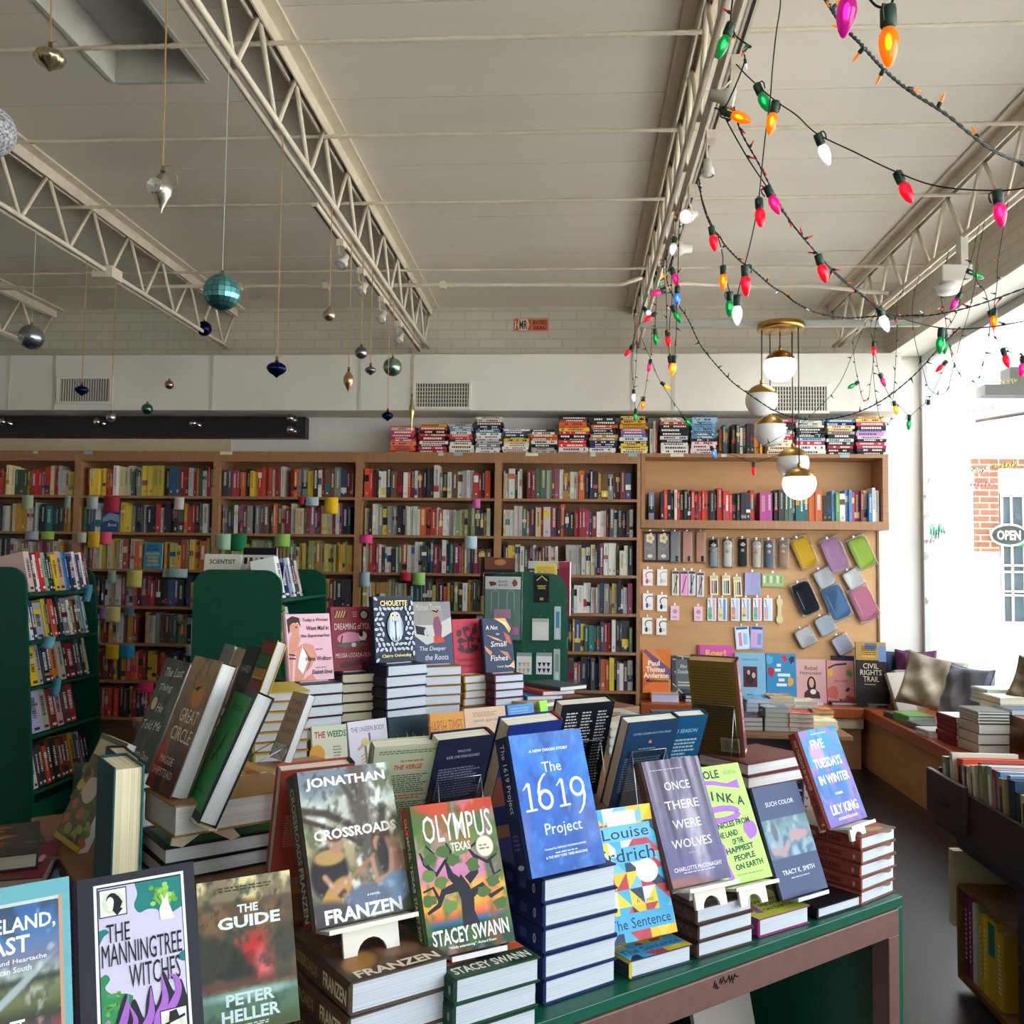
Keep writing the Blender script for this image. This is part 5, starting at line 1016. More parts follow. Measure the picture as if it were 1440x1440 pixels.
# ------------------------------------------------------------------ display tables
P0 = np.array([.76, 2.23]); TA = R(39.5); E1 = -np.array([math.cos(TA), math.sin(TA)]); E2 = np.array([-math.sin(TA), math.cos(TA)])
TZ1, RZ1 = .70, .89
def sd(s, d): p = P0 + s * E1 + d * E2; return float(p[0]), float(p[1])
def TT(s, d, z=0): x, y = sd(s, d); return TR(x, y, z, TA)      # local +x runs along the front edge to its right end, +y into the table
def display_table(s0, s1, d0, d1, label, rs0, rs1, rd0, rd1, rlabel):
    L = s1 - s0; D = d1 - d0; o = setp(empty('display_table', M=TT(s1, d0)), label, 'table', 'green display tables')
    MB().box(0, L, 0, D, TZ1 - .022, TZ1).build('table_top', M_green, o, bevel=.002)
    for x in (0, L - .022): MB().box(x, x + .022, .001, D - .001, 0, TZ1 - .0225).build('side_panel', M_green, o, bevel=.002)
    MB().box(.022, L - .022, D * .62, D * .62 + .018, .06, TZ1 - .0225).build('back_panel', M_green, o)
    MB().box(.0225, L - .0225, .03, D - .03, .04, .06).build('bottom_shelf', M_green, o)
    f = MB(); f.box(.0225, L - .0225, -.004, .04, TZ1 - .08, TZ1 - .023)
    for x in (.0225, L - .0625): f.box(x, x + .04, -.004, .04, 0, TZ1 - .08)
    f.build('front_frame', M_brown, o, bevel=.002)
    r = setp(empty('book_riser', M=TT(rs1, rd0)), rlabel, 'riser'); L = rs1 - rs0; D = rd1 - rd0
    MB().box(0, L, 0, D, RZ1 - .03, RZ1).build('riser_top', M_riser, r, bevel=.003)
    MB().box(.01, L - .01, .01, D - .01, TZ1 + .0005, RZ1 - .0305).build('riser_body', M_riser, r)
display_table(0, 2.3, 0, 1.26, 'green topped display table with a brown metal frame in front, crowded with books', .16, 1.66, .27, 1.02, 'brown wooden riser box on the front display table')
display_table(-.65, 1.3, 1.28, 2.5, 'second green display table behind the front one', -.6, 1.16, 1.505, 2.25, 'brown wooden riser box under the middle row of hardcover stacks')
# marker scrawl and things on the lower shelf of the front table
tt = [o for o in bpy.data.objects if o.name.startswith('display_table') and 'front' in o['label']][0]
mb = MB(); Q = Matrix.Identity(4)
for k in range(9): x = 1.66 + k * .008; mb.tube([(x, -.0045, .655 + random.uniform(0, .008)), (x + .004, -.0045, .66 + random.uniform(-.01, .01)), (x + .007, -.0045, .655 + random.uniform(-.005, .01))], .0012, 4, '1a1618')
mb.build('marker_scrawl', M_matte, tt)
def pose_T(s, d, z, yaw=0): x, y = sd(s, d); return TR(x, y, z, TA + R(yaw))
o = setp(MB().box(-.12, .12, -.005, .005, 0, .4, 'a49a8c').build('cardboard_panel', M_matte, None, pose_T(.27, .22, .061, 10) @ RX(R(-12))), 'grey board leaning under the front display table', 'board')
MB().box(-.12, .12, -.0056, -.005, .02, .06, '8e867a').build('tape_strip', M_matte, o)
# ------------------------------------------------------------------ cover artwork
def G(fn): return lambda c: fn(c)
def a_cross(c):
    def f(U, V):
        p = Pic(U, V); p.ramp([(0, '6a6a72'), (.15, '7a7470'), (.35, 'a8987c'), (.5, 'b4a884'), (.75, 'c2c8c4'), (1, '8f9a9c')]); p.noise(7, 3, '5c6446', .5, .7, .8); p.noise(11, 9, 'e4e8e4', .58, .7, .9)
        p.blob(.28, .95, .5, .13, '7c8894', .6, n=.8); p.stroke([(.0, .74), (.25, .7), (.45, .62), (.7, .5)], .07, '4c423a'); p.stroke([(.0, .68), (.2, .62), (.4, .55), (.62, .45)], .05, '463c34')
        p.stroke([(.62, 1), (.6, .75), (.62, .55), (.68, .35)], .2, '625a52'); p.stroke([(.85, .7), (.8, .55), (.72, .4)], .08, '564c44'); p.stroke([(.45, .9), (.55, .75)], .06, '5a524a'); p.noise(16, 5, '3c3832', .62, .72, .5)
        p.blob(.2, .32, .2, .17, '2e2a2e', .25, .2); p.blob(.22, .42, .16, .05, 'b8945c', .3); p.blob(.3, .5, .075, .06, 'b08870', .2); p.blob(.3, .545, .085, .035, '6a4a38', .2)
        p.blob(.24, .17, .19, .085, 'c0924c', .2, .5); p.blob(.3, .185, .05, .03, '5a3a20', .3); p.stroke([(.32, .23), (.62, .36), (.68, .39)], .035, 'a87c50'); p.stroke([(.15, .3), (.25, .2), (.4, .27)], .05, 'c09478')
        p.blob(.78, .5, .1, .075, '5e4030', .2); p.stroke([(.84, .5), (.88, .36)], .07, '5e4030'); p.blob(.74, .46, .05, .05, 'b88c74', .2); p.blob(.86, .36, .12, .13, 'a87c68', .25); p.blob(.78, .38, .06, .12, '3e3a3c', .3); p.stroke([(.88, .4), (.84, .25), (.7, .22)], .05, 'c09480'); p.stroke([(.66, .36), (.68, .22)], .05, 'bc907a')
        p.blob(.86, .16, .19, .1, '7e98b8', .25, .2); p.blob(.55, .12, .25, .09, '68748a', .3); p.blob(.1, .05, .3, .1, '4a464c', .4); p.noise(20, 8, 'ffffff', .66, .74, .25); return p.C
    c.grid(f, 70, 100)
    c.text('JONATHAN', .5, .905, .86, .085, 'f4f6f8', bold=.03); c.text('CROSSROADS', .53, .565, .88, .068, 'f2f0ec', bold=.035); c.text('A NOVEL', .62, .145, .14, .014, 'f2f0ec', bold=.03); c.text('FRANZEN', .5, .055, .8, .088, 'f6f8fa', bold=.035)
def sp_cross(c): c.rect(0, 0, 1, 1, '4a4038'); c.vtext('CROSSROADS', .5, .66, .5, .5, 'c8b498'); c.vtext('FRANZEN', .5, .22, .34, .55, 'd8ccb8'); c.rect(0, .02, 1, .05, 'a02020')
def a_olymp(c):
    def f(U, V):
        p = Pic(U, V); p.ramp([(0, '1e4630'), (.17, '1e4a32'), (.2, '2a68a0'), (.23, 'd8603a'), (.3, 'e8a840'), (.42, 'eab04a'), (.5, 'c878a8'), (.62, 'd490b0'), (.72, '6a8a48'), (.88, '5c7a3c'), (.93, 'c8482e'), (1, 'd04a30')]); p.noise(5, 21, 'c85a34', .55, .72, .5)
        p.noise(6, 12, '4a7038', .52, .62, .75); p.noise(8, 30, 'd490b0', .6, .68, .5); return p.C
    c.grid(f, 50, 70); K = '1c1a28'
    c.poly([(.42, .16), (.44, .34), (.4, .42), (.48, .5), (.56, .42), (.6, .34), (.58, .25), (.62, .16)], K)
    for pts, w in (([(.48, .42), (.36, .5), (.32, .6), (.2, .52), (.08, .6), (.04, .68)], [.12, .08, .06, .05, .04, .02]), ([(.42, .42), (.25, .4), (.18, .32), (.04, .28)], [.1, .07, .05, .03]), ([(.55, .45), (.66, .5), (.7, .6), (.82, .55), (.95, .6)], [.1, .08, .06, .04, .03]), ([(.58, .36), (.72, .4), (.8, .32), (.97, .36)], [.09, .07, .05, .03]), ([(.33, .58), (.4, .66), (.36, .72)], [.05, .04, .02]), ([(.7, .58), (.62, .66), (.75, .7), (.9, .68)], [.05, .04, .03, .02]), ([(.1, .58), (.2, .66), (.12, .72)], [.04, .03, .02]), ([(.2, .34), (.14, .44), (.02, .42)], [.04, .03, .02]), ([(.85, .56), (.88, .46), (.97, .48)], [.04, .03, .02])): c.line(pts, w, K)
    for u, v in ((.1, .52), (.24, .47), (.42, .6), (.08, .36), (.3, .3), (.72, .36), (.86, .42), (.9, .26), (.64, .55), (.15, .63), (.9, .63), (.52, .66), (.3, .66)): c.ell(u, v, .08, .04, random.choice(['5c7c3c', '6a8a46', '4c6c34']), 11, j=.25)
    c.text('OLYMPUS', .53, .825, .84, .19, 'f6f2ea', bold=.005); c.text('TEXAS', .53, .685, .24, .06, 'f6f2ea', bold=.02); c.text('STACEY SWANN', .5, .115, .9, .1, 'f8f6f0', bold=.02); c.text('"Wildly entertaining." -Richard Russo', .5, .04, .56, .022, 'f0ece4')
    c.ell(.82, .66, .11, .075, 'c8b890', 28); c.ell(.82, .66, .1, .068, 'f0e8d0', 28); c.lines(.75, .64, .89, .685, 2, '8a7a50')
def sp_olymp(c): c.rect(0, .8, 1, 1, 'b8402a'); c.rect(0, 0, 1, .8, '4a5a30'); c.vtext('OLYMPUS, TEXAS', .5, .68, .5, .45, 'f0e8d8'); c.vtext('STACEY SWANN', .5, .22, .36, .45, 'f0e8d8')
def a_1619(c):
    def f(U, V):
        p = Pic(U, V); p.ramp([(0, '2c5cae'), (.5, '2e66c0'), (.8, '3470cc'), (1, '4a6cb0')]); p.noise(4, 3, '4a90e0', .5, .72, .7); p.noise(9, 14, '25489a', .55, .72, .6); p.noise(3, 8, '6a6aa8', .55, .7, .55); p.noise(14, 5, '5a9ae8', .62, .74, .4); return p.C
    c.grid(f, 44, 60); T = 'e8f6fa'
    c.text('A NEW ORIGIN STORY', .5, .87, .54, .022, 'eaf2f4'); c.text('The', .5, .745, .26, .075, T, bold=.0)
    one = lambda u: (c.line([(u - .07, .6), (u - .03, .625), (u, .64), (u + .01, .638)], [.01, .02, .03, .03], T), c.line([(u + .012, .642), (u + .005, .455)], .034, T), c.line([(u - .07, .452), (u + .08, .455)], .022, T))
    one(.14)
    def ring(u, v, ru, rv, w): c.line([(u + ru * math.cos(t), v + rv * math.sin(t)) for t in np.linspace(0, 2 * math.pi, 26)], w, T)
    ring(.35, .515, .085, .062, .035); c.line([(.275, .52), (.27, .575), (.3, .64), (.36, .685), (.4, .7)], [.03, .035, .03, .022, .012], T)
    one(.59); ring(.8, .575, .085, .062, .035); c.line([(.878, .57), (.885, .51), (.855, .445), (.8, .395), (.76, .38)], [.03, .035, .03, .022, .012], T)
    c.text('Project', .52, .295, .5, .105, T, bold=.0); c.text('Created by NIKOLE HANNAH-JONES', .5, .17, .56, .018, 'dceaf2'); c.lines(.33, .135, .67, .15, 1, 'dceaf2', cen=True); c.text('& THE NEW YORK TIMES MAGAZINE', .5, .115, .56, .018, 'dceaf2')
def sp_1619(c): c.rect(0, 0, 1, 1, '16244e'); c.vtext('The 1619 Project', .5, .7, .5, .5, 'dce8f0', 0); c.ell(.5, .08, .28, .018, 'b8b8b0', 14); c.lines(.2, .2, .8, .32, 4, '5a6a90')
def a_sent(c):
    random.seed(5); cols = ['e6c83c', '4aa8d8', 'b8404a', 'dce4f0', '343c54', '7ab8dc', 'e0b830', 'c04850']; n, m = 5, 8; c.rect(0, 0, 1, 1, '343c54')
    for i in range(n):
        for j in range(m):
            u0, v0, u1, v1 = i / n, j / m, (i + 1) / n, (j + 1) / m; a, b = random.sample(cols, 2)
            if random.random() < .5: c.poly([(u0, v0), (u1, v0), (u1, v1)], a); c.l -= 1; c.poly([(u0, v0), (u1, v1), (u0, v1)], b)
            else: c.poly([(u0, v0), (u1, v0), (u0, v1)], a); c.l -= 1; c.poly([(u1, v0), (u1, v1), (u0, v1)], b)
            c.l -= 1
    c.l += 1; c.rect(.02, .74, .9, .86, '68b4dc'); c.rect(.25, .86, .7, .97, 'dfe6f2'); c.rect(.3, .57, .85, .69, '52aad8'); c.poly([(.02, .57), (.3, .57), (.02, .69)], 'e8ecf4')
    c.text('Louise', .5, .8, .72, .085, '20283c', bold=.0); c.text('Erdrich', .46, .63, .86, .1, '20283c', bold=.0); c.ell(.72, .49, .17, .09, 'fbfdff', 28); c.text('A Novel', .6, .28, .26, .035, '5a6050', bold=0); c.rect(.0, .07, .99, .2, '4aa4d4'); c.text('The Sentence', .48, .13, .92, .075, '1c2434', bold=0); random.seed(11)
def a_wolves(c):
    def f(U, V):
        p = Pic(U, V); p.ramp([(0, '5c5a7c'), (.15, '62608a'), (.5, '6c6684'), (.8, '6a6276'), (1, '685e70')]); s = vnoise(U, V * 0 + .3, 26, 4); p.mix((s - .62) * 5 * np.clip(V * 1.6 - .1, 0, 1), '4a4258'); p.mix((.35 - s) * 4 * np.clip(V * 1.4 - .3, 0, 1), '9c94a8'); p.blob(.6, .4, .12, .45, 'b0a8bc', .9); p.noise(8, 6, '4c4a70', .55, .75, .4); p.blob(.1, .02, .5, .05, '9a6868', .8); return p.C
    c.grid(f, 50, 60)
    for t, v, w in (('ONCE', .78, .44), ('THERE', .625, .58), ('WERE', .47, .48), ('WOLVES', .32, .68)): c.text(t, .5, v, w, .068, 'f0eef2', bold=0)
    c.text('CHARLOTTE McCONAGHY', .5, .13, .82, .032, 'eae8ee', bold=0); c.lines(.2, .095, .8, .11, 1, 'c8c4d0', cen=True); c.lines(.1, .915, .8, .93, 1, 'b8b0c0'); c.lines(.4, .24, .56, .25, 1, 'c0bac8')
def sp_wolves(c): c.rect(0, 0, 1, 1, '5a4038'); [c.ell(random.random(), random.random(), .12, .012, random.choice(['3a2824', '7a5a48']), 7, j=.3) for _ in range(40)]
def a_soy(c):
    c.rect(0, 0, 1, 1, 'b4e072'); V_ = 'a268c4'; D = '1c3c3a'
    c.text('WOLE', .36, .925, .46, .075, D, bold=.03); c.lines(.68, .91, .92, .95, 3, '6a9a5a')
    c.line([(.0, .84), (.2, .865), (.45, .85), (.68, .815)], [.05, .06, .06, .05], V_); [c.line([(.68, .815), (.9, .815 + k * .018)], [.05, .02], V_) for k in (-2, -1, 0, 1, 2)]
    for i, (ch, u, v) in enumerate(zip('OYINKA', (.06, .2, .36, .5, .66, .84), (.76, .755, .74, .72, .7, .67))): c.text(ch, u, v, .13 if ch != 'I' else .035, .08, D, rot=-8, bold=.03)
    pts = [(.42 + .32 * math.cos(t), .575 + .05 * math.sin(t)) for t in np.linspace(0, 2 * math.pi, 24)]; c.line(pts, .08, V_)
    c.ell(.86, .42, .12, .075, V_, 20); c.poly([(.74, .4), (.8, .33), (.92, .35), (.96, .42)], V_)
    for t, u, v, w in (('CHRONICLES FROM', .46, .485, .86, ), ('THE LAND', .42, .405, .4), ('OF THE', .58, .34, .2), ('HAPPIEST', .58, .275, .5), ('PEOPLE', .62, .205, .38), ('ON EARTH', .66, .135, .5)): c.text(t, u, v, w, .05, D, rot=3, bold=.03)
    c.line([(.16, .38), (.26, .3), (.24, .18), (.3, .04)], [.14, .16, .12, .1], V_); c.lines(.4, .06, .9, .08, 1, '6a9a5a')
def a_such(c):
    def f(U, V):
        p = Pic(U, V); p.ramp([(0, '3c4a6e'), (1, '3c4a6e')]); q = Pic(U, V); q.ramp([(0, '5a7898'), (.35, '6a8ca4'), (.55, '7898a8'), (.7, '607c80'), (1, '607c80')]); q.noise(6, 4, '3c5468', .5, .65, .7); q.noise(9, 15, 'a8c0cc', .58, .68, .6); q.blob(.25, .52, .09, .13, '8a98a8', .3); q.blob(.22, .58, .06, .09, '5c6470', .3); q.blob(.7, .52, .22, .05, 'b08c90', .4, n=.5); q.stroke([(.1, .42), (.3, .38), (.45, .46)], .09, 'a88c94')
        m = ((V > .345) & (V < .695)).astype(float)[..., None]; return p.C * (1 - m) + q.C * m
    c.grid(f, 44, 80); c.text('SUCH COLOR', .5, .83, .62, .042, 'e0e4ec', bold=0); c.text('TRACY K. SMITH', .5, .215, .7, .042, 'e8eaf0', bold=0); c.lines(.25, .155, .75, .175, 1, 'a8b0c4', cen=True)
def a_five(c):
    def f(U, V):
        p = Pic(U, V); p.ramp([(0, '745aa8'), (.12, '6660b0'), (.3, '2a68a8'), (.6, '2878b0'), (1, '2488c0')]); p.noise(6, 2, '3a9cc8', .5, .68, .7); p.noise(7, 33, '9a60a8', .55, .66, .8); p.noise(10, 13, '2a4a90', .6, .7, .6); p.blob(.3, .75, .18, .12, 'b088c8', .3, n=.5); p.blob(.6, .35, .1, .2, '2c5ca8', .4, n=.6); return p.C
    c.grid(f, 40, 60); W = 'f2ecdc'
    c.lines(.25, .945, .75, .96, 1, 'd0e8f0', cen=True)
    for t, u, v, w, h in (('FIVE', .38, .84, .34, .1), ('TUESDAYS', .5, .64, .74, .1), ('IN WINTER', .52, .47, .8, .095), ('LILY KING', .52, .16, .72, .1)): c.text(t, u, v, w, h, W, bold=.02)
    c.text('STORIES', .5, .31, .2, .025, W); c.lines(.2, .05, .85, .08, 2, 'd8d4e4', cen=True)
def sp_five(c): c.rect(0, 0, 1, 1, '8a3c34'); c.vtext('FIVE TUESDAYS IN WINTER', .5, .66, .52, .45, 'e8b8a0', .01); c.vtext('LILY KING', .5, .24, .22, .5, '301418', .03); c.ell(.5, .05, .25, .012, 'd0a080', 10)
def a_manning(c):
    c.rect(0, 0, 1, 1, '23252f'); c.rect(.13, -.0, .9, .955, 'eceaf0'); c.rect(.155, 0, .875, .94, '1c1e28'); c.rect(.165, 0, .868, .932, 'cfc8e2'); T = '1a7c78'
    sm = lambda P: [tuple(q[:2]) for q in cr([(u, v, 0) for u, v in P], 6)]
    c.poly(sm([(.47, .932), (.49, .87), (.46, .81), (.5, .765), (.58, .775), (.66, .76), (.7, .71), (.78, .73), (.868, .755)]) + [(.868, .932)], T); c.poly(sm([(.165, .705), (.21, .71), (.245, .69), (.2, .67), (.165, .63)]), T); c.poly(sm([(.868, .51), (.83, .5), (.81, .475), (.84, .455), (.868, .45)]), T); c.poly(sm([(.165, .46), (.21, .47), (.24, .44), (.2, .4), (.26, .36), (.36, .35), (.42, .33)]) + [(.42, .1), (.165, .05)], '2f8a58')
    for k in range(26): c.ell(random.uniform(.18, .4), random.uniform(.12, .36), .022, .014, random.choice(['6ab048', '4c9a50', '8cc060']), 7, j=.3); c.l -= 1
    c.l += 1
    for k in range(16): a = random.uniform(.3, 2.8); c.line([(.72, .76), (.72 + .1 * math.cos(a), .8 + .09 * math.sin(a))], [.02, .01], '7cb83c')
    for k in range(22): c.ell(.72 + random.gauss(0, .06), .85 + random.gauss(0, .03), .025, .014, random.choice(['8cc850', '6aa838', '9cd060']), 8)
    c.poly([(.68, .7), (.67, .76), (.7, .8), (.69, .85), (.72, .81), (.75, .85), (.75, .8), (.78, .74), (.8, .7)], 'f0eef4')
    def medal(u0, v0, u1, v1): c.rect(u0, v0, u1, v1, '1c1e28'); c.rect(u0 + .008, v0 + .006, u1 - .008, v1 - .006, 'e8e6e2'); c.ell((u0 + u1) / 2, (v0 + v1) / 2, (u1 - u0) * .38, (v1 - v0) * .38, 'd0dcc0', 22)
    medal(.17, .77, .4, .925); c.ell(.28, .865, .05, .035, '14141c', 14); c.line([(.3, .87), (.33, .84), (.31, .81), (.34, .79)], .07, '14141c'); c.ell(.262, .85, .03, .03, 'f0ece8', 12); c.line([(.24, .82), (.28, .81)], .03, 'f0ece8')
    for t, u, v, w, h in (('THE', .32, .68, .19, .1), ('MANNINGTREE', .515, .565, .67, .12), ('WITCHES', .61, .43, .43, .125)): c.text(t, u, v, w, h, '15151d', bold=0, shear=.0)
    P = 'a868c8'; c.poly(sm([(.165, .1), (.2, .2), (.235, .1), (.28, .22), (.36, .35), (.37, .25), (.43, .31), (.5, .2), (.53, .3), (.57, .36), (.6, .25), (.66, .33), (.68, .42), (.76, .3), (.82, .36), (.868, .26)]) + [(.868, 0), (.165, 0)], '1c1e28')
    for pts, w in (([(.22, 0), (.19, .1), (.215, .19), (.2, .24)], [.07, .06, .04, .005]), ([(.3, 0), (.29, .12), (.35, .24), (.38, .34)], [.09, .08, .06, .005]), ([(.45, 0), (.4, .12), (.43, .2), (.38, .29)], [.08, .07, .04, .005]), ([(.54, 0), (.5, .12), (.56, .22), (.565, .35)], [.1, .09, .06, .005]), ([(.6, .04), (.62, .18), (.68, .27), (.66, .41)], [.08, .08, .06, .005]), ([(.7, .2), (.76, .25), (.8, .31), (.78, .37), (.72, .4)], [.07, .07, .05, .04, .005])): c.line(sm(pts), [float(np.interp(i, np.linspace(0, len(sm(pts)) - 1, len(w)), w)) for i in range(len(sm(pts)))], P)
    medal(.63, .04, .86, .215); c.poly([(.65, .14), (.84, .175), (.84, .16), (.65, .125)], '14141c'); c.poly([(.7, .15), (.71, .2), (.77, .205), (.79, .165)], '14141c'); c.poly([(.71, .14), (.78, .15), (.8, .12), (.77, .08), (.72, .1)], 'efece6'); c.line([(.72, .1), (.75, .085), (.77, .1)], .03, '14141c'); c.line([(.68, .05), (.75, .075), (.84, .055)], .02, '14141c')
    c.text('A NOVEL', .5, .1, .28, .025, 'f4f2f6', rot=4, bold=.03)
def a_guide(c):
    def f(U, V):
        p = Pic(U, V); p.ramp([(0, '3a4438'), (.1, '4e5a40'), (.22, '5e7a60'), (.27, '6a8c7c'), (.31, '8a5848'), (.36, '4a4440'), (.6, '5c5048'), (.78, '7a6448'), (.84, '9a8458'), (.86, 'd8c890'), (1, 'e4d8a4')]); r = .84 + .06 * (fbm(U, U * 0 + .5, 5, 3, 3) - .5) * 2 + .05 * np.exp(-((U - .45) / .1) ** 2); p.mix((r - V) * 30, '7c6244'); p.noise(7, 4, '4c4038', .45, .65, .6)
        p.blob(.55, .48, .2, .14, 'c03030', .9, n=.8); p.blob(.66, .42, .1, .1, 'd86a6a', .9); p.blob(.3, .42, .26, .12, '30332c', .5, n=1); p.blob(.1, .5, .2, .16, '3a3c30', .5, n=1); p.blob(.88, .52, .18, .16, '4a4438', .5, n=1); p.noise(14, 6, '282a24', .58, .7, .5); p.mix((.36 - V) * 14 * (V > .3), '6a4038'); p.mix((.3 - V) * 12, '567460'); p.noise(12, 19, '34443a', .55, .7, .6); p.blob(.5, .24, .5, .03, '8cb0a8', .8, n=.5); p.mix((.14 - V) * 9, '4a5634'); return p.C
    c.grid(f, 56, 80); c.lines(.22, .915, .92, .955, 2, '4a4030'); c.text('THE', .52, .79, .22, .055, 'e8f4f6', bold=.03); c.text('GUIDE', .53, .705, .66, .08, 'e2f2f4', bold=.035); c.text('PETER', .5, .215, .5, .075, 'c8dcdc', bold=.03); c.text('HELLER', .5, .115, .6, .078, 'c8dcdc', bold=.03); c.lines(.3, .035, .7, .06, 2, 'd0d8d0', cen=True)
def a_iceland(c):
    c.rect(0, 0, 1, 1, '6cb0bc'); c.rect(.06, .06, .93, .9, 'cfd2cf')
    def f(U, V):
        p = Pic(U, V); p.ramp([(0, '463c40'), (.14, '504650'), (.2, '3a4030'), (.3, '68704c'), (.42, '7a8460'), (.46, '39423a'), (.5, 'a8b8b0'), (.6, '7c7c98'), (.68, '6a80a8'), (.8, '4c78ac'), (1, '3a66a4')]); p.noise(6, 4, '36403a', .55, .68, .5 ); p.blob(.5, .38, .45, .03, 'a8b4b8', .5, .5); p.noise(9, 8, 'e4e8e0', .66, .74, .5); p.mix((.2 - V) * 8 * (fbm(U, V, 14, 3) > .5), 'a04850'); return p.C
    c2 = Canvas(c.mb, c.o + c.du * .07 * c.W + c.dv * .07 * c.H + c.n * c.e * c.l, c.du, c.dv, c.W * .84, c.H * .81, c.e); c2.grid(f, 40, 60)
    c.l += 4; c.rect(.9, .06, .93, .9, 'cc9a7a'); c.text('GRACELAND,', .4, .765, .94, .1, 'f4f6f6', bold=.02); c.text('AT LAST', .29, .655, .72, .1, 'f4f6f6', bold=.02); c.text('Notes on Hope and Heartache', .36, .56, .86, .035, 'eef2f2', bold=.01); c.text('From the American South', .31, .515, .7, .033, 'eef2f2', bold=.01); c.text('MARGARET', .3, .19, .6, .09, 'f4f6f6', bold=.02); c.text('RENKL', .25, .09, .4, .09, 'f4f6f6', bold=.02)
# ------------------------------------------------------------------ plywood easels that carry the front row
_ez = {}
def easel(x, y, z, yaw, tilt, label, w=.1, dark=False):
    o = setp(empty('book_easel', M=TR(x, y, z, R(yaw))), label, 'book easel'); m = M_ez; a = R(tilt)
    lip = MB().box(-w * .8, w * .8, -.034, .02, .0, .005); lip.box(-w * .8, w * .8, -.037, -.034, 0, .007)
    lip.build('ledge', m, o, RX(-a * .6))
    n = 10; arch = [(w * .27 * math.cos(t), -.05 + w * .27 * math.sin(t)) for t in np.linspace(0, math.pi, n)]
    h_ = w * .45; arch = [(a, b + .05 - h_) for a, b in arch]; P = [(-w / 2, -h_), (-w / 2, -.002), (w / 2, -.002), (w / 2, -h_)] + arch
    MB().prism(P, 0, .006, T=RX(-a * .6) @ Matrix.Translation((0, -.012, 0)) @ RX(math.pi / 2)).build('front_foot', m, o)
    Pb = [(-.012, .055), (.012, .055), (.02, .0), (-.02, .0)]
    MB().prism([(-.03, .0), (.03, .0), (.02, .13), (-.02, .13)], -.006, 0, T=RX(-a) @ Matrix.Translation((0, .056, 0)) @ RX(math.pi / 2)).build('back_rest', m, o)
    MB().box(-.004, .004, .035, .075, -.045, .03).build('back_leg', m, o)
    return o
FR = 'front row books on the green table'
def front(name, fit, T, cover, art, sart, label, spine=None, pages='f3f0e6', ez=None, paper=False):
    x, y, z, yaw, tilt, W, H = fit; ms = book_mesh(W, H, T, cover, spine=spine, art=art, sart=sart, pages=pages, paper=paper)
    book(ms, stand_M(x, y, z, yaw, tilt, T), label)
    if ez: easel(x, y, z - .008, yaw, tilt, ez, {'cross': .095, 'wolves': .078, 'soy': .074, 'five': .064}[name])
    return ms
front('cross', (-.326, 1.484, .885, 37.6, 24, .166, .241), .046, '5a5450', a_cross, sp_cross, 'upright hardcover with a photo of a guitar player and a girl under a tree', spine='4a4038', ez='plywood easel holding the guitar photo hardcover')
front('olymp', (-.157, 1.528, .826, 34, 23, .155, .235), .036, '3a5a34', a_olymp, sp_olymp, 'upright hardcover with a black tree on a green, pink and orange cover')
front('1619', (-.003, 1.656, .916, 38, 19, .163, .241), .045, '22407e', a_1619, sp_1619, 'upright bright blue hardcover with a large pale year in figures on its cover', spine='16244e')
front('sent', (.137, 1.76, .764, 33, 20.5, .15, .235), .03, '343c54', a_sent, None, 'upright hardcover with red, yellow and blue triangles on its cover')
front('wolves', (.254, 1.852, .838, 34, 24.5, .148, .241), .028, '54506e', a_wolves, sp_wolves, 'upright purple grey hardcover with a misty forest on its cover', spine='5a4038', ez='plywood easel holding the misty forest hardcover')
front('soy', (.35, 1.935, .815, 35, 25, .155, .235), .03, 'a8d468', a_soy, None, 'upright lime green hardcover with purple arms drawn on its cover', ez='plywood easel holding the lime green hardcover')
front('such', (.499, 2.056, .756, 38, 21.6, .148, .229), .018, '1a1c24', a_such, lambda c: c.vtext('SUCH COLOR', .5, .75, .3, .4, '5a6070'), 'upright slate blue hardcover with a photo band across the middle of its cover', spine='15161c')
front('five', (.631, 2.193, .872, 44, 22.7, .156, .217), .028, '8a3c34', a_five, sp_five, 'upright blue and pink hardcover on the stack at the end of the table', spine='8a3c34', ez='plywood easel holding the blue and pink hardcover')
zt = TZ1 + .001
M_lip = mat('steel_lip', 'b8b8bc', .3, metal=.8)
for (x, y, z, yaw, lab) in ((-.157, 1.528, .823, 34, 'thin metal book support under the black tree hardcover'), (.499, 2.056, .753, 38, 'thin dark book support under the slate blue hardcover')):
    o = setp(MB().box(-.05, .05, -.02, .05, 0, .0025).box(-.05, .05, -.022, -.02, 0, .008).build('book_support', M_lip, None, TR(x, y, z - .002, R(yaw)) @ RX(R(-8))), lab, 'book support')
    MB().box(-.02, .02, .048, .0505, 0.0, .1).build('back_plate', M_lip, o, RX(R(-15)))
# bottom row at the left end: three books whose feet are outside the view
W_, pz = .152, .74
def by_top_front(TL, TRt, zb, H, tilt, T, cover, art, label, sart=None, spine=None, paper=False):
    zt_ = zb + H * math.cos(R(tilt)); W = by_top(TL, TRt, zb, H, tilt)[0]; H = W * 1.5; zb = zt_ - H * math.cos(R(tilt)); W, q = by_top(TL, TRt, zb, H, tilt); ms = book_mesh(W, H, T, cover, art=art, sart=sart, spine=spine, paper=paper); x, y, z, yaw, tl = q
    book(ms, stand_M(x, y, z, yaw, tl, T), label); return ms, q, W
mm = by_top_front((108, 1239), (272, 1211), .853, .24, 20, .03, '23252f', a_manning, 'upright dark framed hardcover with purple flames and teal scenes', sart=lambda c: c.lines(.2, .3, .8, .9, 20, '7a4a6a'), spine='2a1e2c')
mg = by_top_front((276, 1243), (407, 1223), .80, .235, 21, .032, '4a443c', a_guide, 'upright hardcover with a red glow in a mountain valley on its cover')
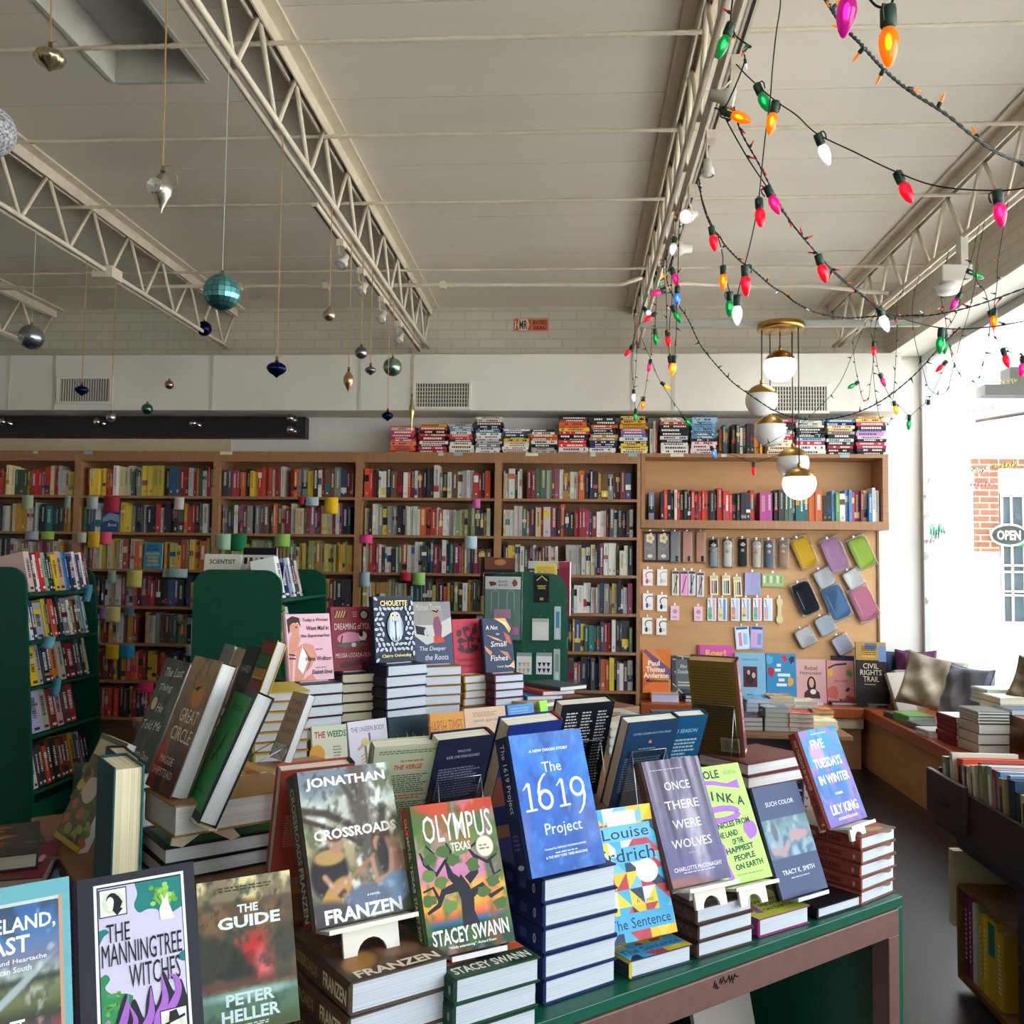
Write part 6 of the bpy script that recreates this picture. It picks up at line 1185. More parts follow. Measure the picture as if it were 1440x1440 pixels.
mi = by_top_front((-72, 1262), (97, 1232), .86, .24, 18, .026, '6cb0bc', a_iceland, 'upright pale teal framed hardcover with a river landscape, cut by the picture edge', paper=True)
# ------------------------------------------------------------------ stacks under the front row
def fstack(n, W, H, T, px, py, yaw, cover, what, spine=None, sart=None, art=None, z=None, dT=None, pages='ccd2da', group=None):
    z = zt if z is None else z; x, y = corner_lie(px, py, z, yaw, W); ms = book_mesh(W, H, T, cover, spine=spine, sart=sart, art=art, pages=pages)
    return stack(ms, n, T, x, y, z, yaw, what, group)
def topband(name, u, v, w, h, col, base=None):
    def f(c):
        if base: base(c)
        c.text(name, u, v, w, h, col, bold=.03)
    return f
p = atZ(492, 1376, TZ1 + .15); x0, y0 = p[0] + math.cos(R(39)) * .083, p[1] + math.sin(R(39)) * .083
def a_cross2(c):
    def f(U, V):
        p = Pic(U, V); p.ramp([(0, '4a3c34'), (.3, '6a4a34'), (1, '6a5a4c')]); p.noise(6, 4, '3c3230', .5, .65, .8); p.blob(.25, .25, .2, .12, 'a87840', .3, .5); p.blob(.7, .3, .2, .1, '8a6450', .4, n=.5); return p.C
    c.grid(f, 24, 34); c.text('FRANZEN', .52, .085, .84, .1, 'e8dcc8', bold=.03); c.text('CROSSROADS', .5, .56, .8, .07, '9a8a74')
ms = book_mesh(.166, .241, .047, '5a4a40', spine='4a3a30', art=a_cross2, sart=lambda c: (c.rect(0, 0, 1, 1, '5a4434'), c.vtext('CROSSROADS', .5, .68, .44, .5, 'a89070'), c.vtext('FRANZEN', .5, .2, .34, .6, 'e0d0b4')), pages='ccd2da')
stack(ms, 3, .047, x0, y0, zt, 39, 'stack of brown hardcovers under the guitar photo book', 'brown hardcovers in the front stack')
p = atZ(640, 1378, TZ1 + .118); x0, y0 = p[0] + math.cos(R(37)) * .078, p[1] + math.sin(R(37)) * .078
def a_ol2(c):
    c.rect(0, 0, 1, 1, '24452f'); c.rect(0, .2, 1, .34, 'c8583a'); c.rect(0, .3, 1, .5, 'dca040'); c.poly([(.4, .14), (.45, .5), (.6, .5), (.62, .14)], '1c1a24'); c.line([(.5, .4), (.8, .3), (1, .36)], .08, '1c1a24'); c.line([(.45, .35), (.2, .26), (0, .3)], .08, '1c1a24'); c.text('STACEY SWANN', .5, .1, .9, .1, 'f0ece2', bold=.02)
ms = book_mesh(.157, .235, .039, '24452f', spine='1e3c30', art=a_ol2, sart=lambda c: (c.lines(.2, .1, .8, .9, 6, '3a5a48'), c.ell(.5, .05, .25, .015, '8aa090', 10)), pages='ccd2da')
stack(ms, 3, .039, x0, y0, zt, 37, 'stack of dark green hardcovers under the black tree book', 'dark green hardcovers in the front stack')
fstack(5, .163, .241, .0415, 764, 1414, 38, '1c2a5a', 'stack of navy hardcovers under the bright blue book', spine='141f48', sart=lambda c: (c.rect(0, 0, 1, 1, '16214c'), c.lines(.25, .2, .75, .7, 3, '3a4a7a'), c.ell(.5, .1, .26, .018, 'a8a8a4', 14), c.ell(.5, .1, .16, .011, '5a6078', 12)), art=lambda c: c.lines(.3, .1, .7, .3, 4, '3a4a80'), group='navy hardcovers in the front stack')
fstack(1, .15, .235, .033, 887, 1378, 36, '343c54', 'under the triangle patterned book', spine='c8b030', sart=lambda c: (c.rect(0, .5, 1, 1, 'b8404a'), c.rect(0, 0, 1, .25, '2a3040'), c.vtext('The Sentence', .5, .6, .5, .5, '202838')), art=a_sent)
fstack(3, .152, .228, .0305, 981, 1348, 36, '4a3630', 'stack of brown hardcovers under the misty forest book', spine='3a2620', sart=sp_wolves, art=lambda c: (c.rect(0, 0, 1, 1, '503c36'), c.text('WOLVES', .5, .3, .6, .06, '9a8a80', bold=0), c.text('CHARLOTTE McCONAGHY', .52, .1, .8, .035, 'a89a90', bold=0)), group='brown forest hardcovers in the front stack')
fstack(1, .155, .235, .037, 1066, 1319, 37, '8a2a6a', 'under the lime green upright book', spine='7a2860', art=lambda c: (c.rect(0, 0, 1, 1, 'b0b83a'), c.ell(.3, .6, .25, .1, 'a04878', 16), c.line([(0, .2), (.3, .3), (.2, .1)], .12, '8a4088'), [c.text(t, .58, v, w, .05, '28381c', bold=.03) for t, v, w in (('HAPPIEST', .3, .55), ('PEOPLE', .22, .42), ('ON EARTH', .13, .55))]))
fstack(1, .152, .228, .024, 1149, 1293, 38, '16161a', 'under the slate blue upright book', spine='101014', art=lambda c: c.text('TRACY K. SMITH', .5, .25, .7, .05, '4a4650', bold=0))
fstack(5, .147, .217, .029, 1211, 1273, 42, '7a4a3c', 'red brown stack at the end of the front table', spine='8a3c34', sart=lambda c: (c.rect(0, 0, 1, 1, '8c4238'), c.vtext('WINTER', .5, .62, .2, .5, 'd8a890', .02), c.vtext('LILY KING', .5, .36, .26, .55, '3a1c1c', .03), c.ell(.5, .08, .3, .014, 'c89878', 10)), art=lambda c: (c.rect(0, 0, 1, 1, '6a5848'), [c.ell(random.random(), random.random(), .2, .07, random.choice(['8a6a50', '9a4a3c', '4a4440', 'b08a60']), 12, j=.3) for _ in range(14)]), group='red brown hardcovers in the end stack')
# stacks beneath the three end books
for (q, W, n, T, col, pg, what) in ((mm[1], .146, 7, .0208, '5a3a58', 'c4d4dc', 'stack under the dark framed flame hardcover'), (mg[1], .15, 5, .0188, '3a3a30', 'e8e4d8', 'stack under the red glow hardcover'), (mi[1], .15, 7, .022, '5a98a4', '9ab4c0', 'stack under the pale teal framed book')):
    x, y, z, yaw, tl = q; ms = book_mesh(W, .21, T, col, spine=('4a2848' if n == 7 and W < .148 else col), pages=pg, sart=lambda c: c.lines(.2, .2, .8, .8, 4, 'a06a90')); c_, s_ = math.cos(R(yaw)), math.sin(R(yaw))
    stack(ms, n, T, x + s_ * .045, y - c_ * .045, zt, yaw, what, 'books in the ' + what.split(' under')[0] + ' at the table end')
# low piles by the riser, left end
ms = book_mesh(.14, .215, .024, '30586a', spine='3a7a88', art=lambda c: (c.rect(0, 0, 1, 1, '48808c'), [c.ell(random.random(), random.random(), .12, .06, random.choice(['c88038', '8ab0b0', '3a5a60']), 10, j=.3) for _ in range(8)], c.text('SOUTH', .5, .3, .8, .12, '1c3038', bold=.03)), pages='8aa4b0')
p = atZ(60, 1228, .87); stack(ms, 7, .0243, p[0] - .03, p[1] - .01, zt, 30, 'stack of teal books behind the pale teal framed book', 'teal books at the end')
ms = book_mesh(.14, .215, .03, '6a1c34', art=lambda c: (c.rect(0, 0, 1, 1, '7a2038'), [c.ell(random.random(), random.random(), .14, .05, random.choice(['c87048', '4a5a30', 'a83850', '302830']), 10, j=.3) for _ in range(16)], c.text('RUIN', .5, .5, .8, .2, 'd8a0b0', bold=.04)), pages='b0a090')
p = atZ(40, 1212, .905); book(ms, lie_M(p[0], p[1] - .09, .8875, 22), 'crimson paperback with a floral pattern lying at the end of the front table')
ms = book_mesh(.14, .215, .028, '2c2a28', art=lambda c: (c.rect(0, 0, 1, 1, '363430'), [c.ell(random.random(), random.random(), .1, .04, random.choice(['5a7038', 'a84830', 'c08040', '484440']), 10, j=.3) for _ in range(18)]), pages='b0a898')
p = atZ(15, 1190, .935); book(ms, lie_M(p[0] - .0, p[1] - .05, .9175, 30), 'dark leafy patterned paperback lying behind the crimson one')

# ------------------------------------------------------------------ books turned to the far side, on the riser
def acrylic(x, y, z, yaw, tilt, label, h=.15, w=.1):
    o = setp(empty('acrylic_stand', M=TR(x, y, z, R(yaw))), label, 'book stand'); T = RX(-R(tilt))
    MB().box(-w / 2, w / 2, -.0045, -.0015, .0, h, T=T).build('plate', M_acry, o)
    m = MB(); P = [T @ Vector(p) for p in ((-w / 2, -.003, 0), (-w / 2, -.003, h), (w / 2, -.003, h), (w / 2, -.003, 0))]; m.tube([tuple(p) for p in P], .0014, 5)
    q = T @ Vector((0, -.003, h)); m.tube([(-w / 2, P[1].y, P[1].z), (-w / 2, -.08, .0015), (w / 2, -.08, .0015), (w / 2, P[1].y, P[1].z)], .0012, 5); m.build('polished_edge', M_chrome, o)
def backbook(TL, TRt, zb, H, tilt, T, cover, art, label, sart=None, spine=None, spR=True, pages='ece4d2', stand=None, Wmax=.17):
    W, (x, y, z, yaw, tl) = by_top(TL, TRt, zb, H, tilt); ms = book_mesh(W, H, T, cover, art=art, sart=sart, spine=spine, spR=spR, pages=pages, eps=8e-5)
    book(ms, stand_M(x, y, z, yaw, tl, T), label)
    if stand: acrylic(x, y, z - .001, yaw, tl, stand)
    return x, y, z, yaw, W
RZt = RZ1 + .001
backbook((396, 1085), (498, 1074), RZt, .205, -14, .03, 'a8483a', lambda c: c.lines(.12, .3, .9, .6, 14, 'd08a78'), 'red hardcover turned away, standing behind the guitar photo book', spine='2a2830')
def a_verge(c): c.text('THE VERGE', .52, .8, .42, .045, 'd0422e', bold=.03, shear=.2); c.lines(.1, .56, .92, .74, 9, '5a5c50'); c.lines(.1, .5, .92, .55, 2, 'c85a48'); c.lines(.1, .2, .92, .48, 14, '5a5c50'); c.lines(.4, .85, .75, .88, 1, 'c86a58'); c.lines(.08, .93, .95, .97, 2, '6a6c60')
backbook((527, 1052), (623, 1045), RZt, .225, -18, .033, 'b6be9e', a_verge, 'pale sage hardcover turned away, with rows of small red and black print', spine='24222c')
def a_nav(c): c.rect(0, 0, 1, .55, '43323a'); c.lines(.1, .45, .92, .74, 12, '8a90a8'); c.text('PRAISE FOR', .5, .88, .24, .022, 'c8ccd8', bold=0); c.text('KARL OVE KNAUSGAARD', .5, .83, .6, .026, 'd0d4e0', bold=0); c.lines(.1, .1, .92, .42, 12, '6a6270')
backbook((618, 1042), (695, 1033), RZt, .235, -20, .034, '252c46', a_nav, 'dark navy hardcover turned away, next to the pale sage one', spine='4a2228', stand='clear acrylic stand behind the dark navy turned hardcover')
backbook((717, 1021), (792, 1012), RZt, .241, -20, .042, '182c74', lambda c: (c.rect(0, .2, 1, .5, '7a4038'), c.lines(.1, .55, .9, .9, 8, '4a66a8'), c.rect(0, 0, 1, .2, '182850')), 'royal blue hardcover turned away behind the bright blue book', spine='7a1c20')
def a_names(c):
    for k in range(3): c.lines(.1 + k * .3, .1, .33 + k * .3, .93, 26, 'e4e4e0', .42, .3)
backbook((792, 992), (865, 986), RZt, .245, -17, .036, '1a1c24', a_names, 'black hardcover turned away with columns of white names', spine='15161c', stand='clear acrylic stand behind the black hardcover of names')
def a_lead(c): c.text('VOTER LEADER DOCTOR READ', .5, .86, .74, .022, 'a8bcd0', bold=0); c.ell(.5, .76, .03, .018, 'c87858', 12); c.lines(.3, .68, .7, .7, 1, '90a4b8'); c.lines(.08, .2, .9, .6, 14, '7890a8')
backbook((885, 1017), (957, 1010), RZt, .222, -20, .034, '1e3a5c', a_lead, 'dark blue hardcover turned away with an orange dot on it', spine='14243c', stand='clear acrylic stand behind the dark blue turned hardcover')
backbook((926, 1010), (996, 1005), RZt, .222, -22, .03, '175078', lambda c: (c.text('TO SEASON', .6, .82, .5, .045, 'a8c8d8', bold=0), c.lines(.1, .35, .9, .74, 9, 'a0bccc'), c.rect(0, .1, 1, .2, 'a8443c')), 'teal blue hardcover turned away, beside the maroon spined one', spine='14304c')
def a_mar(c):
    c.lines(.06, .1, .95, .95, 30, '4a3a1a', .35, .1); c.rect(.55, .05, .95, .2, 'cac0a8')
    for i in range(16): c.rect(.58 + i * .022, .07, .58 + i * .022 + random.choice([.006, .012]), .18, '2a2418')
xm = backbook((966, 928), (1033, 932), .956, .27, -20, .036, '6e5826', a_mar, 'large ochre backed hardcover with a maroon spine, on a clear stand', sart=lambda c: (c.rect(0, 0, 1, 1, '5c1a2c'), c.vtext('GREAT STORIES OF WINE', .5, .55, .6, .42, 'd8a8a8', 0), c.rect(.2, .03, .8, .06, 'e8e0dc')), spine='5c1a2c', pages='c8a880', stand='clear acrylic easel carrying the maroon spined hardcover')
def near_corner(px, py, z, yaw, W): c = atZ(px, py, z); a = R(yaw); return c[0] - math.cos(a) * W / 2, c[1] - math.sin(a) * W / 2
x, y = near_corner(1053.5, 1075, .953, -50, .17); ms = book_mesh(.17, .24, .0305, '6a2430', back='6a2430', pages='dcdad8', art=lambda c: c.rect(.1, .1, .9, .9, '6e3a30'))
stack(ms, 2, .0305, x, y, RZt, -50, 'maroon hardcovers lying under the ochre backed book')
# ------------------------------------------------------------------ left end of the riser
x, y = -.735, 1.432; ms = book_mesh(.11, .24, .045, '1f4e54', spine='1f4e54', pages='e8dcb8', back='16666a'); book(ms, stand_M(x, y, RZt, -50, 0, .045), 'thick upright book with teal boards and cream pages facing out')
HL = near_corner(232, 1193, .951, -49.5, .154)
def a_har(c): c.rect(.08, .06, .92, .94, '1c8a46'); c.text('Harrow', .5, .84, .5, .07, '0c2416', bold=0); c.text('Joy Williams', .5, .18, .5, .04, '0c2416', bold=0); c.line([(.4, .4), (.5, .55), (.56, .66), (.52, .5), (.62, .56)], [.06, .08, .03, .05, .01], '3a2418'); c.line([(.36, .44), (.5, .48), (.62, .42)], .03, '3a2418'); c.line([(.4, .5), (.36, .54), (.42, .58)], .02, '3a2418')
ms = book_mesh(.154, .225, .029, '14181a', art=a_har, pages='d0d0d0'); stack(ms, 2, .029, HL[0], HL[1], RZt, -49.5, 'green and black hardcovers lying at the riser end')
ms = book_mesh(.136, .235, .034, '14181a', art=a_har, pages='d0d0d0'); x, y, z = -.672, 1.61, 1.006; book(ms, stand_M(x, y, z, -55, 24, .034), 'green and black hardcover upright on a crossed plywood easel')
e = setp(empty('book_easel', M=TR(x, y, z, R(-55))), 'crossed plywood easel under the green and black hardcover', 'book easel')
MB().prism([(-.08, .0), (-.06, .02), (.06, .02), (.08, .0), (.05, -.022), (-.05, -.022)], -.004, .0, T=RX(R(-24)) @ Matrix.Translation((0, .02, -.0005))).build('cradle', M_ply2, e)
MB().prism([(-.022, .0), (.05, -.004), (.09, -.05), (.075, -.0555), (.03, -.03), (-.01, -.0555), (-.03, -.05)], -.004, .004, T=RZ(R(90)) @ RX(R(90))).build('foot', M_ply2, e)
def a_gc(c):
    def f(U, V):
        p = Pic(U, V); p.ramp([(0, '4a3028'), (.2, '5c4034'), (.45, '6a5040'), (.7, '8a7058'), (1, 'b09468')]); p.noise(5, 4, 'a88c64', .5, .7, .6); p.noise(9, 6, '48382e', .58, .7, .5); p.blob(.62, .72, .2, .1, 'c88038', .4); p.blob(.05, .2, .28, .16, 'b02a20', .5, n=.4); return p.C
    c.grid(f, 36, 60); c.text('GREAT', .6, .56, .62, .1, 'e8dcc4', bold=0); c.text('CIRCLE', .58, .42, .72, .1, 'e8dcc4', bold=0); c.text('MAGGIE', .42, .22, .5, .055, 'e0d0b8', bold=0); c.text('SHIPSTEAD', .42, .13, .74, .055, 'e0d0b8', bold=0); c.line([(.45, .76), (.6, .78), (.52, .75), (.7, .8)], [.02, .05, .04, .01], '2a1c18')
ms = book_mesh(.135, .25, .034, '6a5040', art=a_gc, pages='d8d8d8'); x, y, z = -.752, 1.655, 1.032; book(ms, stand_M(x, y, z, -47, 20.5, .034), 'upright brown hardcover with an orange sun and a small bird')
ms = book_mesh(.15, .24, .054, '9a7444', pages='d8d4cc', sart=lambda c: c.lines(.2, .1, .8, .9, 3, 'c8a0a0')); book(ms, lie_M(x + .02, y - .03, .9735 + .0275, -47), 'thick tan book lying under the brown orange sun hardcover')
def a_last(c):
    def f(U, V):
        p = Pic(U, V); p.ramp([(0, '2c3430'), (.3, '3c4a3c'), (.7, '4e5c48'), (1, '3a4236')]); p.noise(5, 9, '6a7458', .5, .7, .6); p.noise(10, 3, '262c28', .58, .7, .6); return p.C
    c.grid(f, 30, 44)
    for t, u, v, w in (('The Last', .55, .88, .74), ('Thing', .45, .72, .52), ('He', .5, .54, .26), ('Told Me', .45, .37, .74)): c.text(t, u, v, w, .085, 'e6e8e0', rot=4, bold=0, shear=.25)
    c.text('Laura Dave', .45, .1, .7, .07, 'dcdcd0', bold=0, shear=.25); c.ell(.22, .56, .1, .06, 'd8c880', 16)
ms = book_mesh(.15, .24, .03, '3a4438', art=a_last); book(ms, stand_M(-.952, 1.994, 1.0, -47, 20, .03), 'upright dark green hardcover with white handwritten lettering and a gold seal')
ms = book_mesh(.15, .23, .036, '4a2a2a', pages='d8d4cc', sart=lambda c: c.lines(.2, .1, .8, .9, 3, 'c8a0a0')); stack(ms, 3, .036, -.98, 1.96, RZt, -47, 'stack under the dark green handwritten hardcover')
x, y = near_corner(197, 1164, RZt, -48, .16); ms = book_mesh(.16, .25, .055, 'd8d4cc', pages='e4e6ea'); book(ms, lie_M(x, y, RZt + .0275, -48), 'thick white paged book lying behind the green and black pair')
ms = book_mesh(.15, .235, .026, 'b88848', art=lambda c: [c.ell(random.random(), random.random(), .3, .05, random.choice(['c89858', 'a87038', '8a5a30']), 12, j=.3) for _ in range(9)], pages='d8d0c0'); book(ms, lie_M(x + .035, y + .035, RZt + .0555 + .0135, -48), 'tan landscape paperback lying on the thick white paged book')
FL = by_top((143, 1030), (181, 1046), RZt, .215, 24); ms = book_mesh(min(FL[0], .15), .215, .02, '6a6a30', art=lambda c: (c.rect(0, 0, 1, 1, '5c5a34'), [c.ell(random.random(), random.uniform(0, .7), .12, .05, random.choice(['6a7c34', '8a9a44', 'a86038', '4a4628', 'c0a848']), 10, j=.3) for _ in range(26)], c.rect(.05, .8, .95, .95, 'c8c090'), c.ell(.5, .5, .25, .12, 'c4b4a8', 14), c.rect(0, 0, 1, .05, 'c8a820')), paper=True); book(ms, stand_M(*FL[1], .02), 'leafy patterned paperback leaning at the very end of the riser')
DK = by_top((148, 1050), (170, 1065), RZt, .205, 4); ms = book_mesh(.13, .205, .034, '26242e', pages='dcd2b8', art=lambda c: c.vtext('DUNE', .5, .4, .2, .2, 'b8b4c0')); book(ms, stand_M(DK[1][0], DK[1][1], RZt, -52, 4, .034), 'dark covered upright book with cream pages behind the teal boards')
x, y = near_corner(378, 1130, RZt, -47, .125); ms = book_mesh(.125, .185, .022, 'a88a64', pages='e4e4e4', paper=True); stack(ms, 3, .022, x, y, RZt, -47, 'small paperbacks under the tan lettered paperback')
def a_spk(c): c.rect(0, 0, 1, 1, 'b09a80'); [c.text(t, .5, v, .7, .08, '6e5a48', bold=0) for t, v in (('THE', .84), ('BOOK', .72), ('SPEAKING', .58), ('OF NATURE', .42), ('YOU', .2))]
ms = book_mesh(.08, .168, .02, 'b09a80', art=a_spk, pages='e4e6ea', paper=True); book(ms, stand_M(-.722, 2.245, .968, -45, 21.5, .02), 'tan upright paperback with brown lettering on a clear stand'); acrylic(-.722, 2.245, .967, -45, 21.5, 'clear acrylic stand under the tan lettered paperback', .04, .07)
x, y = sd(1.0, 1.14); ms = book_mesh(.15, .22, .027, 'c8b838', spine='a89830', pages='dadad8', back='b05a28'); stack(ms, 14, .027, -.81, 2.56, TZ1 + .001, 30, 'stack of white paged books with yellow covers', 'white paged books with yellow covers')
def a_kente(c):
    c.rect(0, 0, 1, 1, '3a4030')
    for j, cl in enumerate(('8a2a28', 'd8a828', '2a6a34', '8a2a28')): c.rect(.1, .1 + j * .22, .9, .28 + j * .22, cl)
    for j in range(10): c.rect(.15, .35 + j * .016, .85, .358 + j * .016, '5a3a20')
K = by_top((366, 897), (393, 900), 1.082, .165, 20); ms = book_mesh(.085, .165, .03, 'c89a30', art=a_kente, pages='d8d6d0'); book(ms, stand_M(*K[1][:3], -47, 20, .03), 'upright book with red, gold and green woven stripes on its cover')
x0, y0, z0 = K[1][:3]
for k, (c_, nm, w, dx, dy, H, tx) in enumerate((('22262e', 'black upright book with grey lettering beside the striped one', .09, -.075, .07, .17, 'HARD'), ('a8947c', 'plain beige upright book between the black and the grey book', .06, -.125, .12, .158, ''), ('7c7c80', 'grey upright book standing last behind the brown sun hardcover', .075, -.18, .17, .165, 'WORLD'))):
    ms = book_mesh(w, H, .022, c_, art=(lambda c, tx=tx: c.text(tx, .5, .62, .7, .12, 'a8b0b8', bold=0)) if tx else None, pages='c8c0b0'); book(ms, stand_M(x0 + dx, y0 + dy, 1.05, -47, 20, .022), nm)
ms = book_mesh(.15, .22, .031, '4a4a50'); stack(ms, 5, .031, x0 - .13, y0 + .09, RZt, -47, 'grey stack behind the brown sun hardcover', 'grey books stacked behind the brown hardcover')
# ------------------------------------------------------------------ middle row: paperbacks facing the camera on the second table
ZB = .722
def midbook(TL, TRt, col, art, label, H=.225, paper=True): W, q = by_top(TL, TRt, ZB, H, 12); ms = book_mesh(W - .002, H, .016, col, art=art, paper=paper, eps=1e-4); book(ms, stand_M(*q, .016), label); return q
def a_weeds(c): c.text('THE WEEDS', .52, .88, .92, .09, 'b84a38', bold=.03); c.rect(.42, .82, 1, .94, 'd4d4bc'); c.text('WEEDS', .7, .88, .56, .09, '3c7a4c', bold=.03); c.ell(.12, .62, .22, .13, 'dc9a38', 22); c.lines(.55, .5, .85, .74, 6, '7a7a6a', .4, .5, True); c.text('ANTHONY', .66, .42, .3, .035, '30302c'); c.text('BOURDAIN', .66, .36, .34, .035, '30302c'); c.ell(.32, .2, .09, .06, 'd8b8a4', 14); c.ell(.32, .24, .09, .035, 'e8e8e6', 12); c.rect(.22, .02, .42, .14, '5a7a9a')
midbook((438, 1022), (487, 1018), 'd4d4bc', a_weeds, 'pale cream paperback with an orange circle in the middle row')
def a_body(c):
    c.text('THE UNSEEN BODY', .5, .88, .86, .07, '50505c', bold=0); c.rect(.5, .7, .55, .82, '6a5a90')
    for i in range(7): c.line([(.26, .5 - i * .05), (.4, .54 - i * .05), (.54, .5 - i * .05)], .03, 'c8b070')
    c.line([(.4, .66), (.4, .1)], .05, '8a7850'); c.line([(.2, .6), (.4, .68), (.62, .7)], .05, 'c0a858'); c.ell(.42, .7, .1, .05, 'd4bc70', 10, j=.3)
midbook((488, 1016), (543, 1009), 'd6cedc', a_body, 'pale lilac paperback with a golden rib cage drawing')
def a_grass(c):
    for i in range(26): u = .5 + random.gauss(0, .14); c.line([(.5 + (u - .5) * .4, .45), (u, .62 + random.random() * .16)], [.03, .008], random.choice(['8a9a38', 'a8b058', '6a7c30', 'c8c878']))
midbook((545, 1009), (603, 1003.5), '1c3440', a_grass, 'dark blue paperback with a tuft of dry grass')
midbook((604, 1004), (652, 1000), 'dc9a44', lambda c: (c.text('HARSH TIMES', .45, .82, .98, .17, 'b8602c', bold=0), c.rect(.1, .2, .9, .6, 'e8c070')), 'orange paperback with tall rust coloured lettering', H=.245)
midbook((652, 997), (710, 992), 'd8b498', lambda c: (c.text('jamie garcia', .5, .82, .6, .05, '4a7a74', bold=0), c.lines(.2, .88, .8, .95, 3, 'a8846c'), c.ell(.62, .58, .14, .06, 'b8404c', 12, j=.3), c.line([(.45, .5), (.5, .6), (.62, .66)], .03, '38404c'), c.rect(0, 0, 1, .35, '3c7a54')), 'peach paperback with small teal lettering and a red bird', H=.245)
midbook((713, 992), (750, 988), '4a86c4', lambda c: (c.text('SEA', .3, .7, .6, .22, 'd8e4a0', bold=0), c.lines(.1, .82, .9, .97, 4, '7aa8d8')), 'sky blue paperback with pale yellow capitals', H=.245)
midbook((758, 986), (769, 984), '8ac83c', None, 'narrow lime green book edge beside the sky blue paperback', H=.245)
# stacks of new hardcovers on the second riser with a copy standing on each
ST = []
def riser_stack(fit, n, W, H, T, cover, art, pages, label, what, spine=None, sart=None, standT=.026, fwd=.07, shift=(0, 0), sp2=None):
    x, y, z, yaw, tilt = fit; a = R(yaw); ms = book_mesh(W, H, T, sp2 or cover, spine=sp2 or spine or cover, pages=pages)
    top = stack(ms, n, T, x + math.sin(a) * fwd + shift[0], y - math.cos(a) * fwd + shift[1], RZt, yaw, what, what)
    m2 = book_mesh(W, H, standT, cover, art=art, spine=spine, sart=sart, eps=1e-4); book(m2, stand_M(x, y, top + .002, yaw, tilt, standT), label)
    setp(MB().box(-.05, .05, -.018, .05, 0, .002).build('book_support', M_lip, None, TR(x, y, top, a)), 'flat steel book support under the ' + ' '.join(label.split()[1:7]), 'book support')
def a_wom(c):
    c.rect(0, 0, 1, 1, 'e8b8c4'); S = 'd8947c'; c.poly([(.05, .0), (.1, .3), (.2, .48), (.3, .62), (.26, .72), (.16, .74), (.08, .66), (.02, .5), (.02, 0)], S); c.poly([(.2, .5), (.4, .56), (.58, .52), (.64, .36), (.5, .2), (.36, .12), (.3, .02), (.5, .1), (.6, .0), (.1, .0)], S); c.poly([(.24, .34), (.34, .52), (.44, .3), (.3, .1), (.2, .2)], 'f4f0f4'); c.poly([(.04, .7), (.02, .92), (.14, .97), (.3, .94), (.32, .8), (.26, .88), (.14, .82)], '3a1e20'); c.ell(.18, .78, .11, .09, S, 16); c.ell(.22, .8, .03, .012, '30201c', 8); c.line([(.02, .4), (.16, .38)], .03, '2a1c20'); c.line([(.02, .34), (.16, .33)], .03, '2a1c20'); c.line([(.34, .5), (.5, .3), (.4, .16)], .012, '3a2024')
    for t, u, v, w in (('Today a Woman', .66, .9, .58), ('Went Mad in', .7, .78, .5), ('the Supermarket', .64, .66, .66), ('Hilma Wolitzer', .68, .32, .6), ('Elizabeth Strout', .74, .12, .46)): c.text(t, u, v, w, .065, '28181c', bold=.015, shear=.2)
    c.lines(.62, .45, .8, .48, 1, '6a3a44'); c.lines(.6, .18, .85, .2, 1, '6a3a44')
riser_stack((-.842, 2.963, 0, 41, 13), 5, .155, .217, .0345, 'e8b8c4', a_wom, 'd4d8de', 'pink hardcover with a drawing of a woman in profile', 'stack of black spined books under the pink hardcover', sp2='2a1c22')
def a_drm(c):
    c.rect(0, 0, 1, 1, '8a2c38'); c.rect(.08, .82, .38, .95, '5a2028'); [c.line([(.1 + k * .06, .83), (.16 + k * .06, .94)], .03, 'c8a058') for k in range(4)]; c.ell(.78, .87, .12, .09, '2a2428', 20); c.ell(.78, .87, .08, .06, 'b8b0a0', 16); c.lines(.5, .84, .62, .94, 3, 'c8989c', .4, .3, True)
    c.text('DREAMING of YOU', .5, .69, .86, .1, 'ecd8d4', bold=0); c.ell(.4, .5, .28, .1, 'd88ca8', 24, j=.05); c.ell(.72, .53, .1, .07, 'ecdcd4', 12, j=.2); c.ell(.68, .58, .05, .06, '2a2024', 10, j=.2); c.ell(.5, .4, .35, .05, '6a5c58', 14, j=.2); c.ell(.5, .4, .06, .035, 'dcd4c8', 12); c.line([(.2, .42), (.24, .55)], .03, '30181c'); c.text('MELISSA LOZADA-OLIVA', .5, .24, .88, .07, 'ecd8d4', bold=0); c.ell(.3, .1, .16, .05, '5a2428', 12, j=.3); c.ell(.6, .12, .14, .05, '5a2428', 12, j=.3); c.ell(.85, .1, .05, .02, 'e0a8b0', 8)
riser_stack((-.743, 3.132, 0, 37.6, 10.5), 6, .156, .217, .0312, '8a2c38', a_drm, 'd8ccae', 'crimson hardcover with a reclining pink figure on its cover', 'stack of cream paged books under the crimson hardcover', sp2='1c1820')
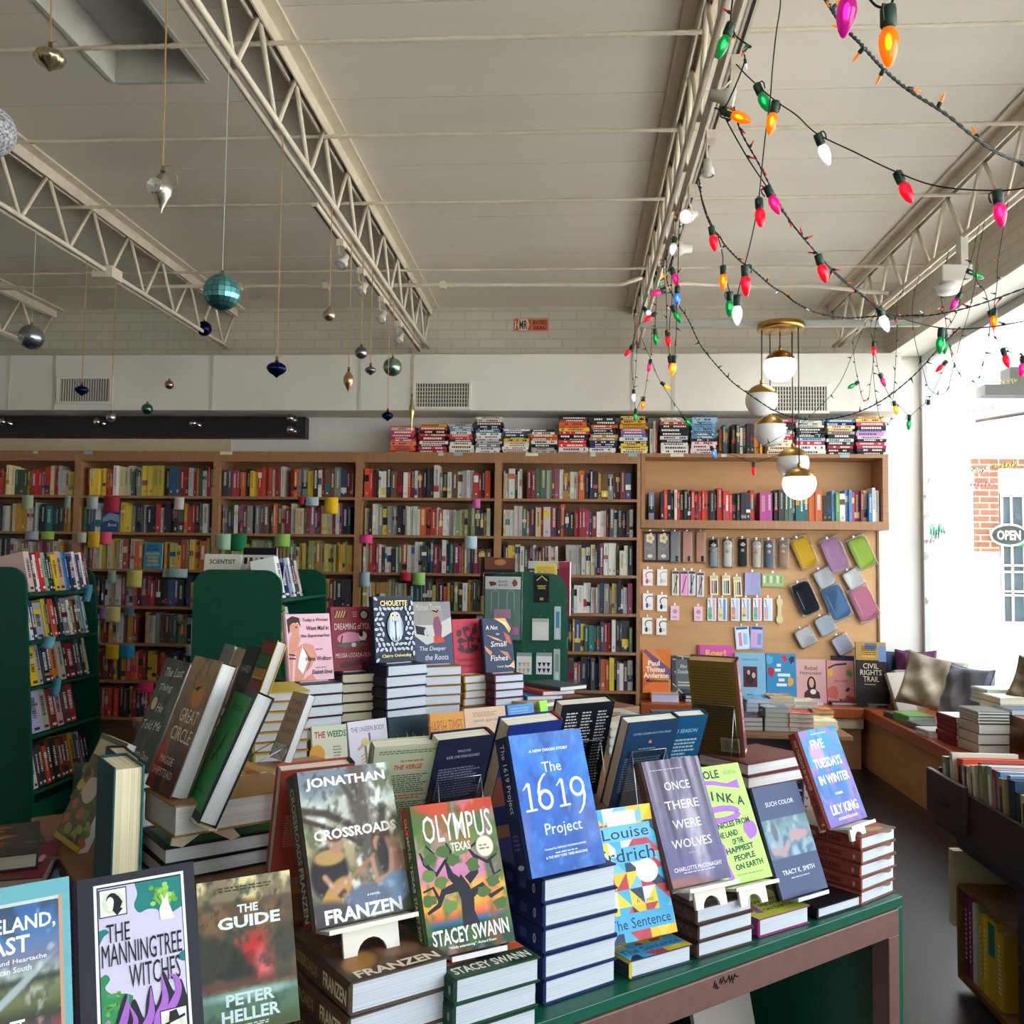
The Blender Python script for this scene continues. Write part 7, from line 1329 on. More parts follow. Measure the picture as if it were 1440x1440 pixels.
def a_chou(c):
    c.rect(0, 0, 1, 1, '1a2238'); random.seed(3)
    for i in range(9):
        for j in range(13):
            u = (i + .5 + (j % 2) * .5) / 9.5; v = (j + .5) / 13; a = random.uniform(0, 3.1)
            if abs(u - .5) < .24 and .28 < v < .74 or v > .84 and .1 < u < .9 or v < .14 and .1 < u < .9: continue
            c.ell(u, v, .055, .02, 'd4dcec', 10, rot=a); c.line([(u - .04 * math.cos(a), v - .028 * math.sin(a)), (u + .04 * math.cos(a), v + .028 * math.sin(a))], .009, '1a2238'); c.l -= 1
    c.ell(.5, .52, .2, .22, 'b4c0d4', 26); c.ell(.5, .52, .185, .205, '4c5a76', 26); c.ell(.5, .69, .13, .07, 'c0c8d8', 18)
    for s in (-1, 1): c.ell(.5 + s * .055, .7, .045, .03, 'e8d890', 14); c.ell(.5 + s * .055, .7, .02, .014, '141828', 10); c.ell(.5 + s * .11, .5, .05, .17, 'c4cede', 16); c.ell(.5 + s * .045, .48, .03, .16, 'd4dcea', 14)
    c.poly([(.48, .69), (.52, .69), (.5, .66)], 'd8b850'); c.text('CHOUETTE', .48, .89, .68, .085, 'ecd88c', bold=.03); c.text('Claire Oshetsky', .5, .09, .74, .06, 'ecd88c', bold=.02); random.seed(13)
riser_stack((-.606, 3.154, 0, 45, 7), 6, .163, .225, .036, '1a2238', a_chou, 'd0d6e0', 'navy hardcover patterned with white leaves around an owl', 'stack of navy spined books under the owl hardcover', sp2='1c1c2c')
def a_deep(c):
    c.rect(0, 0, 1, 1, '46506c'); c.rect(0, .62, 1, 1, '98948e'); c.poly([(.7, 1), (1, 1), (1, .55), (.85, .6)], '8a8a94'); c.poly([(0, .62), (0, .45), (.3, .3), (.6, .36), (1, .5), (1, .75), (.6, .62)], 'c8c4c0'); c.poly([(.02, .62), (.3, .58), (.36, .44), (.05, .48)], '1e2028'); c.poly([(.5, .6), (.54, .74), (.66, .76), (.74, .6), (.7, .4), (.54, .42)], '8a4a68'); c.ell(.58, .8, .07, .05, 'b08468', 12); c.line([(.5, .86), (.62, .83), (.68, .88)], .04, '2a2420'); c.poly([(.5, .44), (.74, .42), (.8, .34), (.5, .32)], 'c84838'); c.ell(.3, .5, .05, .06, 'b8c0cc', 10)
    c.text('Michael Torres', .4, .91, .68, .1, 'd8d4cc', bold=-.01, shear=.2); c.text('The Deeper', .46, .23, .7, .09, 'dce0ea', bold=0, shear=.2); c.text('the Roots', .55, .1, .62, .09, 'dce0ea', bold=0, shear=.2)
riser_stack((-.492, 3.296, 0, 32, 12), 6, .145, .222, .033, '46506c', a_deep, 'd0d6de', 'slate and grey hardcover with a child in a red skirt', 'ochre spined stack under the slate and grey hardcover', spine='a0814a', sp2='8a6428')
def a_red(c):
    c.rect(0, 0, 1, 1, 'bc3446'); K = '4a2834'
    for u, v, a, b in ((.2, .75, .1, .06), (.45, .82, .14, .05), (.75, .78, .09, .07), (.3, .6, .12, .05), (.6, .62, .14, .06), (.25, .45, .14, .07), (.7, .46, .15, .07), (.5, .4, .2, .05), (.85, .6, .06, .06)): c.ell(u, v, a, b, K, 13, j=.35)
    for a_ in ([(.5, .4), (.5, .62), (.35, .8)], [(.5, .6), (.68, .75), (.8, .9)], [(.3, .45), (.15, .62)]): c.line(a_, .05, K)
    c.text('THE DAUGHTERS', .5, .24, .84, .05, '7a2430', bold=0); c.text('WHEELS OF FORTUNE', .5, .13, .86, .05, '7a2430', bold=0)
riser_stack((-.416, 3.745, 0, 40, 9), 4, .143, .217, .029, 'bc3446', a_red, 'd2d8e0', 'scarlet hardcover with dark plant silhouettes', 'ochre spined stack under the scarlet hardcover', sp2='a8802a')
def a_net(c):
    c.rect(0, 0, 1, 1, '2a3450'); c.poly([(.4, 1), (.8, 1), (.98, .8), (.9, .72), (.75, .88)], 'e0a858'); c.poly([(.55, .97), (.8, .92), (.86, .8), (.7, .9)], 'f4e0b0'); c.poly([(.1, .7), (.4, .6), (.7, .55), (.5, .62), (.3, .66)], 'd8a060'); c.poly([(.7, .75), (.9, .66), (.96, .5), (.8, .55)], 'b85a48'); c.poly([(.0, .5), (.25, .38), (.2, .3), (.05, .4)], 'c88a58'); c.poly([(.5, .4), (.8, .36), (.9, .2), (.7, .3)], 'b87a58'); c.poly([(.8, .1), (1, .05), (1, .2)], 'd8b078')
    for t, u, v, w, h in (('A Net', .3, .83, .42, .08), ('for', .5, .71, .12, .04), ('Small', .5, .52, .56, .1), ('Fishes', .48, .26, .6, .1), ('Lucy Jago', .62, .1, .46, .055)): c.text(t, u, v, w, h, 'f0ece0', bold=0, shear=.15)
riser_stack((-.294, 3.762, 0, 38, 10), 4, .139, .217, .03, '2a3450', a_net, 'ccd2e0', 'navy hardcover with flowing golden cloth shapes', 'stack of pale paged books under the golden cloth hardcover', sp2='5a2a30')
for k, (x, y, c, nm) in enumerate(((-.115, 3.86, '3a6aa8', 'blue thin book in the flat fan of books beside the mid stacks'), (-.06, 3.9, 'b8443c', 'red thin book in the flat fan of books'), (-.0, 3.93, '404850', 'dark thin book in the flat fan of books'), (-.09, 3.8, 'b8a080', 'tan thin book lowest in the flat fan of books'))):
    ms = book_mesh(.15, .22, .016, c, paper=True); book(ms, lie_M(x, y - .1, RZt + .008 + (.0165, .033, .0495, 0)[k], 20 + 12 * k), nm)
ms = book_mesh(.16, .235, .028, 'b8b0a0', art=lambda c: (c.rect(0, 0, 1, 1, 'c8bfae'), c.line([(.2, .3), (.5, .45), (.8, .35)], .12, '5a4038'), c.ell(.5, .6, .2, .08, '8a6a58', 14)), pages='cfc6b4')
stack(ms, 8, .028, .2, 3.2, TZ1 + .001, 25, 'pile of cream books behind the black hardcover of names', 'cream books in the far pile')

# ------------------------------------------------------------------ books lined up on the wall ledge
LT = LZ + .001
def lf(px0, py0, px1, col, art, label, zb=LT, Y=7.08, T=.02, tilt=6, yaw=0, **k): return facing(px0, py0, px1, 975, Y, T, col, art, label, tilt, zb=zb, yaw=yaw, **k)
def a_pta(c): c.rect(0, 0, 1, 1, 'e07a38'); c.poly([(0, .5), (0, 1), (.4, 1), (1, .5), (1, .15)], 'e08a50'); c.poly([(.0, .95), (.1, 1), (1, .55), (1, .3)], '7a5a78'); c.poly([(0, .1), (.4, .3), (0, .5)], 'c86a40'); [c.text(t, u, v, w, .12, 'f8f0ea', bold=.03) for t, u, v, w in (('Paul', .4, .68, .42), ('Thomas', .46, .54, .68), ('Anderson', .48, .4, .9))]; c.text('Masterworks', .52, .28, .78, .07, '3a1c18', bold=.02)
lf(904, 913, 943, 'e07a38', a_pta, 'orange and mauve book with white bold lettering next to the bookcase', zb=LT + .05)
def a_aft(c):
    c.rect(0, 0, 1, 1, '4a4c50'); [c.line([(random.random(), random.random()), (random.random(), random.random())], .05, random.choice(['c8b060', 'b8b8b0', '30343a'])) for _ in range(14)]; c.rect(.16, .12, .84, .9, '6a6e70'); c.text('After', .5, .72, .3, .1, 'e4e4e0', bold=0); c.text('Decades', .5, .58, .5, .1, 'e4e4e0', bold=0); c.lines(.25, .2, .75, .35, 2, 'd0d0cc', cen=True)
lf(945, 922, 978, '4a4c50', a_aft, 'grey patterned book beside the orange and mauve one', zb=LT + .05)
lf(982, 907, 1032, 'd85aa8', lambda c: (c.text('Roar!', .5, .86, .58, .11, 'f0b860', bold=.04), c.rect(0, 0, .06, 1, 'b03a80')), 'magenta book with yellow Roar lettering', Y=7.1)
def a_lb(c): c.text('THREE SISTERS', .5, .86, .56, .035, '2a4a5a', bold=0); c.rect(.26, .3, .72, .72, '5a2a34'); c.ell(.48, .5, .14, .15, '2a2228', 12); c.ell(.44, .6, .05, .05, 'c8a890', 10); c.ell(.6, .54, .06, .06, 'c8b0a0', 10); c.lines(.38, .14, .62, .18, 1, '2a4a5a')
lf(1034, 918, 1077, '84b8d4', a_lb, 'light blue book with a framed family portrait')
def a_bl(c):
    c.rect(0, 0, 1, 1, '3a8cbc')
    for u, v, cl in ((.16, .62, 'b83040'), (.62, .9, 'c83848'), (.86, .88, '2a3a5a'), (.8, .42, 'e0a848'), (.16, .12, 'c04a30'), (.36, .1, '2a5a8a'), (.12, .88, '5ab0d0')): c.ell(u, v, .11, .09, cl, 10, j=.35)
    for u, v, w in ((.42, .76, .14), (.38, .66, .2), (.58, .56, .42), (.5, .46, .2), (.5, .36, .34)): c.rect(u - w / 2, v - .03, u + w / 2, v + .03, 'e4ecf0')
lf(1078, 919, 1120, '3a8cbc', a_bl, 'deep blue book with bright flowers and label shapes')
def a_reb(c): c.text('Rebel', .5, .8, .42, .1, '3a2428', bold=0); c.text('Homemaker', .5, .69, .74, .08, '3a2428', bold=0); c.ell(.5, .42, .15, .19, '2a1a1a', 18); c.ell(.5, .46, .085, .11, 'd8a890', 16); c.poly([(.22, .02), (.26, .24), (.42, .33), (.6, .33), (.76, .24), (.8, .02)], '4a2c28'); c.ell(.55, .26, .1, .06, 'ece0d8', 12)
lf(1120, 927, 1162, 'd8a8a4', a_reb, 'dusty pink book with a dark haired woman holding a cup')
def a_jik(c): c.rect(0, 0, 1, 1, 'dc9490'); c.ell(.14, .72, .1, .1, 'e0b840', 12, j=.2); c.ell(.86, .72, .12, .1, '6a9a48', 10, j=.4); c.ell(.2, .25, .22, .16, 'd86a60', 14, j=.2); c.ell(.8, .1, .2, .1, 'c04a4a', 12, j=.3); c.text('JIKONI', .5, .52, .5, .07, 'a84450', bold=0); c.poly([(.4, .12), (.5, .05), (.56, .1)], '3a3038'); c.ell(.76, .33, .1, .04, '4a3c48', 10, rot=.7); c.line([(.3, .9), (.75, .93)], .07, '30283a'); c.line([(.05, .82), (.3, .9)], .06, '3a3030')
lf(1163, 929, 1201, 'dc9490', a_jik, 'salmon pink book with fruit and the letters JIKONI')
def a_civ(c):
    c.rect(0, 0, 1, 1, '2c2220'); c.rect(.0, .72, 1, 1, 'b08a50'); c.rect(.2, .76, .62, .86, 'd8a040'); c.rect(.3, .88, .7, .98, '5a6a80'); c.rect(.75, .7, 1, .95, '6a86b0'); c.lines(.2, .8, .7, .95, 5, '3a3028')
    for t, v, w in (('CIVIL', .63, .5), ('RIGHTS', .53, .7), ('TRAIL', .43, .52)): c.text(t, .48, v, w, .08, 'e8dcc0', bold=0)
    c.lines(.25, .34, .72, .37, 1, 'b8a888'); c.poly([(0, .0), (1, 0), (1, .2), (.5, .3), (0, .2)], '1c1818')
facing(1204, 903, 1246, 968, 6.95, .025, '2c2220', a_civ, 'tall dark book with golden title lettering at the bench corner', 7, zb=LT, yaw=-6)
lf(1170, 922, 1202, '23284a', None, 'dark blue book edge behind the salmon pink one', Y=7.115, tilt=3)
def ledge_lie(px, py, n, W, H, T, yaw, cover, pages, what, art=None, z=LT): x, y = corner_lie(px, py, z, yaw, W); ms = book_mesh(W, H, T, cover, pages=pages, art=art, eps=2e-4); stack(ms, n, T, x, min(y, 7.14 - H * math.cos(R(yaw)) - W * abs(math.sin(R(yaw))) / 2), z, yaw, what)
ledge_lie(912, 978, 1, .2, .2, .06, 0, 'c8a8a4', 'ccd0e8', 'before the orange and mauve book on the ledge'); ledge_lie(957, 979, 2, .14, .17, .026, 0, '2a2a2c', 'd0ccc4', 'dark books lying beside the patterned grey book')
ledge_lie(1052, 982, 2, .15, .19, .028, 0, '90b8d8', 'b8c8e4', 'light blue books before the portrait book'); ledge_lie(1069, 985, 2, .17, .19, .03, 4, 'c8a8c8', 'd8c8e4', 'lilac books before the deep blue book', z=LT); ledge_lie(1106, 985, 1, .22, .17, .035, -4, 'd8b0c0', 'ece0ec', 'before the woman and cup book on the ledge'); ledge_lie(1160, 986, 1, .2, .15, .022, 0, '38383c', 'c8c8c4', 'before the salmon pink book on the ledge')
# bench corner
def bench_lie(px, py, n, W, H, T, yaw, cover, pages, what, z=LT, art=None, spine=None, group=None):
    x, y = near_corner(px, py, z, yaw, W) if yaw < -20 else corner_lie(px, py, z, yaw, W); y = min(y, 7.11 - H); ms = book_mesh(W, H, T, cover, pages=pages, art=art, spine=spine, eps=2e-4); return stack(ms, n, T, x, y, z, yaw, what, group)
bench_lie(1212, 978, 5, .15, .2, .026, 0, '3a3c3c', 'c8ccc8', 'thin dark books stacked before the golden lettered book', group='thin dark books at the bench corner')
bench_lie(1217, 993, 2, .27, .2, .014, -2, '505864', 'b8b4ac', 'grey magazines lying at the bench corner', art=lambda c: (c.rect(0, 0, 1, 1, '4a525e'), [c.ell(random.random(), random.random(), .15, .1, random.choice(['8a929a', '30363e', '6a7480']), 10, j=.3) for _ in range(8)]))
def a_mem(c): c.rect(0, 0, 1, 1, '7a756a'); c.lines(.1, .1, .9, .9, 3, '968f82')
def standby(px0, py0, px1, py1, Y, T, col, art, label, yaw, tilt, sart=None, spine=None): return facing(px0, py0, px1, py1, Y, T, col, art, label, tilt, zb=LT, yaw=yaw, paper=False, spine=spine, sart=sart) if False else None
ms = book_mesh(.19, .29, .05, '9a9488', spine='a8a498', art=a_mem, pages='d8d0b8', sart=lambda c: c.vtext('MEMORY', .5, .6, .6, .55, '2a2a28', .03)); p = atZ(1246, 990, LT); book(ms, stand_M(p[0] + .14, min(p[1] + .12, 6.88), LT, 18, 22, .05), 'thick grey book lettered MEMORY leaning by the cushions')
ms = book_mesh(.17, .28, .03, 'a49a8c', pages='d8d0bc'); p = atZ(1272, 1003, LT); book(ms, stand_M(p[0] + .07, min(p[1] + .2, 6.8), LT, 24, 24, .03), 'plain beige book leaning between MEMORY book and silver cushion')
bench_lie(1261, 1013, 2, .12, .18, .018, 8, '4a4a44', 'b8b8b0', 'small dark books lying at the front edge of the bench'); bench_lie(1279, 1021, 2, .17, .22, .03, 6, '5a9a50', 'd4d0c4', 'green topped books lying on the bench before the silver cushion', art=lambda c: c.rect(.1, .1, .9, .9, '7aa868'))
bench_lie(1296, 1029, 1, .15, .2, .04, 6, '6a746c', 'd0ccc0', 'on the bench, grey topped beside the green ones'); bench_lie(1307, 1038, 2, .13, .17, .02, 6, 'c8c4bc', 'e4e0d8', 'cream booklets lying beside the red stack on the bench')
bench_lie(1345, 1050, 5, .17, .22, .032, 6, '8a1c2c', 'ece4e0', 'crimson books stacked on the bench', spine='7a1826', art=lambda c: c.rect(.03, .03, .97, .97, 'e8e4dc'), group='crimson books on the bench')
z = bench_lie(1378, 1062, 3, .17, .22, .055, 6, '30302e', 'b8b4a8', 'thick grey paged books on the bench', spine='b4b0a4', group='thick grey books on the bench')
x, y = corner_lie(1378, 1062, LT, 6, .17); ms = book_mesh(.17, .22, .016, '40443e', pages='c8c8bc', spine='b8b8ac'); stack(ms, 4, .016, x, y, z + .001, 4, 'thin books on top of the thick grey paged ones', 'thin books on the bench stack')
# cushions
def cushion(x, y, z, w, h, d, yaw, lean, cols, label, rot=0, edge=None):
    n = 26; mb = MB(); vs = []; cc = []
    for s in (1, -1):
        for j in range(n + 1):
            for i in range(n + 1):
                u, v = 2 * i / n - 1, 2 * j / n - 1; k = max(0, (1 - u ** 4) * (1 - v ** 4)) ** .45; pin = 1 - .09 * (1 - abs(v) ** 2) * abs(u) ** 3 - .0; pv = 1 - .09 * (1 - abs(u) ** 2) * abs(v) ** 3
                cr_ = .012 * math.sin(7 * u + 3 * v) * k + .01 * math.sin(5 * v - 6 * u * v) * k; vs.append((u * w / 2 * pin, s * (d / 2 * k + .003) + cr_, v * h / 2 * pv))
    m = (n + 1) ** 2; U_, V_ = np.meshgrid(np.linspace(0, 1, n + 1), np.linspace(0, 1, n + 1)); nz_ = np.clip((fbm(U_, V_, 5, 17) - .5) * 3 + .5, 0, 1); vc = [mixc(cols[0], cols[1], float(nz_[j, i])) for j in range(n + 1) for i in range(n + 1)]
    for s in (0, 1):
        for j in range(n):
            for i in range(n):
                a = s * m + j * (n + 1) + i; f = (a, a + 1, a + n + 2, a + n + 1); f = f if s else f[::-1]; mb.add([vs[q] for q in f], [(0, 1, 2, 3)], tuple(vc[q % m] for q in f), 0, True)
    M = TR(x, y, z + h / 2 * (abs(math.cos(R(rot))) + .6 * abs(math.sin(R(rot)))), R(yaw)) @ RX(-R(lean)) @ RY(R(rot)); o = mb.build('cushion', M_fabric, None, M)
    E = [vs[i] for i in range(n + 1)] + [vs[j * (n + 1) + n] for j in range(1, n + 1)] + [vs[n * (n + 1) + i] for i in range(n - 1, -1, -1)] + [vs[j * (n + 1)] for j in range(n - 1, -1, -1)]
    MB().tube(E, .005, 5, edge or cols[1]).build('piping', M_fabric, o); setp(o, label, 'cushion'); o.data.polygons.foreach_set('use_smooth', [True] * len(o.data.polygons))
    bpy.context.view_layer.update()
    return o
p = atZ(1312, 996, LT); cushion(p[0] - .16, p[1] - .4, LT + .02, .38, .38, .14, -26, 22, ('b8ac94', '8a7c66'), 'silver beige crushed velvet cushion, the biggest on the bench', rot=12)
cushion(2.5, 7.0, LT, .28, .41, .1, -12, 6, ('6a2c56', '542044'), 'plum purple cushion behind the silver one'); cushion(2.37, 7.1, LT, .22, .4, .06, 0, 2, ('3a4460', '2c3450'), 'dark blue cushion in the bench corner behind the purple one')
cushion(2.46, 6.05, LT,  .4, .4, .12, -75, 16, ('8a8a96', '6c6c78'), 'grey cushion against the window behind the silver one'); 
# ------------------------------------------------------------------ low round-cornered table with paperbacks
TZ_ = .60; tx0 = float(atZ(1030, 1034, TZ_)[0]); ta = atZ(1105, 1033, TZ_); tyf = float(ta[1]); tx1 = float(atZ(1186, 1027, TZ_)[0])
t = setp(empty('low_table', ((tx0 + tx1) / 2, tyf + .3, 0)), 'low wooden table of paperback piles with a shelf of classics below', 'table'); B = Matrix.Translation((-(tx0 + tx1) / 2, -(tyf + .3), 0))
MB().box(tx0 - .35, tx1, tyf, tyf + .75, TZ_ - .025, TZ_, T=B).build('table_top', M_riser, t, bevel=.004)
MB().box(tx0 - .3, tx1 - .12, tyf + .04, tyf + .7, .08, .1, T=B).build('lower_shelf', M_dark, t)
for xx in (tx0 - .3, tx1 - .14): MB().box(xx, xx + .02, tyf + .04, tyf + .7, 0, TZ_ - .0255, T=B).build('side_panel', M_dark, t)
MB().box(tx0 - .28, tx1 - .14, tyf + .34, tyf + .36, .1005, TZ_ - .0255, T=B).build('back_panel', M_dark, t)
def tstack(px, py, n, W, H, T, cover, pages, what, yaw=0, art=None, dy=0, z=None): x, y = corner_lie(px, py, TZ_ + .001, yaw, W); ms = book_mesh(W, H, T, cover, pages=pages, art=art, paper=True, eps=2e-4); return stack(ms, n, T, x, y + dy, TZ_ + .001, yaw, what, 'paperbacks in the ' + what[:36])
blot = lambda cs: (lambda c: [c.ell(random.random(), random.random(), .25, .12, random.choice(cs), 10, j=.4) for _ in range(7)])
tstack(1076, 1028, 5, .125, .19, .023, '6a7a88', 'a09c90', 'pile of grey blue paperbacks on the low table', art=blot(['8a9aa8', '384858', 'b0b8bc']))
tstack(1110, 1029, 4, .125, .19, .023, 'b04a40', 'a8a498', 'pile of red paperbacks on the low table', art=blot(['c86a58', '383040', 'd8a890']))
tstack(1145, 1026, 2, .125, .17, .022, 'e8dcae', 'd8d0b0', 'pale yellow booklets at the corner of the low table', art=blot(['ece4c0', 'd8c890']))
tstack(1040, 1027, 3, .12, .19, .022, '484850', 'a8a49c', 'dark paperbacks at the hidden end of the low table')
tstack(1050, 1012, 5, .13, .18, .022, '6aa0c4', 'c0c4cc', 'pale blue paperbacks at the back of the low table', art=blot(['88b8d8', '5888b0']))
tstack(1084, 1012, 5, .13, .18, .024, 'c8b088', 'b8b0a0', 'tan paperbacks at the back of the low table', art=blot(['d8c098', 'a88a60', '886a58']))
tstack(1118, 1011, 4, .125, .17, .024, 'd8d0c0', 'b0aa9c', 'cream paperbacks at the back of the low table', art=blot(['e0c8a0', 'b8a080']))
tstack(1143, 1014, 3, .115, .14, .02, 'c87840', 'b8a070', 'orange paperbacks beside the red pile on the low table', art=blot(['d8a048', 'a83a40']))
x = float(atY(1062, 1060, tyf + .06)[0])
for i, (cl, nm) in enumerate((('1c1c24', 'black gilt'), ('7a5a3a', 'tan leather'), ('6a4a34', 'brown leather'), ('8a6a44', 'light brown leather'), ('1a1c2a', 'navy lettered'), ('1c2030', 'navy lettered'), ('202434', 'dark blue lettered'), ('d8b8b8', 'pale pink'), ('dcc0c0', 'pink and black'), ('e0cccc', 'rose white'), ('c8a8a8', 'dusty pink'))):
    w_ = .03 + .006 * (i % 3); ms = book_mesh(.14, .24 if i < 7 else .3, w_ - .0015, cl, art=None, sart=lambda c, i=i: ([c.rect(.1, v, .9, v + .02, 'c8a860' if i < 4 else 'e0dcd0') for v in (.1, .3, .5, .7, .88)] if i < 4 else [c.text(q, .5, v, .7, .05, 'e4e0d8' if i < 7 else '3a2a30', bold=.03) for q, v in zip('NOVEL', (.85, .7, .55, .4, .25))]), eps=2e-4)
    book(ms, TR(x + w_ / 2, tyf + .075 + .07, .1015, R(90)), f'{nm} spined book, {ORD[i]} along the shelf under the low table', 'spine row under the low table'); x += w_
# ------------------------------------------------------------------ dark drawer cabinet with a bin of upright books
CX = float(atZ(1313, 1078, .74)[0]); CY1 = float(atZ(1313, 1078, .74)[1]); CY0 = CY1 - 1.15; CZT = .74
c = setp(empty('book_cabinet', (CX + .4, (CY0 + CY1) / 2, 0)), 'dark wooden drawer cabinet topped with a bin of upright books', 'cabinet'); B = Matrix.Translation((-CX - .4, -(CY0 + CY1) / 2, 0))
NY0, NY1 = CY1 - .5, CY1 - .06
MB().box(CX + .06, CX + .66, CY0, NY0, .0, CZT - .2, T=B).box(CX + .32, CX + .66, NY0, CY1 - .04, 0, CZT - .2, T=B).box(CX + .06, CX + .32, NY0, CY1 - .04, CZT - .27, CZT - .2, T=B).build('body', M_dark, c, bevel=.003)
MB().box(CX + .05, CX + .32, NY0 + .001, NY1, .03, .05, T=B).box(CX + .05, CX + .32, NY1 - .015, NY1, .0505, .34, T=B).box(CX + .05, CX + .32, NY0 + .001, NY1 - .0155, .34, .355, T=B).build('niche_box', M_riser, c)
for k, (a, b) in enumerate(((CY0 + .02, CY0 + .3), (CY0 + .31, NY0 - .02))):
    for z0, z1 in ((.04, .26), (.275, .5)):
        d = MB().box(CX + .045, CX + .0595, a, b, z0, z1, T=B).build('drawer', M_dark, c, bevel=.003)
        MB().box(CX + .03, CX + .0448, (a + b) / 2 - .04, (a + b) / 2 + .04, z1 - .085, z1 - .07, T=B).build('handle', M_chrome, d)
m = MB().box(CX, CX + .015, CY0, CY1, CZT - .19, CZT - .03, T=B).box(CX + .785, CX + .66, CY0, CY1, CZT - .19, CZT, T=B).box(CX + .0155, CX + .6445, CY1 - .015, CY1, CZT - .19, CZT, T=B).box(CX + .0155, CX + .6445, CY0, CY0 + .015, CZT - .19, CZT, T=B).box(CX + .0, CX + .66, CY0, CY1, CZT - .2, CZT - .1905, T=B)
m.build('bin_tray', M_dark, c, bevel=.002)
dh = MB().box(CX - .02, CX - .0005, CY1 - .3, CY1 + .02, CZT - .16, CZT - .005, T=B).build('drawer_front', M_dark, c, bevel=.004)
MB().box(CX - .032, CX - .0205, CY1 - .19, CY1 - .1, CZT - .1, CZT - .085, T=B).build('handle', M_black, dh)
MB().box(CX + .04, CX + .31, CY1 - .035, CY1 - .02, .2, CZT - .28, T=B).box(CX + .04, CX + .31, CY1 - .058, CY1 - .0402, .2, CZT - .28, 'ffffff', 0, B).build('pale_panel', M_ply2, c)
y = CY1 - .03; specs = [('8a8a8c', .03, .2, 'grey'), ('6a7078', .025, .19, 'slate'), ('d0c8bc', .02, .21, 'cream'), ('d8482c', .035, .235, 'orange red'), ('9a9890', .02, .2, 'pale grey'), ('23253a', .03, .235, 'navy'), ('d8b0b0', .022, .21, 'pale pink'), ('c8c4ac', .02, .19, 'stone'), ('7a4a5a', .016, .2, 'plum'), ('8a8a60', .025, .19, 'olive'), ('9aa4ac', .03, .2, 'blue grey'), ('c03a48', .02, .21, 'red edged'), ('6090c8', .026, .215, 'sky blue striped'), ('a8946c', .03, .19, 'tan'), ('6a7a8a', .02, .19, 'steel blue'), ('1c3a58', .03, .205, 'deep blue'), ('3a3a3c', .02, .19, 'charcoal'), ('c8bc98', .04, .19, 'buff'), ('b8a880', .035, .19, 'sand'), ('8a6a50', .03, .19, 'brown'), ('d8d0c0', .03, .19, 'ivory'), ('405040', .03, .19, 'dark green')]
for i, (cl, T, W, nm) in enumerate(specs):
    T *= 1.35
    if y - T < CY0 + .02: break
    H = random.uniform(.23, .27); Wd = random.uniform(.19, .24) * (1.15 if i in (3, 5) else 1)
    ms = book_mesh(Wd, H, T - .002, cl, pages='e0dacc', paper=random.random() < .5, sart=lambda cv: cv.rect(.2, .3, .8, .9, random.choice(['e8e4dc', '3a3a3c', 'a8a090'])))
    x0 = CX + .022 + random.uniform(0, .02); book(ms, TR(x0 + Wd / 2, y - T / 2, CZT - .189, 0) @ RX(R(-5)), f'{nm} book filed in the dark cabinet bin, {ORD[min(i,19)]} from its far end', 'books in the cabinet bin'); y -= T
for k, (cl, px, W, H, T, nm) in enumerate((('1c2030', .42, .26, .34, .03, 'tall navy book at the back of the cabinet bin'), ('d8a820', .44, .3, .33, .03, 'yellow book with dark lettering at the back of the cabinet bin'), ('c8b890', .5, .26, .3, .03, 'cream spiral bound book before the yellow one'), ('c8c8c4', .52, .24, .28, .03, 'grey white book before the spiral bound one'))):
    ms = book_mesh(W, H, T, cl, pages='e4decc', art=(lambda c: (c.rect(.06, .06, .94, .94, 'd8ac28'), c.text('MAPS', .6, .85, .6, .1, '3a3020', bold=.02))) if k == 1 else None); book(ms, TR(CX + .3 + W / 2 + .02 * k, CY1 - .06 - .042 * k, CZT - .189 + .0, R(-4)), nm)
o = book(book_mesh(.24, .3, .03, '6a1a2c', pages='d8d4cc', art=lambda c: (c.rect(0, 0, 1, 1, 'ece8e6'), c.text('ATLAS', .5, .5, .5, .12, 'c8bcb8', bold=0))), lie_M(CX + .44, CY1 - .52, CZT + .085, -6), 'white covered book with maroon edges lying across the filed books')
y = NY1 - .02
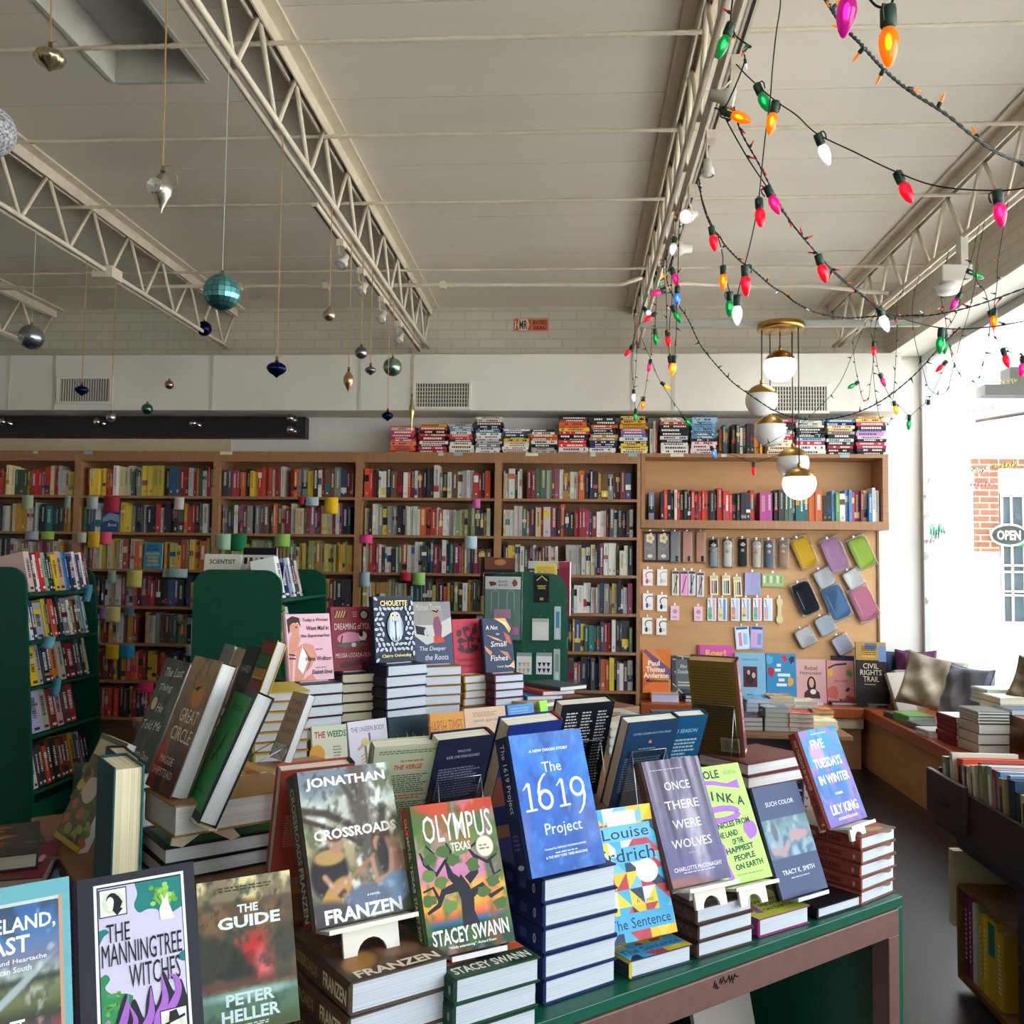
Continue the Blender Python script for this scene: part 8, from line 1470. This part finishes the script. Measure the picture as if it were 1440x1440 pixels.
for i, (cl, nm, H, T) in enumerate((('7a1c6a', 'magenta purple', .27, .035), ('8a3070', 'plum', .27, .03), ('d8d4cc', 'white spined', .265, .03), ('b8b0a4', 'grey spined', .26, .02), ('c8a030', 'golden', .25, .03), ('d8b428', 'yellow', .25, .04), ('cca428', 'yellow with a teal label', .26, .06), ('c89a28', 'amber', .24, .05))):
    ms = book_mesh(.2, H, T - .002, cl, sart=(lambda c: c.rect(0, .55, 1, .95, '1a7a80')) if i == 6 else (lambda c: [c.rect(.25, v, .75, v + .03, 'e8dcc0') for v in np.arange(.2, .85, .06)])); book(ms, TR(CX + .07 + .1, y - T / 2, .0515, 0), f'{nm} book in the low niche of the dark cabinet'); y -= T
# display plank by the window with more stacks
DPX = float(atZ(1392, 995, .66)[0]); DPY = float(atZ(1392, 995, .66)[1])
d = setp(empty('window_display', (DPX + .35, DPY - .7, 0)), 'brown plank display standing by the shop window with book stacks', 'display stand'); B = Matrix.Translation((-DPX - .35, -DPY + .7, 0))
MB().box(DPX, DPX + .36, DPY - 1.3, DPY, .6, .66, T=B).build('plank', M_riser, d, bevel=.003)
for yy in (DPY - .12, DPY - 1.2): MB().box(DPX + .05, DPX + .31, yy, yy + .06, 0 if DPX + .31 < BNX else LZ + .002, .5995, T=B).build('support', M_riser, d)
def pl(px, py, n, W, H, T, cover, pages, what, art=None): x, y = corner_lie(px, py, .661, 4, W); ms = book_mesh(W, H, T, cover, pages=pages, spine=pages, art=art); stack(ms, n, T, max(x, DPX + W * .5), y, .661, 4, what, 'books in the ' + what)
pl(1390, 992, 4, .16, .2, .022, '7a9a80', 'c0ccc0', 'pale green stack on the window plank', lambda c: c.rect(.05, .05, .95, .95, 'dfe4da'))
pl(1404, 1000, 2, .16, .22, .036, 'b8aa88', 'ccc4ac', 'cream stack on the window plank', lambda c: c.rect(.04, .04, .96, .96, 'e4dcc8'))
pl(1424, 1006, 1, .16, .2, .03, '5a6a80', 'b0b4bc', 'on the window plank at the picture edge')
cushion(DPX + .26, DPY - .05, .661, .3, .26, .1, -35, 20, ('7a6c50', '54482f'), 'brown textured cushion standing above the plank stacks', rot=14)
e = MB()
ms = book_mesh(.14, .2, .02, '4a4c60', paper=True); p = atZ(1362, 1000, LT + .09); book(ms, lie_M(2.4, 5.55, LT + .0105, 50), 'grey blue book lying between silver cushion and thin stack')
